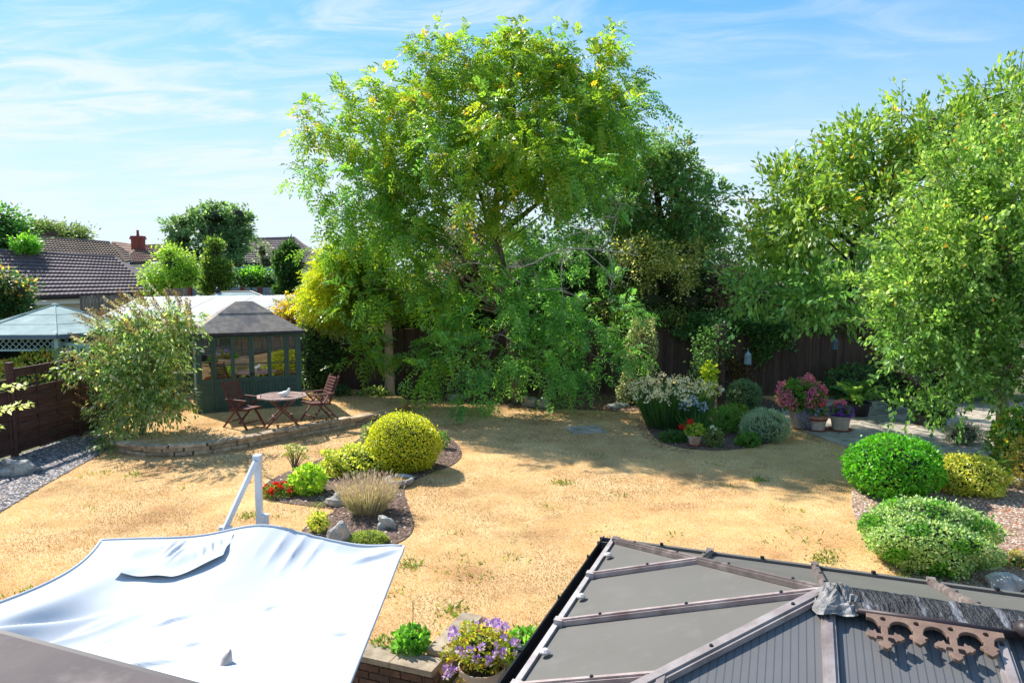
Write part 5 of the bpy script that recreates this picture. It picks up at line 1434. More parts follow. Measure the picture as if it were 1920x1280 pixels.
# second stem and bare branches
ex = MB()
for pts in ([(940, 520), (928, 470), (915, 430), (905, 380), (880, 300), (850, 210)], [(935, 440), (960, 420), (1010, 380), (1060, 240), (1080, 160)]):
    v_ = [A(x, y, cb.y - 0.15) for x, y in pts]; ex.tube(v_, [0.10 * (1 - 0.8 * i / (len(v_) - 1)) for i in range(len(v_))], 8)
ex.build("stem", M['bark'], ct, smooth=True)
dead = MB(); Yd = 18.2
gd = random.Random(9)
def dead_branch(pts, r):
    v_ = [A(x, y, Yd + gd.uniform(-.25, .25)) for x, y in pts]
    v_ = chaikin(v_, 1); dead.tube(v_, [r * (1 - 0.75 * i / (len(v_) - 1)) for i in range(len(v_))], 5)
for pts, r in [([(950, 500), (990, 500), (1040, 470), (1090, 465), (1140, 470), (1180, 475)], .035), ([(1090, 465), (1110, 430), (1130, 405), (1150, 410), (1160, 395)], .022), ([(1130, 462), (1150, 440), (1155, 410), (1168, 390)], .02),
               ([(1040, 470), (1060, 440), (1100, 435), (1085, 400)], .018), ([(1140, 470), (1150, 500), (1145, 540)], .014), ([(1060, 470), (1050, 510), (1056, 560), (1054, 600)], .02), ([(1000, 498), (1010, 540), (1005, 570)], .014),
               ([(960, 520), (1000, 545), (1050, 540), (1090, 560)], .02), ([(1090, 466), (1120, 490), (1150, 520), (1140, 560)], .016), ([(1100, 435), (1060, 415), (1040, 400)], .012), ([(930, 505), (890, 490), (850, 500), (830, 480)], .025), ([(960, 640), (940, 625), (920, 630)], .012),
               ([(880, 700), (875, 730), (868, 745)], .012)]:
    dead_branch(pts, r)
    for k in range(3):
        x, y = pts[-1 - k % 2]; dead_branch([(x, y), (x + gd.uniform(-25, 25), y - gd.uniform(-10, 25)), (x + gd.uniform(-40, 40), y - gd.uniform(-20, 45))], r * 0.45)
dead.build("bare_branch", M['dead_wood'], ct, 'stuff', smooth=True)

# golden conifer on the pale trunk
pb_ = W(732, 750)
pb_.z = 0.05
gold = [(3, s(196, 192, 44)), (4, s(170, 182, 46)), (2, s(128, 154, 46))]
gold_g = [(3, s(120, 142, 44)), (2, s(84, 112, 40)), (1, s(160, 168, 48))]
tree("golden_conifer", "golden yellow conifer with a straight pale trunk behind the summerhouse terrace", "tree", pb_,
     [pb_ + V(0, 0, -0.1), pb_ + V(-0.01, 0, 0.15), A(730, 690, pb_.y), A(728, 620, pb_.y), A(722, 560, pb_.y), A(716, 500, pb_.y)], [0.20, 0.155, 0.135, 0.115, 0.09, 0.05],
     [B(612, 488, 26, 24, 20.6, .5, 1, gold), B(602, 530, 26, 34, 20.5, .6, 1, gold), B(636, 525, 38, 36, 20.5, .7, 1, gold), B(680, 510, 38, 34, 20.6, .7, 1, gold_g), B(700, 545, 60, 35, 20.6, .8, 1, gold_g), B(625, 570, 40, 28, 20.4, .7, 1, gold), B(670, 590, 50, 25, 20.4, .7, 1, gold_g)],
     520, 22, 0.12, 0.16, 0.05, gold, 102, LEAF, 'pale_bark', 14, dict(pairs=3, wl=0.36, droop=0.25, ww=0.32), droop=0.1, outward=1.0, shell=0.7, up=0.6, limb_r=0.04, core=0.0, dens=2.4, big=1.5, gap=-0.5)
# evergreen mass behind the fence
dk = [(4, s(84, 122, 70)), (3, s(104, 142, 82)), (1.5, s(136, 166, 104)), (0.25, s(180, 110, 54))]
hb_ = A(1240, 700, 23.5); hb_.z = 0
tree("holly_tree", "tall dense dark evergreen tree behind the right side of the airy tree", "tree", hb_, [hb_, A(1240, 560, 23.5), A(1240, 420, 23.5), A(1225, 320, 23.5)], 0.2,
     [B(1215, 300, 60, 55, 23.5, 1.2, 1, dk), B(1180, 350, 70, 70, 23.5, 1.4, 1, dk), B(1255, 370, 75, 70, 23.3, 1.4, 1, dk), B(1310, 400, 55, 80, 23.4, 1.2, 1, dk), B(1330, 340, 22, 30, 23.4, .5, .4, dk), B(1230, 450, 100, 60, 23.2, 1.5, 1, dk), B(1130, 440, 60, 70, 23.4, 1.3, 1, dk),
      B(1330, 480, 50, 70, 23.3, 1.2, 1, dk), B(1170, 270, 35, 40, 23.6, .8, .6, dk), B(1070, 400, 50, 60, 23.6, 1.0, .6, dk)], 900, 24, 0.17, 0.10, 0.05, dk, 103, GLOSSY, 'dark_bark', 24, core=0.0, big=1.35, dens=3.0, sub=7, spray=.3, shell=0.55, droop=0.15, outward=0.7)
dk2 = [(4, s(62, 96, 54)), (3, s(82, 116, 62)), (1, s(112, 140, 78))]
hd = A(1000, 700, 22.6); hd.z = 0
tree("evergreen_hedge", "long dark evergreen hedge rising behind the brown back fence", "hedge", hd, None, 0,
     [B(660 + 75 * k, 572 + (k % 3) * 8, 55, 66, 22.5, .55, 1, dk2) for k in range(11)] + [B(1000, 520, 70, 45, 22.7, .7, 1, dk2), B(1090, 510, 60, 50, 22.7, .7, 1, dk2), B(1440, 580, 70, 50, 22.6, .6, 1, dk2), B(1530, 590, 70, 50, 22.6, .6, 1, dk2), B(1620, 600, 70, 45, 22.6, .6, 1, dk2), B(1720, 600, 70, 45, 22.6, .6, 1, dk2), B(1800, 600, 70, 45, 22.6, .6, 1, dk2), B(1890, 600, 70, 45, 22.6, .6, 1, dk2)], 900, 20, 0.17, 0.11, 0.055, dk2, 104, GLOSSY, core=0.85, big=1.35, shell=0.5, droop=0.2)
pu = [(3, s(112, 92, 90)), (2, s(144, 128, 124)), (2, s(80, 66, 66)), (1, s(176, 170, 164)), (0.5, s(96, 110, 66))]
pl_ = A(880, 700, 22.2); pl_.z = 0
tree("plum_tree", "purple leaved plum tree showing between the trunk and yellow green branches", "tree", pl_, [pl_, A(880, 600, 22.2), A(875, 520, 22.2)], 0.12,
     [B(870, 465, 42, 38, 22, .7, 1, pu), B(900, 510, 50, 45, 21.9, .7, 1, pu), B(850, 530, 40, 45, 22, .7, 1, pu), B(905, 430, 25, 22, 22, .5, .6, pu)], 170, 22, 0.16, 0.10, 0.055, pu, 105, GLOSSY, 'dark_bark', 14, core=0.5)
vg = [(3, s(196, 190, 116)), (3, s(140, 154, 84)), (2, s(100, 120, 64)), (1, s(220, 212, 150))]
vgd = [(3, s(106, 128, 70)), (2, s(132, 148, 82)), (2, s(78, 104, 58)), (.8, s(176, 174, 106))]
vh = A(1215, 700, 21.9); vh.z = 0
tree("variegated_holly", "cream and green variegated holly above the back fence right of the bare branches", "tree", vh, [vh, A(1215, 620, 21.9), A(1220, 520, 21.9)], 0.1,
     [B(1215, 480, 55, 30, 21.7, .6, 1, vg), B(1190, 515, 55, 40, 21.6, .7, 1, vg), B(1255, 525, 45, 40, 21.7, .7, 1, vg), B(1290, 475, 30, 22, 21.9, .5, .6, vg), B(1210, 565, 75, 35, 21.6, .7, 1, vgd), B(1290, 570, 50, 35, 21.8, .6, 1, vgd), B(1160, 580, 50, 35, 21.7, .6, .8, vgd)],
     330, 22, 0.13, 0.075, 0.045, vg, 106, GLOSSY, 'dark_bark', 20, core=0.45, dens=2.6, big=1.3)
pk = [(3, s(150, 110, 106)), (2, s(120, 84, 84)), (1, s(190, 160, 150)), (1, s(90, 100, 60))]
pt_ = A(1378, 700, 22); pt_.z = 0
tree("smoke_bush", "dusky pink leaved shrub in the gap beside the large right hand tree", "shrub", pt_, [pt_, A(1375, 600, 22), A(1378, 520, 22)], 0.06,
     [B(1378, 500, 28, 30, 21.8, .5, 1, pk), B(1355, 540, 26, 35, 21.8, .5, .8, pk), B(1390, 560, 30, 40, 21.8, .5, .8, pk)], 80, 16, 0.13, 0.09, 0.05, pk, 107, LEAF, 'bark', 10)
# ivy over the fence
iv = [(3, s(64, 100, 54)), (2, s(84, 122, 64)), (1, s(110, 144, 80))]
ivb = [(3, s(120, 92, 62)), (2, s(96, 80, 54)), (1, s(80, 92, 50))]
tree("ivy", "dark green ivy hanging over the top of the back fence above the blue lantern", "ivy", Vector((6.0, FY - 0.1, 1.9)), None, 0,
     [B(1255, 608, 48, 18, FY - .15, .26, 1.6, iv), B(1310, 610, 48, 20, FY - .15, .26, 1.6, iv), B(1360, 614, 50, 22, FY - .12, .24, 1, iv), B(1410, 625, 45, 30, FY - .12, .2, 1, iv), B(1450, 625, 35, 26, FY - .1, .2, 1, iv), B(1500, 610, 45, 14, FY - .1, .2, 1, iv), B(1560, 606, 45, 12, FY - .1, .2, 1, iv), B(1395, 675, 30, 50, FY - .08, .12, .8, ivb), B(1425, 655, 18, 20, FY - .1, .12, 1, iv)],
     420, 20, 0.09, 0.065, 0.055, iv, 108, GLOSSY, big=1.3, shell=0.6, droop=0.5, vspread=1)
tree("ivy", "dark ivy clothing the fence corner between summerhouse and pale trunk", "ivy", Vector((-5.2, 20.6, 0)), None, 0,
     [B(610, 640, 32, 62, 20.7, .3, 1, dk2), B(640, 620, 35, 40, 20.7, .3, 1, dk2), B(600, 590, 28, 30, 20.6, .35, 1, dk2), B(590, 690, 20, 50, 20.7, .25, 1, dk2)], 200, 22, 0.11, 0.07, 0.055, dk2, 109, GLOSSY, core=0.8, big=1.3, shell=0.6, droop=0.5)
wf = [(3, s(196, 204, 176)), (2, s(130, 156, 96)), (2, s(84, 116, 58))]
tree("climbing_shrub", "pale flowered climber spilling over the ivy right of the summerhouse roof", "climber", Vector((-5.0, 20.3, 1.9)), None, 0,
     [B(615, 603, 38, 18, 20.3, .35, 1, wf), B(648, 610, 28, 22, 20.3, .3, 1, wf), B(600, 585, 24, 14, 20.4, .3, 1, wf)], 90, 20, 0.10, 0.07, 0.04, wf, 110, LEAF, shell=0.6, droop=0.5)
py_ = [(3, s(222, 160, 50)), (2, s(196, 178, 70)), (3, s(110, 140, 56))]
pyb = A(560, 640, 21.5); pyb.z = 0
tree("pyracantha", "orange berried shrub behind the right end of the summerhouse roof", "shrub", pyb, [pyb, A(556, 600, 21.5), A(556, 575, 21.5)], 0.04,
     [B(545, 578, 26, 14, 21.4, .5, 1, py_), B(565, 565, 24, 13, 21.5, .5, 1, py_), B(585, 578, 25, 16, 21.5, .4, 1, [(3, s(110, 140, 56)), (2, s(150, 166, 70))]), B(530, 595, 20, 12, 21.3, .4, .6, py_)], 90, 18, 0.10, 0.06, 0.045, py_, 111, LEAF, nlimb=10)
# big-leaved tree on the right
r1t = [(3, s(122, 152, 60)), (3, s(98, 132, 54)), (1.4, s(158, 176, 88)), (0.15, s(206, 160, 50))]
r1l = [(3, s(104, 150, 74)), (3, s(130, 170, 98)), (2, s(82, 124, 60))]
rb1 = W(1745, 775); rb1.z = 0
Yr = 16.6
tree("laurel_tree", "large spreading tree with long glossy leaves overhanging the right end of the fence", "tree", rb1,
     [rb1 + V(0, 0, -.05), A(1720, 720, rb1.y - .1), A(1680, 688, rb1.y - .2), A(1620, 640, Yr), A(1590, 560, Yr), A(1600, 460, Yr), A(1640, 360, Yr)], [0.2, 0.17, 0.15, 0.13, 0.11, 0.07, 0.03],
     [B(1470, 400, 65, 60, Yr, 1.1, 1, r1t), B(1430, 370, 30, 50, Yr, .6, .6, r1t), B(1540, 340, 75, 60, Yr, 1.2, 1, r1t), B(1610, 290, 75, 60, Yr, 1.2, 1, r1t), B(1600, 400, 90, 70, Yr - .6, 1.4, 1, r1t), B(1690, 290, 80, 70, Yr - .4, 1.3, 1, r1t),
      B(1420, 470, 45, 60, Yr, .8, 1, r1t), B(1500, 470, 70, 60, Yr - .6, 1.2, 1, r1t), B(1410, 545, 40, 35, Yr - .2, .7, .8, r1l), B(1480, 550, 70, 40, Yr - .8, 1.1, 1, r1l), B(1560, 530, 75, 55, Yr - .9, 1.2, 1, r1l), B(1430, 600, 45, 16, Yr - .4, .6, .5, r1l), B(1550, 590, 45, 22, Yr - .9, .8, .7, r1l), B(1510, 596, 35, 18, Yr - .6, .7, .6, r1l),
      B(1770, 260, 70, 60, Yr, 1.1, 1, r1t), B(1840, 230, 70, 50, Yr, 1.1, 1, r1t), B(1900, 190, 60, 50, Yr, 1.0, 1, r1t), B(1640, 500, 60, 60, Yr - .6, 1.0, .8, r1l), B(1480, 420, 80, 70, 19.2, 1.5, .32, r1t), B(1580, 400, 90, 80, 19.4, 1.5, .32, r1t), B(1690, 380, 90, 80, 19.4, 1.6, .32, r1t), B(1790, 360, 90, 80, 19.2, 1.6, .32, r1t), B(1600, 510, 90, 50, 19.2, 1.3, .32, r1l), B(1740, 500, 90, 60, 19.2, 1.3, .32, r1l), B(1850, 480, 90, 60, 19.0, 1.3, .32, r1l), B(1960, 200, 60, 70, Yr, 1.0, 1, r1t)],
     1350, 14, 0.16, 0.135, 0.060, r1t, 112, GLOSSY, 'dark_bark', 60, droop=0.12, outward=1.0, shell=0.6, limb_r=0.04, cvar=0.3, zmin=1.6, core=0.0, dens=2.1, lumpsize=0.75, gap=-0.3, sub=6, spray=.55, rise=.5)
gq = np.random.default_rng(5)
laurel = [o for o in COL.objects if o.name == "laurel_tree"][0]
def shoots(root, ends, n, L, Wd, pal, Y, m=GLOSSY):
    P, D, Nn = [], [], []; mb = MB()
    for (x0, y0, x1, y1) in ends:
        a, b = A(x0, y0, Y + gq.normal(0, .3)), A(x1, y1, Y + gq.normal(0, .4)); mb.tube([a, a.lerp(b, .5) + V(0, 0, .04), b], [.012, .008, .003], 4, False)
        d = unit(np.array(b - a))
        for k in range(n):
            t = (k + 1) / n; P.append(np.array(a.lerp(b, t))); D.append(unit(d * 0.6 + gq.normal(0, .6, 3))); Nn.append(gq.normal(0, 1, 3) + d)
    leaf_mesh("shoot_leaves", np.array(P), np.array(D), np.array(Nn), gq.uniform(.7, 1.1, len(P)) * L, Wd, tints(gq, len(P), pal), m, root)
    mb.build("shoots", M['bark'], root, 'stuff')
shoots(laurel, [(1690, 230, 1692, 150), (1670, 240, 1680, 180), (1720, 230, 1735, 175), (1550, 290, 1560, 238), (1535, 300, 1520, 245), (1430, 340, 1420, 290), (1450, 340, 1460, 300), (1590, 260, 1585, 222), (1800, 200, 1790, 160), (1850, 190, 1846, 150), (1890, 160, 1895, 100), (1910, 150, 1918, 95), (1880, 170, 1868, 130), (1620, 240, 1640, 200), (1760, 220, 1770, 180), (1500, 320, 1490, 270), (1405, 400, 1388, 350), (1915, 140, 1935, 60)],
       13, 0.14, 0.045, r1t, Yr)
# small-leaved tree in front of it
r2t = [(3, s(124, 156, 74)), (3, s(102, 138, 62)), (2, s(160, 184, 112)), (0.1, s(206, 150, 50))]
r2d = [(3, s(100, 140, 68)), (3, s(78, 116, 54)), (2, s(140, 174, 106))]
rb2 = W(1880, 835); rb2.z = 0
Y2 = 13.2
tree("cherry_tree", "bright green small leaved tree with low sweeping branches at the right edge", "tree", rb2,
     [rb2 + V(0, 0, -.05), A(1880, 760, rb2.y), A(1876, 680, rb2.y), A(1868, 580, Y2), A(1850, 470, Y2), A(1850, 350, Y2)], [0.15, 0.12, 0.11, 0.09, 0.07, 0.03],
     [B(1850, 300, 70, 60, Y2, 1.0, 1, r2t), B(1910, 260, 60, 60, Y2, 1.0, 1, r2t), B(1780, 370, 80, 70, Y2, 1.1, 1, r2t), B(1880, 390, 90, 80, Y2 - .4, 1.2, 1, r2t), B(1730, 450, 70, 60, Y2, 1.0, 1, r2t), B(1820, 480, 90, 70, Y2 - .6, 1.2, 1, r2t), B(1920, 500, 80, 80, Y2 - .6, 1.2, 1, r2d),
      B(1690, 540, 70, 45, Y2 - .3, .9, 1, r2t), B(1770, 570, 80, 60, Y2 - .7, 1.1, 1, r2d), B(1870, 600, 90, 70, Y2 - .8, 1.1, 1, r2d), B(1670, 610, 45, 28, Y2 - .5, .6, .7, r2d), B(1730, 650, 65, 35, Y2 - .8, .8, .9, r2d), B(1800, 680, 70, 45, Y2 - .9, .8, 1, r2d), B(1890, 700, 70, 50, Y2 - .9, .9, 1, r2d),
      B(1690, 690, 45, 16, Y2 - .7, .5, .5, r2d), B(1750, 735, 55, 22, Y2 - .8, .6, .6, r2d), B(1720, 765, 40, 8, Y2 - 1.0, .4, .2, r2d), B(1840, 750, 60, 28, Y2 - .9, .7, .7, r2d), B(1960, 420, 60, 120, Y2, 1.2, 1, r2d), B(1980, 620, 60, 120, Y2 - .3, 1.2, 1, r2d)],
     1650, 20, 0.12, 0.080, 0.050, r2t, 113, LEAF, 'bark', 60, droop=0.1, outward=0.9, shell=0.6, limb_r=0.035, cvar=0.3, core=0.0, dens=2.3, big=1.15, lumpsize=0.6, gap=-0.3, sub=6, spray=.45, rise=.35)

cherry = [o for o in COL.objects if o.name == "cherry_tree"][0]
shoots(cherry, [(1700, 470, 1650, 430), (1740, 400, 1700, 350), (1790, 330, 1760, 270), (1840, 270, 1820, 210), (1880, 240, 1880, 180), (1910, 230, 1930, 160), (1680, 560, 1615, 540), (1660, 600, 1605, 600), (1690, 640, 1635, 650), (1700, 700, 1645, 690), (1730, 745, 1680, 755), (1780, 760, 1720, 770), (1800, 310, 1790, 240), (1770, 360, 1730, 300)], 14, .11, .045, r2t, Y2 - .5, LEAF)
# background trees on the left
def simple_tree(name, label, px, py, Y, blobs, ncl, per, spread, L, pal, seed, **k):
    b = A(px, py, Y); b.z = 0
    return tree(name, label, "tree", b, [b, A(px, (py + HOR) / 2 + 40, Y), A(px, py, Y)], 0.012 * Y * 0.6, blobs, ncl, per, spread, L, L * 0.5, pal, seed, nlimb=14, core=0.5, **k)
gd1 = [(3, s(84, 132, 64)), (3, s(66, 110, 54)), (1, s(112, 156, 80))]
simple_tree("broadleaf_tree", "dark green tree at the left edge above the bungalow roofs", 0, 450, 38, [B(-10, 430, 45, 40, 38, 1.5, 1, gd1), B(20, 450, 28, 30, 37.8, 1, 1, gd1), B(-30, 480, 50, 40, 38, 1.5, 1, gd1), B(5, 410, 22, 22, 38, 1, .6, gd1)], 200, 26, 0.3, 0.2, gd1, 120)
gl1 = [(3, s(120, 176, 60)), (2, s(96, 150, 52))]
simple_tree("small_tree", "bright light green ball of foliage at the left end of the dark ridge", 44, 462, 36.5, [B(46, 460, 16, 13, 36.5, .5, 1, gl1)], 50, 26, 0.13, 0.14, gl1, 121)
gf = [(3, s(112, 134, 84)), (3, s(90, 114, 72)), (1, s(140, 150, 90))]
simple_tree("distant_tree", "far off hazy tree above the lichen brown roof ridge", 72, 440, 75, [B(70, 435, 28, 15, 75, 1.5, 1, gf), B(95, 440, 18, 10, 75, 1, 1, gf)], 110, 22, 0.4, 0.3, gf, 122)
simple_tree("distant_tree", "smaller far off hazy tree right of the dark brown chimney stack", 140, 446, 78, [B(130, 440, 22, 12, 78, 1.3, 1, gf), B(152, 446, 20, 9, 78, 1.3, 1, gf), B(118, 442, 12, 8, 78, 1.3, 1, gf)], 90, 22, 0.4, 0.3, gf, 123)
gb = [(3, s(112, 144, 98)), (3, s(90, 122, 80)), (1, s(136, 162, 114))]
simple_tree("round_tree", "large round grey green tree standing behind the neighbours' conifers", 395, 430, 46, [B(350, 412, 30, 22, 46, 1.2, 1, gb), B(400, 405, 42, 20, 46, 1.4, 1, gb), B(445, 408, 24, 28, 46, 1.0, 1, gb), B(340, 445, 25, 25, 46, 1, 1, gb), B(395, 440, 50, 35, 46, 1.6, 1, gb), B(450, 455, 22, 35, 46, 1, 1, gb), B(360, 480, 32, 28, 46, 1.2, 1, gb), B(440, 490, 30, 30, 46, 1.2, 1, gb)], 520, 24, 0.30, 0.2, gb, 124, sub=6, spray=.4)
gbm = [(3, s(158, 184, 76)), (3, s(136, 168, 66)), (1, s(110, 146, 60))]
simple_tree("feathery_shrub", "feathery light green shrub behind the short grey paling fence", 325, 520, 33.5, [B(325, 500, 36, 26, 33.5, .8, 1, gbm), B(300, 520, 22, 24, 33.5, .6, 1, gbm), B(352, 522, 26, 22, 33.5, .6, 1, gbm), B(318, 478, 14, 14, 33.5, .4, .6, gbm), B(290, 545, 12, 22, 33, .4, .6, gbm)], 260, 22, 0.18, 0.2, gbm, 125, droop=0.6, big=0.8)
gcf = [(3, s(110, 136, 62)), (3, s(84, 114, 54)), (1, s(134, 150, 74))]
gcd = [(3, s(62, 94, 50)), (3, s(46, 76, 42)), (1, s(92, 120, 58))]
simple_tree("column_conifer", "mid green pointed conifer in front of the round grey green tree", 404, 500, 30.5, [B(402, 500, 15, 26, 30.5, .34, 1, gcf), B(404, 475, 11, 20, 30.5, .24, .8, gcf), B(404, 458, 5, 10, 30.5, .12, .4, gcf), B(402, 530, 19, 22, 30.5, .42, 1, gcf), B(420, 515, 10, 22, 30.5, .24, .7, gcf)], 240, 24, 0.09, 0.14, gcf, 126, droop=-0.8)
simple_tree("column_conifer", "dark green pointed conifer in front of the white house", 541, 505, 29.5, [B(541, 510, 18, 28, 29.5, .4, 1, gcd), B(541, 480, 12, 20, 29.5, .26, .8, gcd), B(543, 462, 5, 9, 29.5, .12, .4, gcd), B(526, 500, 9, 26, 29.5, .22, .7, gcd), B(540, 540, 20, 18, 29.5, .42, 1, gcd)], 260, 24, 0.09, 0.14, gcd, 127, droop=-0.8)
simple_tree("garden_hedge", "dark clipped hedge with lighter tips between the two pointed conifers", 485, 525, 33.5, [B(455, 522, 22, 12, 33.4, .6, 1, gcd), B(490, 518, 28, 12, 33.4, .6, 1, gl1), B(500, 530, 35, 12, 33.3, .6, 1, gcd)], 130, 24, 0.15, 0.13, gcd, 128)
gw = [(3, s(120, 140, 96)), (2, s(96, 118, 76))]
simple_tree("young_birch", "thin grey green young tree before the white house wall", 492, 470, 40, [B(492, 470, 12, 20, 40, .5, 1, gw), B(500, 492, 16, 16, 40, .5, .8, gw), B(485, 500, 12, 14, 40, .4, .6, gw)], 60, 16, 0.22, 0.14, gw, 129, dens=0.8)
gvl = [(3, s(72, 102, 56)), (3, s(50, 78, 46)), (1.4, s(190, 176, 90)), (0.6, s(206, 150, 70))]
simple_tree("photinia_bush", "dark shrub with yellow and orange tips at the left edge behind the gazebo", 10, 540, 22.5, [B(15, 530, 32, 26, 22.5, .6, 1, gvl), B(-20, 560, 50, 50, 22.5, .9, 1, gcd), B(20, 580, 34, 30, 22.4, .7, 1, gcd), B(36, 545, 14, 18, 22.4, .4, .6, gvl)], 240, 22, 0.15, 0.12, gvl, 130)

# ------------------------------------------------------------------ butterfly bush by the side fence
bdb = W(262, 826, 0.1)
bpal = [(3, s(122, 150, 92)), (2, s(150, 168, 104)), (4, s(92, 126, 72)), (0.5, s(190, 180, 110)), (0.2, s(176, 148, 84)), (1.3, s(196, 206, 172))]
Yb = 15.6
bb = tree("butterfly_bush", "big sprawling butterfly bush with faded brown flower spikes beside the summerhouse", "shrub", bdb,
     [bdb + V(0, 0, -.1), A(275, 770, Yb), A(285, 700, Yb), A(275, 640, Yb)], [0.08, 0.06, 0.045, 0.02],
     [B(275, 615, 55, 40, Yb, .8, 1, bpal), B(220, 640, 50, 45, Yb, .8, 1, bpal), B(335, 620, 35, 40, Yb, .6, 1, bpal), B(180, 690, 38, 35, Yb - .2, .6, .9, bpal), B(255, 690, 65, 45, Yb - .3, .9, 1, bpal), B(325, 690, 40, 40, Yb - .1, .6, .8, bpal),
      B(225, 755, 42, 38, Yb - .4, .7, 1, bpal), B(285, 760, 50, 40, Yb - .4, .7, 1, bpal), B(250, 805, 45, 22, Yb - .7, .5, .8, bpal), B(225, 835, 16, 8, Yb - .9, .3, .3, bpal), B(350, 735, 22, 30, Yb, .4, .4, bpal), B(300, 585, 40, 20, Yb, .5, .7, bpal)],
     430, 15, 0.13, 0.105, 0.040, bpal, 140, LEAF, 'bark', 50, dens=2.8, big=1.1, gap=-0.5, lumpsize=0.8, sub=5, spray=.32, rise=.4, droop=0.9, outward=0.7, shell=0.6, limb_r=0.022, cvar=0.38, zmin=0.05)
gq = np.random.default_rng(77)
P, D, T = [], [], []
for k in range(120):
    if k < 85: x, y = gq.uniform(165, 360), gq.uniform(555, 640)
    else: x, y = gq.uniform(140, 230), gq.uniform(640, 800)
    if y < 555 + abs(x - 285) * 0.45: y = 555 + abs(x - 285) * 0.45 + gq.uniform(0, 20)
    c = np.array(A(x, y - 10, Yb + gq.normal(-.75, .3)))
    lean = (x - 290) / 130
    ax_ = unit(np.array([lean * 0.8 - 0.5, -0.2 + gq.normal(0, .25), 0.75]) + gq.normal(0, .15, 3)); L_ = gq.uniform(.22, .40)
    col = np.array([s(150, 132, 92), s(182, 164, 116), s(128, 100, 72), s(216, 210, 190)][gq.choice(4, p=[.4, .3, .2, .1])])
    for j in range(44):
        t = j / 44; w = 0.03 * (1 - t * 0.9)
        dr = unit(gq.normal(size=3))
        P.append(c + ax_ * L_ * t); D.append(unit(dr + ax_ * 0.5)); T.append(col * gq.uniform(.7, 1.25))
P, D, T = map(np.array, (P, D, T))
leaf_mesh("flower_spikes", P, D, gq.normal(size=P.shape), 0.045, 0.022, T, DRY, bb)

# ------------------------------------------------------------------ flowers as separate heads
def bloom_mesh(name, n, r, L, Wd, pal, seed, flat=1.0):
    g_ = np.random.default_rng(seed)
    d = unit(g_.normal(size=(n, 3))); d[:, 2] = np.abs(d[:, 2]) * flat if flat < 1 else d[:, 2]
    P_ = d * r * g_.uniform(.5, 1, (n, 1)); 
    o = leaf_mesh(name, P_, unit(d + g_.normal(0, .6, (n, 3))), unit(d + g_.normal(0, .3, (n, 3))), L, Wd, tints(g_, n, pal, .15), PETAL, None, kind='stuff')
    me = o.data; bpy.data.objects.remove(o); return me
def put_blooms(root, name, me, pts, sc=(0.8, 1.2)):
    for p in pts:
        o = link(name, me, root); o.location = Vector(p) - ORG[root]
        k = gq.uniform(*sc); o.scale = (k, k, k); o.rotation_euler = (gq.uniform(-.4, .4), gq.uniform(-.4, .4), gq.uniform(0, 6.28))
def onshell(base, r, n, cz=0.9, lo=-0.1):
    d = unit(gq.normal(size=(n * 4, 3))); d = d[d[:, 2] > lo][:n]
    return np.array(base) + np.array([0, 0, r[2] * cz]) + d * np.array(r) * 1.02
pink = bloom_mesh("pink_head", 60, .085, .04, .036, [(3, s(232, 136, 164)), (2, s(212, 106, 144)), (1, s(240, 176, 190))], 1)
pinkb = bloom_mesh("magenta_head", 60, .085, .04, .036, [(3, s(222, 104, 170)), (2, s(234, 140, 188))], 2)
red = bloom_mesh("red_head", 26, .035, .035, .03, [(3, s(222, 40, 36)), (1, s(190, 30, 40))], 3)
rose = bloom_mesh("rose_head", 26, .035, .035, .03, [(3, s(226, 70, 100)), (1, s(230, 110, 130))], 4)
lpink = bloom_mesh("light_pink_head", 26, .04, .035, .03, [(3, s(226, 120, 160)), (1, s(236, 160, 180))], 5)
purple = bloom_mesh("purple_flower", 9, .016, .042, .042, [(3, s(170, 136, 218)), (2, s(196, 168, 230)), (1.5, s(220, 204, 240))], 6)
violet = bloom_mesh("violet_flower", 9, .016, .035, .035, [(3, s(150, 80, 200)), (2, s(120, 84, 200)), (1, s(180, 90, 190))], 7)
lilac = bloom_mesh("lilac_flower", 8, .012, .025, .022, [(3, s(160, 160, 216)), (2, s(184, 184, 226))], 8)
blue = bloom_mesh("blue_head", 46, .07, .05, .018, [(3, s(170, 186, 226)), (2, s(196, 206, 236))], 9)
white = bloom_mesh("cream_head", 14, .022, .026, .018, [(3, s(244, 234, 206)), (2, s(248, 246, 232)), (1, s(220, 200, 156))], 10)
whitef = bloom_mesh("white_flower", 8, .012, .025, .022, [(3, s(236, 236, 230))], 11)

# ------------------------------------------------------------------ island bed
gold_b = [(4, s(194, 192, 46)), (3, s(164, 172, 44)), (2, s(132, 150, 40)), (1, s(214, 214, 84))]
green_p = [(3, s(122, 156, 44)), (2, s(96, 136, 40))]
bush("box_dome", "big clipped golden yellow dome bush in the island bed", W(757, 879), (0.69, 0.66, 0.58), 15000, 0.042, 0.024, gold_b, 201, GLOSSY, cz=0.82, amp=0.055, core=0.84, patch=None)
vg2 = [(3, s(196, 196, 76)), (3, s(150, 168, 60)), (2, s(96, 124, 44)), (2, s(222, 218, 130))]
bush("euonymus_bush", "low spreading cream edged bush touching the golden dome", W(664, 888), (0.60, 0.42, 0.28), 3800, 0.06, 0.034, vg2, 202, GLOSSY, cz=0.75, amp=0.14, core=0.72)
rh = [(3, s(150, 160, 74)), (2, s(176, 178, 90)), (2, s(110, 130, 60)), (.6, s(150, 110, 70))]
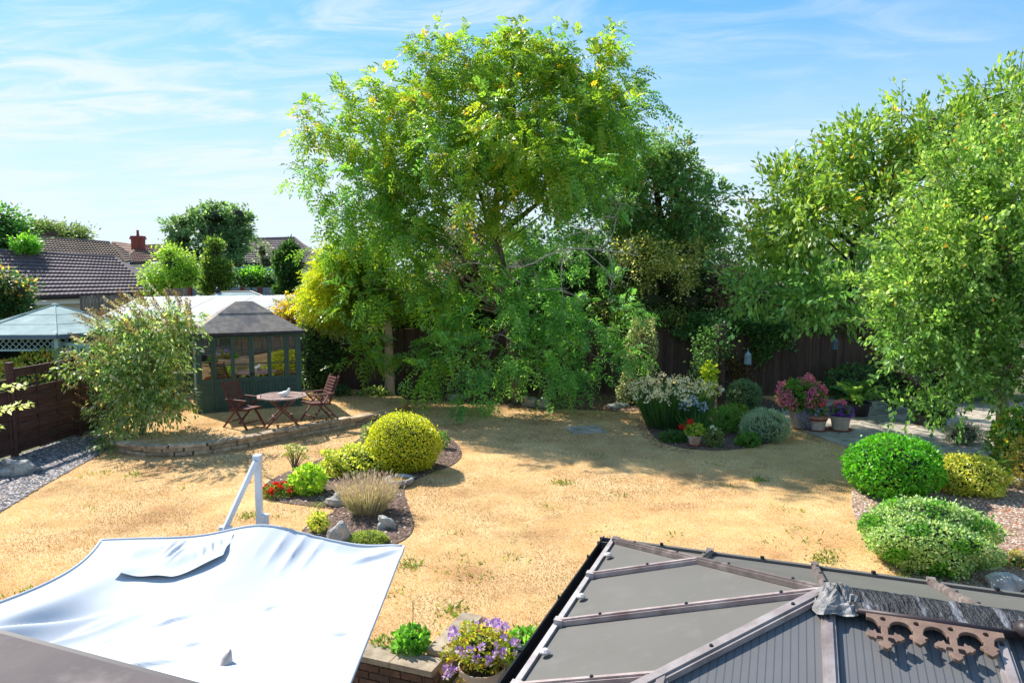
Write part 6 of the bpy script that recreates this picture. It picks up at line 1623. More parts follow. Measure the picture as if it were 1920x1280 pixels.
def whorl_shrub(name, label, base, stems, h, spread, nl, L, Wd, pal, seed, m=GLOSSY):
    g_ = np.random.default_rng(seed); root = thing(name, label, "shrub", base); mb = MB(); P_, D_, N_ = [], [], []
    for k in range(stems):
        a = g_.uniform(0, 6.28); r_ = g_.uniform(.2, 1) * spread
        t = Vector((base.x + math.cos(a) * r_, base.y + math.sin(a) * r_, base.z + h * g_.uniform(.55, 1)))
        mb.tube([base, base.lerp(t, .5) + V(0, 0, .03), t], [.010, .008, .005], 5, False)
        for j in range(nl):
            b = 2 * math.pi * j / nl + g_.uniform(-.3, .3); up = g_.uniform(-.35, .6); back = g_.uniform(0, .3)
            P_.append(np.array(t.lerp(base, back * .5))); D_.append((math.cos(b), math.sin(b), up)); N_.append((0.1, 0.1, 1))
    P_, D_, N_ = map(np.array, (P_, D_, N_))
    leaf_mesh("foliage", P_, D_, N_ + g_.normal(0, .3, N_.shape), g_.uniform(.7, 1.2, len(P_)) * L, Wd, tints(g_, len(P_), pal), m, root, .2)
    mb.build("stems", M['bark'], root, 'stuff'); return root
whorl_shrub("rhododendron", "small open rhododendron with yellowing leaves at the back of the island bed", W(552, 884), 16, .50, .27, 12, .12, .036, rh, 203)
lime = [(4, s(176, 200, 70)), (3, s(140, 178, 58)), (1, s(206, 220, 120)), (1, s(96, 140, 48))]
bush("lime_shrub", "lime green leafy bush beside the red begonias", W(578, 924), (0.27, 0.25, 0.24), 1100, 0.085, 0.05, lime, 204, LEAF, cz=0.85, amp=0.14, core=0.55)
r_ = bush("begonias", "patch of low red begonias at the left tip of the island bed", W(522, 930), (0.26, 0.20, 0.12), 900, 0.045, 0.032, [(3, s(110, 150, 56)), (2, s(84, 120, 48)), (1, s(150, 90, 60))], 205, LEAF, cz=0.5, cat="flowers", core=0)
put_blooms(r_, "flower", red, onshell(W(522, 930), (.26, .2, .13), 22, .5, .1), (.7, 1.1)); put_blooms(r_, "flower", whitef, [W(530, 914, .14)], (2, 2.1))
# lavender
lvb = W(690, 962); lv = thing("lavender", "faded grey lavender clump in the middle of the island bed", "shrub", lvb); gl = np.random.default_rng(31)
Pl, Dl, Ll = strands(gl, lvb, 1150, 0.62, 0.62, 0.22)
leaf_mesh("stems", Pl, Dl, gl.normal(size=Pl.shape), Ll, 0.008, tints(gl, len(Pl), [(3, s(204, 190, 162)), (2, s(172, 170, 140)), (1, s(222, 208, 182))]), DRY, lv)
tip = Pl + Dl * Ll[:, None] * 0.9
kk = gl.random(len(tip)) < .7; tip = tip[kk]
leaf_mesh("flower_spikes", np.repeat(tip, 2, 0), np.repeat(Dl[kk], 2, 0) + gl.normal(0, .15, (len(tip) * 2, 3)), gl.normal(size=(len(tip) * 2, 3)), gl.uniform(.05, .09, len(tip) * 2), 0.012, tints(gl, len(tip) * 2, [(3, s(206, 186, 166)), (2, s(182, 162, 160)), (1, s(168, 150, 172))]), DRY, lv)
fl2 = Pl + Dl * (Ll * gl.uniform(.1, .5, len(Pl)))[:, None]
leaf_mesh("foliage", fl2, Dl + gl.normal(0, .5, Dl.shape), gl.normal(size=Pl.shape), gl.uniform(.05, .1, len(Pl)), .012, tints(gl, len(Pl), [(2, s(140, 146, 110)), (2, s(116, 126, 92))]), LEAF, lv)
bush("euonymus_bush", "tiny yellow edged bush in front of the lavender clump", W(597, 996), (0.13, 0.12, 0.14), 420, 0.05, 0.032, vg2, 206, GLOSSY, cz=0.95, amp=0.16, core=0.4)
bush("thyme_mound", "flat mossy green thyme cushion beside the standing stone", W(690, 1018), (0.27, 0.20, 0.11), 4200, 0.03, 0.010, [(3, s(130, 150, 70)), (2, s(160, 168, 92)), (1, s(100, 124, 56))], 207, LEAF, cz=0.35, amp=0.05, core=0.85, cat="plant")
bush("sage_shrub", "small grey green shrub tucked behind the left side of the golden dome", W(693, 828), (0.16, 0.16, 0.20), 700, 0.06, 0.02, [(3, s(120, 142, 96)), (2, s(92, 118, 74))], 208, LEAF, cz=0.9, amp=.15, core=.4)
bush("sage_shrub", "small dark green shrub at the right side of the golden dome", W(829, 841), (0.13, 0.13, 0.19), 600, 0.05, 0.02, [(3, s(84, 120, 60)), (2, s(110, 146, 76))], 209, LEAF, cz=0.9, amp=.15, core=.4)
def rock(label, base, r, seed, name="rock"):
    me = lump((base.x, base.y, base.z + r[2] * .5), r, seed, .27, 11, 8); o = thing(name, label, "rock", base)
    return me.build("stone", M['rock'], o)
rock("upright dark grey stone at the front edge of the island bed", W(637, 1018), (.15, .10, .20), 1)
rock("pale angular grey rock right of the lavender clump", W(725, 990), (.14, .11, .13), 2)
rock("pale rock half hidden behind the lavender clump", W(632, 947), (.15, .12, .13), 3)
rock("flat pale stone behind the lime green bush", W(598, 880), (.16, .1, .06), 4)
rock("dark mossy boulder on the gravel by the brown panel fence", W(28, 890), (.30, .2, .20), 5)
rock("small dark stone beside the mossy boulder on the gravel", W(52, 889), (.13, .12, .12), 6)
rock("big pale stone at the foot of the airy tree", W(993, 762), (.26, .2, .2), 7)
rock("brown rounded stone just right of the tree's pale stone", W(1018, 765), (.18, .16, .19), 8)
rock("pale flat stone in front of the fence left of the airy tree", W(856, 750), (.3, .15, .12), 9)
rock("flat pale stone at the foot of the fence by the variegated column", W(1156, 765), (.26, .15, .10), 10)
rock("little pale stone right of the flat stone by the fence", W(1174, 763), (.10, .1, .08), 11)
rock("weathered white boulder on the chip bed behind the conservatory", W(1885, 1106), (.22, .17, .12), 12)
# bird bath
bbp = W(749, 908); bt = thing("bird_bath", "low grey stone bird bath with a little water beside the lavender", "bird bath", bbp)
MB().lathe(bbp, [(.20, 0), (.24, .05), (.255, .10), (.235, .125), (.19, .12), (.16, .085), (.0, .075)], 22).build("basin", M['rock'], bt, smooth=True)
MB().lathe(bbp, [(0.0, .09), (.165, .091), (.165, .093), (0, .0935)], 22).build("water", M['water'], bt)
slb = W(1098, 806); sm = thing("stepping_slab", "flat grey square slab set in the dry lawn near the tree", "paving slab", slb)
MB().box(slb + V(0, 0, .01), (.82, .78, .03), Matrix.Rotation(R(12), 3, 'Z')).build("slab", M['concrete'], sm)

# ------------------------------------------------------------------ bed in front of the fence
cl = W(1268, 806); cr_ = thing("allium_clump", "tall clump of cream button flowers with grassy stems in front of the fence", "flowers", cl)
ga = np.random.default_rng(41)
Pa, Da, La = strands(ga, cl, 1500, 1.25, .42, .62); Pa[:, 1] += .35; Pa[:, 0] *= 1
La *= ga.uniform(.6, 1, len(La))
leaf_mesh("stems", Pa, Da, ga.normal(size=Pa.shape), La, .022, tints(ga, len(Pa), [(3, s(64, 98, 52)), (2, s(84, 118, 62)), (1, s(50, 78, 44))]), LEAF, cr_)
Pt, Dt, Lt = strands(ga, cl, 170, 1.4, .5, .66); Pt[:, 1] += .35; Lt = ga.uniform(.72, 1.0, 170) * 1.35; Lt *= 1 - .18 * (np.linalg.norm(Pt[:, :2] - np.array(cl)[:2] - np.array([0, .35]), axis=1) / .66)
leaf_mesh("flower_stems", Pt, Dt, ga.normal(size=Pt.shape), Lt, .012, tints(ga, 170, [(1, s(96, 128, 70))]), LEAF, cr_)
put_blooms(cr_, "flower", white, Pt + Dt * Lt[:, None], (1.3, 2.5))
agb = W(1303, 815); ag = thing("agapanthus", "agapanthus with two pale blue flower heads in front of the cream flowers", "flowers", agb)
Pg, Dg, Lg = strands(ga, agb, 160, .62, .9, .15)
leaf_mesh("leaves", Pg, Dg, ga.normal(size=Pg.shape), Lg, .035, tints(ga, 160, [(3, s(64, 104, 54)), (2, s(92, 130, 66))]), LEAF, ag)
for (x, y) in ((1284, 760), (1298, 752), (1316, 762)):
    p = A(x, y, agb.y - .05); MB().tube([agb, agb.lerp(p, .6) + V(0, 0, .03), p], .009, 5).build("flower_stem", M['green_paint'], ag); put_blooms(ag, "flower", blue, [p], (1.3, 1.5))
bush("hebe_bush", "rounded grey green bush against the dark fence below the blue lantern", W(1394, 768), (.46, .42, .42), 4200, .07, .02, [(3, s(118, 146, 112)), (2, s(92, 122, 88)), (1, s(146, 168, 134))], 210, LEAF, cz=.9, amp=.07, core=.8)
bush("cotton_lavender", "mound of silvery grey santolina at the corner of the pale path", W(1434, 826), (.50, .42, .38), 5200, .085, .013, [(3, s(160, 176, 156)), (2, s(132, 152, 130)), (1, s(184, 196, 176))], 211, LEAF, cz=.75, amp=.09, core=.75, up=.6)
bush("potentilla", "leafy green shrub with yellow touches left of the silvery mound", W(1372, 806), (.34, .3, .32), 1500, .07, .036, [(3, s(110, 146, 60)), (2, s(84, 122, 50)), (.8, s(170, 176, 70)), (.3, s(196, 120, 60))], 212, LEAF, cz=.85, amp=.15, core=.6)
bush("strappy_plant", "low green plant in front of the silvery mound", W(1402, 836), (.22, .18, .15), 520, .09, .04, [(3, s(84, 124, 54)), (2, s(112, 150, 66))], 213, LEAF, cz=.7, amp=.12, core=.5, cat="plant")
r_ = bush("leafy_perennial", "small leafy plant with a few white flowers right of the red geranium pot", W(1339, 838), (.17, .15, .22), 520, .06, .03, [(3, s(92, 120, 58)), (2, s(120, 146, 76)), (.6, s(150, 120, 70))], 214, LEAF, cz=.9, amp=.15, core=.4, cat="plant")
put_blooms(r_, "flower", whitef, onshell(W(1339, 838), (.16, .14, .24), 9, .9, .2), (1, 1.6))
bush("daylily_leaves", "arching strap leaved plant behind the red geranium pot", W(1352, 812), (.3, .26, .3), 420, .26, .022, [(3, s(92, 132, 58)), (2, s(120, 156, 76))], 215, LEAF, cz=.6, amp=.1, core=.4, up=.7, cat="plant")
bush("leafy_perennial", "low dark leaved plant at the left foot of the red geranium pot", W(1262, 828), (.26, .16, .12), 420, .13, .03, [(3, s(84, 120, 54)), (2, s(60, 92, 46))], 216, LEAF, cz=.6, amp=.12, core=.4, cat="plant")
tree("golden_hop", "bright yellow green climber beside the ringed trunk", "climber", W(1332, 778), [W(1332, 778), A(1330, 730, 18.6), A(1328, 690, 18.6)], .02,
     [B(1330, 700, 9, 20, 18.6, .15, 1, [(3, s(196, 206, 60)), (2, s(140, 170, 56))]), B(1326, 730, 8, 16, 18.6, .12, 1, [(3, s(170, 190, 60)), (2, s(110, 140, 50))])], 26, 12, .07, .085, .06, lime, 217, LEAF, nlimb=6, limb_r=.01)
pv = [(3, s(158, 168, 134)), (2, s(190, 194, 164)), (3, s(116, 138, 98)), (1, s(150, 124, 90))]
cvb = W(1198, 762); r_ = thing("ivy_column", "grey green variegated ivy column standing at the fence right of the airy tree", "shrub", cvb); gi = np.random.default_rng(51)
zc1 = np.linspace(.05, 2.45, 3800) - gi.random(3800) ** 3 * .5; an = gi.uniform(0, 6.28, 3800); rad = (.46 - .10 * (zc1 / 2.1) ** 2 + .06 * np.sin(zc1 * 5 + an * 2)) * gi.uniform(.85, 1.05, 3800)
Pz = np.stack([cvb.x + np.cos(an) * rad + .18 * (zc1 - 1) / 2, cvb.y + .2 + np.sin(an) * rad * .6, zc1], 1); nz = np.stack([np.cos(an), np.sin(an), np.zeros(3800)], 1)
leaf_mesh("foliage", Pz, unit(gi.normal(size=Pz.shape) * .8 + nz * .4 + np.array([0, 0, -.3])), unit(nz + gi.normal(0, .45, nz.shape)), gi.uniform(.7, 1.2, 3800) * .075, .05, tints(gi, 3800, pv), LEAF, r_)
MB().tube([cvb + V(-.02, .2, 0), cvb + V(.05, .2, 1), cvb + V(.14, .2, 2.0)], [.2, .18, .12], 12).build("stems", M['core'], r_, smooth=True)  # dark core tube fills the column as inner shade
gp_b = W(1348, 770); r_ = thing("palm_trunk", "ringed palm trunk wrapped in dark climber in front of the fence", "tree", gp_b); tk_ = MB()
nseg = 26
tk_.tube([gp_b + V(.01 * math.sin(k * .3), 0, 2.3 * k / nseg) for k in range(nseg + 1)], [.115 + (.014 if k % 2 else 0) for k in range(nseg + 1)], 12); tk_.build("trunk", M['palm'], r_, smooth=False)
Pc, Dc, Nc, Tc, _ = crown_leaves(gi, [B(1322, 655, 18, 36, 18.9, .22, 1, iv), B(1352, 640, 18, 26, 18.8, .22, 1, iv), B(1345, 598, 24, 10, 19.8, .22, .6, iv), B(1318, 690, 12, 26, 18.9, .15, .6, iv), B(1315, 690, 14, 30, 18.9, .2, .8, iv)], 110, 14, .12, pal=iv, droop=.6)
leaf_mesh("climber_leaves", Pc, Dc, Nc, gi.uniform(.7, 1.2, len(Pc)) * .08, .06, Tc, LEAF, r_)
def lantern(label, px, py, Y, m, sc=1.0):
    p = A(px, py, Y); o = thing("lantern", label, "lantern", p)
    MB().lathe(p, [(.05 * sc, 0), (.085 * sc, .01), (.085 * sc, .03), (.078 * sc, .04)], 6).build("base", m, o)
    bd = MB()
    for k in range(6):
        a = 2 * math.pi * k / 6; bd.beam(p + V(.078 * sc * math.cos(a), .078 * sc * math.sin(a), .035), p + V(.07 * sc * math.cos(a), .07 * sc * math.sin(a), .22 * sc), .014, .014)
    bd.lathe(p, [(.066 * sc, .04), (.06 * sc, .22 * sc)], 6); bd.build("glass_body", m, o)
    MB().lathe(p, [(.082 * sc, .22 * sc), (.06 * sc, .26 * sc), (.02 * sc, .30 * sc), (.012 * sc, .33 * sc)], 6).build("lid", m, o)
    MB().tube([p + V(0, 0, .33 * sc), p + V(.02 * sc, 0, .37 * sc), p + V(0, 0, .41 * sc), p + V(-.02 * sc, 0, .37 * sc), p + V(0, 0, .33 * sc)], .004, 5).build("ring", m, o)
    MB().tube([p + V(0, 0, .40 * sc), Vector((p.x, p.y, p.z + .55 * sc)), Vector((p.x, FY - .01, p.z + .6 * sc))], .006, 5).build("hook", M['black'], o)
lantern("pale blue metal lantern hanging before the ivy on the dark fence", 1402, 683, 19.6, M['lantern'], 1.15)
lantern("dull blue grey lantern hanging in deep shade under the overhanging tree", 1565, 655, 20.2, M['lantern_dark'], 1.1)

# ------------------------------------------------------------------ pots
def pot(name, label, base, r0, r1, h, m, saucer=None, rim=True, n=24):
    o = thing(name, label, "flowerpot", base); z0 = 0.0
    if saucer: MB().lathe(base, [(r0 * 1.25, 0.0), (r0 * 1.5, .02), (r0 * 1.5, .04), (r0 * 1.42, .04), (r0 * 1.3, .022), (0, .02)], n).build("saucer", saucer, o, smooth=False); z0 = .022
    prof = [(r0, z0), (r0 + (r1 - r0) * .8, z0 + h * .8)] + ([(r1 * 1.0, z0 + h * .8), (r1 * 1.06, z0 + h * .82), (r1 * 1.08, z0 + h)] if rim else [(r1, z0 + h)]) + [(r1 * .95, z0 + h), (r1 * .92, z0 + h * .92)]
    po = MB().lathe(base, prof, n).build("pot", m, o, smooth=False)
    MB().lathe(base, [(r1 * .92, z0 + h * .90), (r1 * .9, z0 + h * .93), (0, z0 + h * .95)], n).build("soil", M['soil'], o)
    return o, base + V(0, 0, z0 + h)
PZ = 0.04
hp = W(1502, 800, PZ); o, tp_ = pot("flowerpot", "tall ribbed cream pot overflowing with pink hydrangea", hp, .22, .30, .50, M['pot_cream'], None, False)
rb_ = MB()
for k in range(26):
    a = 2 * math.pi * k / 26; rb_.beam(hp + V(.222 * math.cos(a), .222 * math.sin(a), .01), hp + V(.302 * math.cos(a), .302 * math.sin(a), .48), .026, .012, up=(math.cos(a), math.sin(a), 0))
rb_.build("ribs", M['pot_cream'], o)
hy = bush("hydrangea", "pink hydrangea in full bloom in the tall cream pot", tp_ + V(-.02, 0, -.08), (.47, .40, .38), 1100, .12, .08, [(3, s(104, 150, 62)), (2, s(76, 116, 50)), (1, s(150, 186, 84))], 220, LEAF, cz=.75, amp=.12, core=.6, cat="flowers")
pts_ = onshell(tp_ + V(-.02, 0, -.08), (.50, .43, .42), 50, .75, -.4)
put_blooms(hy, "flower_head", pink, pts_[:40], (.95, 1.4)); put_blooms(hy, "flower_head", pinkb, pts_[40:], (.9, 1.3))
p2 = W(1532, 806, PZ); o, tp2 = pot("flowerpot", "smaller terracotta pot with a limed band holding red and blue flowers", p2, .16, .215, .34, M['pot_white'], M['terracotta'])
MB().lathe(p2, [(.206, .022 + .34 * .62), (.222, .022 + .34 * .78), (.2255, .022 + .34 * .81), (.234, .022 + .335)], 24).build("rim_band", M['terracotta'], o)
f2 = bush("bedding_flowers", "red geranium with pale blue lobelia in the limed terracotta pot", tp2 + V(0, 0, -.03), (.25, .22, .17), 500, .05, .03, [(3, s(104, 140, 66)), (2, s(120, 140, 96))], 221, LEAF, cz=.6, amp=.15, core=.5, cat="flowers")
put_blooms(f2, "flower", rose, onshell(tp2 + V(.0, 0, .09), (.13, .12, .12), 9, .5, .1), (1, 1.4)); put_blooms(f2, "flower", lilac, onshell(tp2 + V(0, 0, -.03), (.27, .24, .16), 46, .5, -.2), (.9, 1.4))
lb = W(1512, 806, PZ); tl_ = bush("lobelia", "lilac blue lobelia trailing down between the cream pot and the terracotta pot", lb + V(-.02, .03, 0), (.16, .13, .24), 700, .035, .014, [(2, s(120, 136, 100)), (2, s(150, 150, 190))], 222, LEAF, cz=.95, amp=.12, core=0, thick=.5, cat="flowers")
put_blooms(tl_, "flower", lilac, onshell(lb + V(-.02, .03, 0), (.17, .14, .25), 90, .95, -.7), (.8, 1.3))
p3 = W(1575, 806, PZ); o, tp3 = pot("flowerpot", "whitewashed pot of purple petunias standing on a dark saucer", p3, .17, .225, .32, M['pot_cream'], M['terracotta'])
f3 = bush("bedding_flowers", "purple and pink flowers in the whitewashed pot", tp3 + V(0, 0, -.04), (.26, .23, .18), 420, .05, .03, [(3, s(96, 132, 60)), (2, s(84, 110, 60))], 223, LEAF, cz=.7, amp=.15, core=.55, cat="flowers")
put_blooms(f3, "flower", violet, onshell(tp3 + V(0, 0, -.04), (.28, .25, .18), 70, .6, -.3), (.9, 1.3)); put_blooms(f3, "flower", lpink, onshell(tp3 + V(.02, 0, .14), (.16, .12, .10), 9, .8, .1), (.9, 1.3)); put_blooms(f3, "flower", lilac, onshell(tp3 + V(.16, 0, -.04), (.12, .15, .12), 16, .5, -.2), (.9, 1.3))
pf = W(1606, 778, PZ); o, tpf = pot("flowerpot", "dark pot in the shade holding the big fern", pf, .26, .32, .34, M['pot_dark'])
fn = thing("fern", "large fern with arching fronds in the dark pot by the fence", "fern", tpf); gfn = np.random.default_rng(61)
nf = 40; a_ = gfn.uniform(0, 6.28, nf); el = gfn.uniform(.45, 1.2, nf); Dn = np.stack([np.cos(a_) * np.cos(el), np.sin(a_) * np.cos(el), np.sin(el)], 1)
Pf, Df, Nf, Lf, Wf, Tf = frondify(gfn, np.repeat(np.array(tpf)[None], nf, 0) + gfn.normal(0, .04, (nf, 3)), Dn, np.array([[0, 0, 1.0]]) + gfn.normal(0, .1, (nf, 3)), gfn.uniform(.75, 1.1, nf), tints(gfn, nf, [(3, s(110, 150, 70)), (2, s(140, 172, 92)), (2, s(72, 108, 52))]), 16, .17, .38, .28)
leaf_mesh("fronds", Pf, Df, Nf, Lf, Wf, Tf, LEAF, fn)
fn2b = W(1672, 770, PZ); fn2 = thing("fern", "second darker fern in deep shade right of the potted fern", "fern", fn2b)
Pf, Df, Nf, Lf, Wf, Tf = frondify(gfn, np.repeat(np.array(fn2b + V(0, 0, .1))[None], nf, 0) + gfn.normal(0, .04, (nf, 3)), Dn, np.array([[0, 0, 1.0]]) + gfn.normal(0, .1, (nf, 3)), gfn.uniform(.6, .9, nf), tints(gfn, nf, [(3, s(70, 104, 52)), (2, s(52, 82, 42))]), 14, .17, .4, .28)
leaf_mesh("fronds", Pf, Df, Nf, Lf, Wf, Tf, LEAF, fn2)
pd = W(1742, 795, PZ); o, tpd = pot("flowerpot", "wide low black pot on the path under the small leaved tree", pd, .34, .38, .24, M['pot_dark'])
bush("hosta", "dark leafy plant growing in the wide low black pot", tpd + V(0, 0, -.04), (.45, .4, .25), 420, .16, .07, [(3, s(60, 92, 48)), (2, s(84, 120, 60))], 224, LEAF, cz=.7, amp=.15, core=.5, cat="plant")
bush("curry_plant", "wispy grey leaved plant spilling over the path edge", W(1806, 832, PZ), (.36, .3, .26), 1900, .075, .012, [(3, s(140, 150, 140)), (2, s(112, 122, 108)), (1, s(150, 110, 90))], 225, LEAF, cz=.7, amp=.12, core=.7, up=.5, cat="plant")
gpb = W(1302, 834, .016); o, tpg = pot("flowerpot", "little pinkish pot with a saucer holding a red geranium on the bed", gpb, .105, .145, .19, M['pot_white'], M['terracotta'])
fg = bush("geranium", "small yellow green geranium with two red flower heads", tpg + V(0, 0, -.03), (.17, .16, .15), 260, .07, .055, [(3, s(150, 170, 66)), (2, s(110, 144, 58)), (1, s(190, 186, 80))], 226, LEAF, cz=.8, amp=.15, core=.4, cat="flowers")
for (x, y) in ((1279, 800), (1294, 791)):
    p = A(x, y, gpb.y - .05); MB().tube([tpg, tpg.lerp(p, .5) + V(0, 0, .03), p], .005, 5).build("flower_stem", M['green_paint'], fg); put_blooms(fg, "flower", red, [p], (1.3, 1.6))
# patio pot
pp = WALL_C + ax_a * .40 + ax_o * .17; pp.z = PATIO_Z + .2
o, tpp = pot("flowerpot", "tall smooth cream pot of trailing purple petunias on the patio steps", pp, .15, .215, .52, M['pot_cream'], None, False)
pe = thing("petunias", "trailing purple petunias with yellowing leaves in the tall smooth pot", "flowers", tpp)
bush("petunias", None, tpp + V(0, .04, .02), (.29, .25, .17), 1200, .045, .026, [(3, s(150, 160, 56)), (3, s(176, 170, 60)), (2, s(110, 136, 56)), (1, s(176, 130, 70))], 227, LEAF, cz=.75, amp=.2, core=.5, root=pe, thick=.3)
gq2 = np.random.default_rng(9); Pq, Dq = [], []
for k in range(26):
    a = gq2.uniform(-.9, 4.0); r_ = gq2.uniform(.2, .32); L_ = gq2.uniform(.12, .34)
    for j in range(14):
        t = j / 14; Pq.append(np.array(tpp) + np.array([math.cos(a) * (r_ * (.6 + .4 * t)), math.sin(a) * (r_ * (.6 + .4 * t)), .05 - L_ * t])); Dq.append(gq2.normal(size=3))
leaf_mesh("trailing_stems", np.array(Pq), np.array(Dq), gq2.normal(size=(len(Pq), 3)), .04, .02, tints(gq2, len(Pq), [(2, s(150, 156, 60)), (2, s(130, 120, 60)), (1, s(160, 110, 70))]), LEAF, pe)
put_blooms(pe, "flower", purple, onshell(tpp + V(0, .04, .02), (.31, .27, .19), 34, .75, -.15), (.7, 1.15)); put_blooms(pe, "flower", purple, [tpp + V(gq2.uniform(-.36, -.24), gq2.uniform(-.2, .1), gq2.uniform(-.3, .0)) for k in range(6)], (.9, 1.3)); put_blooms(pe, "flower", purple, [tpp + V(gq2.uniform(.25, .42), gq2.uniform(-.1, .2), gq2.uniform(-.1, .06)) for k in range(12)], (.6, 1.0))
tq = pp + V(-.22, .02, 0); pot("flowerpot", "small empty terracotta pot half hidden behind the tall smooth cream pot", tq, .08, .11, .2, M['terracotta'])
lp_ = [(3, s(104, 160, 60)), (2, s(130, 180, 76)), (1, s(76, 120, 50))]
bq = W(770, 1226); gm_ = bush("aquilegia", "fresh green leafy plant growing at the wall coping by the steps", bq + V(0, .02, 0), (.15, .13, .13), 420, .07, .05, lp_, 228, LEAF, cz=.8, amp=.15, core=.5, cat="plant")
MB().tube([bq, bq + V(.02, .05, .35), bq + V(.02, .06, .5)], .004, 5).build("flower_stem", M['green_paint'], gm_); put_blooms(gm_, "seed_head", bloom_mesh("seed_head_shape", 18, .03, .03, .006, [(1, s(140, 160, 110))], 12), [bq + V(.02, .06, .52)], (1, 1.1))
bq = W(985, 1240) + V(-.02, .02, 0); gm_ = bush("leafy_perennial", "green plant with a pink flower beside the conservatory gutter", bq, (.17, .15, .15), 420, .07, .05, lp_, 229, LEAF, cz=.8, amp=.15, core=.5, cat="plant")
put_blooms(gm_, "flower", lpink, [bq + V(-.05, -.05, .27)], (.5, .55))
bush("leafy_perennial", "low weedy plant on the lawn edge left of the fresh green wall plant", W(722, 1215), (.12, .1, .06), 160, .05, .02, [(1, s(96, 126, 70)), (1, s(120, 140, 84))], 230, LEAF, cz=.5, core=0, cat="plant")

# ------------------------------------------------------------------ shrubs on the right
gr1 = [(4, s(96, 168, 36)), (3, s(70, 140, 34)), (1, s(136, 190, 60)), (1, s(50, 104, 32))]
bush("clipped_bush", "bright green rounded glossy bush between path and dry lawn", W(1672, 928), (.74, .66, .50), 7600, .065, .036, gr1, 240, GLOSSY, cz=.95, amp=.09, core=.8)
yv = [(3, s(200, 196, 84)), (3, s(170, 176, 66)), (1, s(110, 136, 50)), (1, s(222, 216, 130))]
bush("euonymus_bush", "yellow variegated low bush right of the bright green rounded bush", W(1812, 922), (.60, .50, .33), 4600, .06, .034, yv, 241, GLOSSY, cz=.75, amp=.12, core=.78)
gw1 = [(4, s(156, 180, 118)), (3, s(120, 156, 84)), (2, s(188, 204, 152)), (1, s(84, 124, 60))]
bush("euonymus_bush", "pale green and white variegated mound nearest the conservatory roof", W(1738, 1056), (.76, .66, .44), 14000, .045, .028, gw1, 242, GLOSSY, cz=.8, amp=.085, core=.82, patch=[(2, s(104, 160, 56)), (1, s(70, 120, 44))])
bush("shrub", "leafy green shrub with yellowish tips at the right edge beside the path", W(1905, 890), (.42, .42, .62), 2600, .085, .05, [(3, s(120, 160, 66)), (2, s(92, 132, 54)), (1, s(176, 180, 90)), (.5, s(190, 150, 70))], 243, LEAF, cz=.9, amp=.18, core=.6)
bush("shrub", "straw coloured dry shrub at the right edge above the chip bed", W(1935, 915), (.35, .35, .5), 1800, .07, .02, [(3, s(186, 168, 96)), (2, s(160, 150, 84)), (1, s(120, 140, 70))], 244, LEAF, cz=.9, amp=.15, core=.6)
whorl_shrub("bergenia", "broad leaved green plant at the back of the chip bed under the tree", W(1868, 905), 9, .5, .3, 7, .14, .08, [(3, s(110, 150, 84)), (2, s(84, 124, 62))], 245)
bush("heather_clump", "small dry heather tuft on the chip bed near the white boulder", W(1912, 1062), (.2, .16, .12), 700, .05, .012, [(2, s(150, 156, 80)), (1, s(186, 160, 110))], 246, LEAF, cz=.5, core=.6, cat="plant")
MB_ = thing("dark_pot_planter", "dark barrel pot at the edge of the shade behind the yellow variegated bush", "flowerpot", W(1876, 885))
MB().lathe(W(1876, 885), [(.16, 0), (.2, .15), (.19, .3), (.17, .3), (.15, .26), (0, .25)], 18).build("pot", M['pot_dark'], MB_)
# fallen rust coloured leaf pieces are part of the litter; sprig in the left foreground
sgb = Vector((-6.35, 8.6, 0)); sg = thing("dogwood", "white edged dogwood sprigs reaching in at the left edge before the brown fence", "shrub", sgb); gsg = np.random.default_rng(71)
mb = MB(); Ps, Ds, Ns = [], [], []
for (x0, y0, x1, y1) in ((-70, 745, 48, 722), (-70, 790, 60, 756), (-90, 790, 20, 768), (-80, 730, -5, 705), (-80, 810, 2, 800)):
    a, b = A(x0, y0, 8.6), A(x1, y1, 8.9); mid = a.lerp(b, .5) + V(0, 0, .03); mb.tube([sgb + V(-.4, 0, 0), sgb.lerp(a, .6) + V(-.3, 0, .2), a, mid, b], [.02, .016, .01, .006, .003], 5, False)
    for k in range(60):
        t = (k / 60) ** .8; c = a.lerp(mid, t * 2) if t < .5 else mid.lerp(b, t * 2 - 1); Ps.append(np.array(c) + gsg.normal(0, .02, 3)); Ds.append(unit(np.array(b - a) * .6 + gsg.normal(0, .35, 3))); Ns.append((0, -.3, 1))
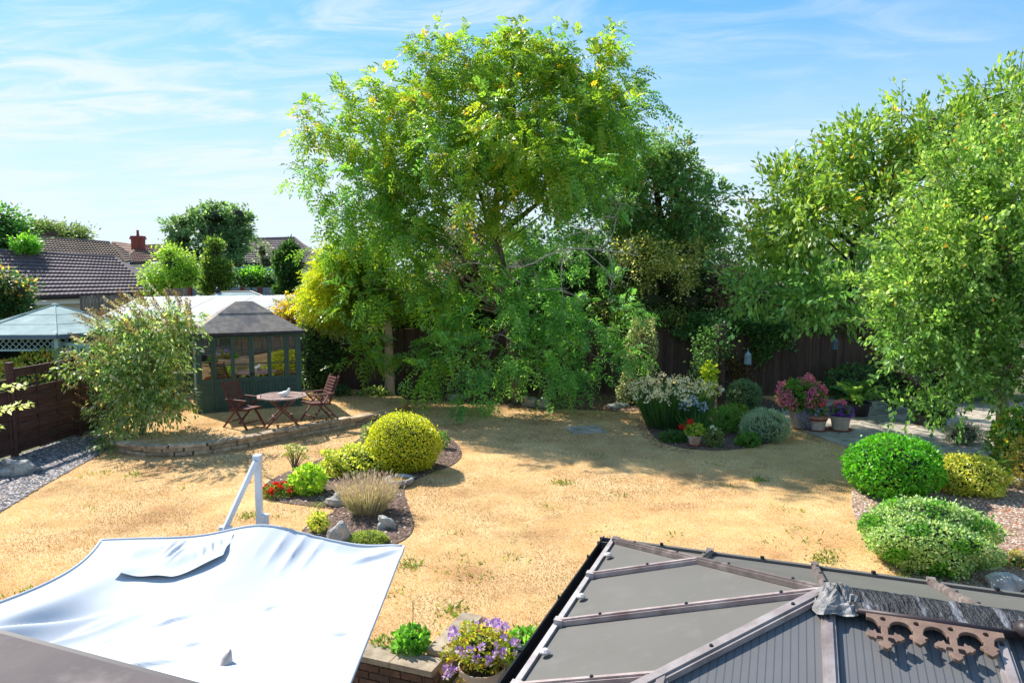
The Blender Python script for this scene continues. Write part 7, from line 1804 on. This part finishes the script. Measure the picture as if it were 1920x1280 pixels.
Ps, Ds, Ns = map(np.array, (Ps, Ds, Ns))
leaf_mesh("foliage", Ps, Ds, Ns + gsg.normal(0, .4, Ns.shape), gsg.uniform(.05, .085, len(Ps)), .038, tints(gsg, len(Ps), [(3, s(206, 214, 170)), (2, s(170, 190, 120)), (1, s(226, 230, 206))]), LEAF, sg)
mb.build("stems", M['bark'], sg, 'stuff')
bush("shade_shrub", "added evergreen shrub that darkens the ground by the fence behind the small leaved tree", Vector((12.6, 20.3, 0)), (2.0, .8, 1.0), 3800, .12, .06, dk2, 252, GLOSSY, cz=.9, amp=.16, core=.75)  # shrubs added here to shade the bright ground behind the tree
bush("shade_shrub", "added evergreen shrub that shades the far end of the path under the overhanging branches", Vector((9.9, 20.5, 0)), (.9, .5, .55), 1500, .11, .055, dk2, 253, GLOSSY, cz=.9, amp=.16, core=.7)
# low plants under the fence on the left
bush("groundcover_plant", "pale leaved low plants at the foot of the fence left of the pale trunk", W(702, 748, .1), (.42, .2, .2), 700, .09, .04, [(3, s(140, 160, 96)), (2, s(96, 124, 64)), (1, s(176, 186, 130))], 250, LEAF, cz=.6, amp=.2, core=.4, cat="plant")
bush("groundcover_plant", "dark low plant behind the right hand recliner chair", W(640, 742, .2), (.24, .2, .18), 400, .07, .035, [(3, s(60, 92, 52)), (2, s(84, 116, 64))], 251, LEAF, cz=.7, amp=.2, core=.5, cat="plant")

# belt of trees far beyond the gardens, read only as a mass
gft = np.random.default_rng(88)
fb_blobs = [blob(720 + 75 * k, 470 + 22 * math.sin(k * 1.7) + (14 if k % 2 else 0), 44 + 3 * math.sin(k), 62, 60, 1.8, 1, None) for k in range(20)]
Pm, Dm, Nm, Tm, _ = crown_leaves(gft, fb_blobs, 1500, 22, 0.34, pal=[(3, s(70, 100, 60)), (3, s(54, 82, 48)), (1, s(100, 126, 78))], zmin=0.2)
leaf_mesh("far_trees", Pm, Dm, Nm, gft.uniform(.7, 1.2, len(Pm)) * .34, .2, Tm, LEAF, None)
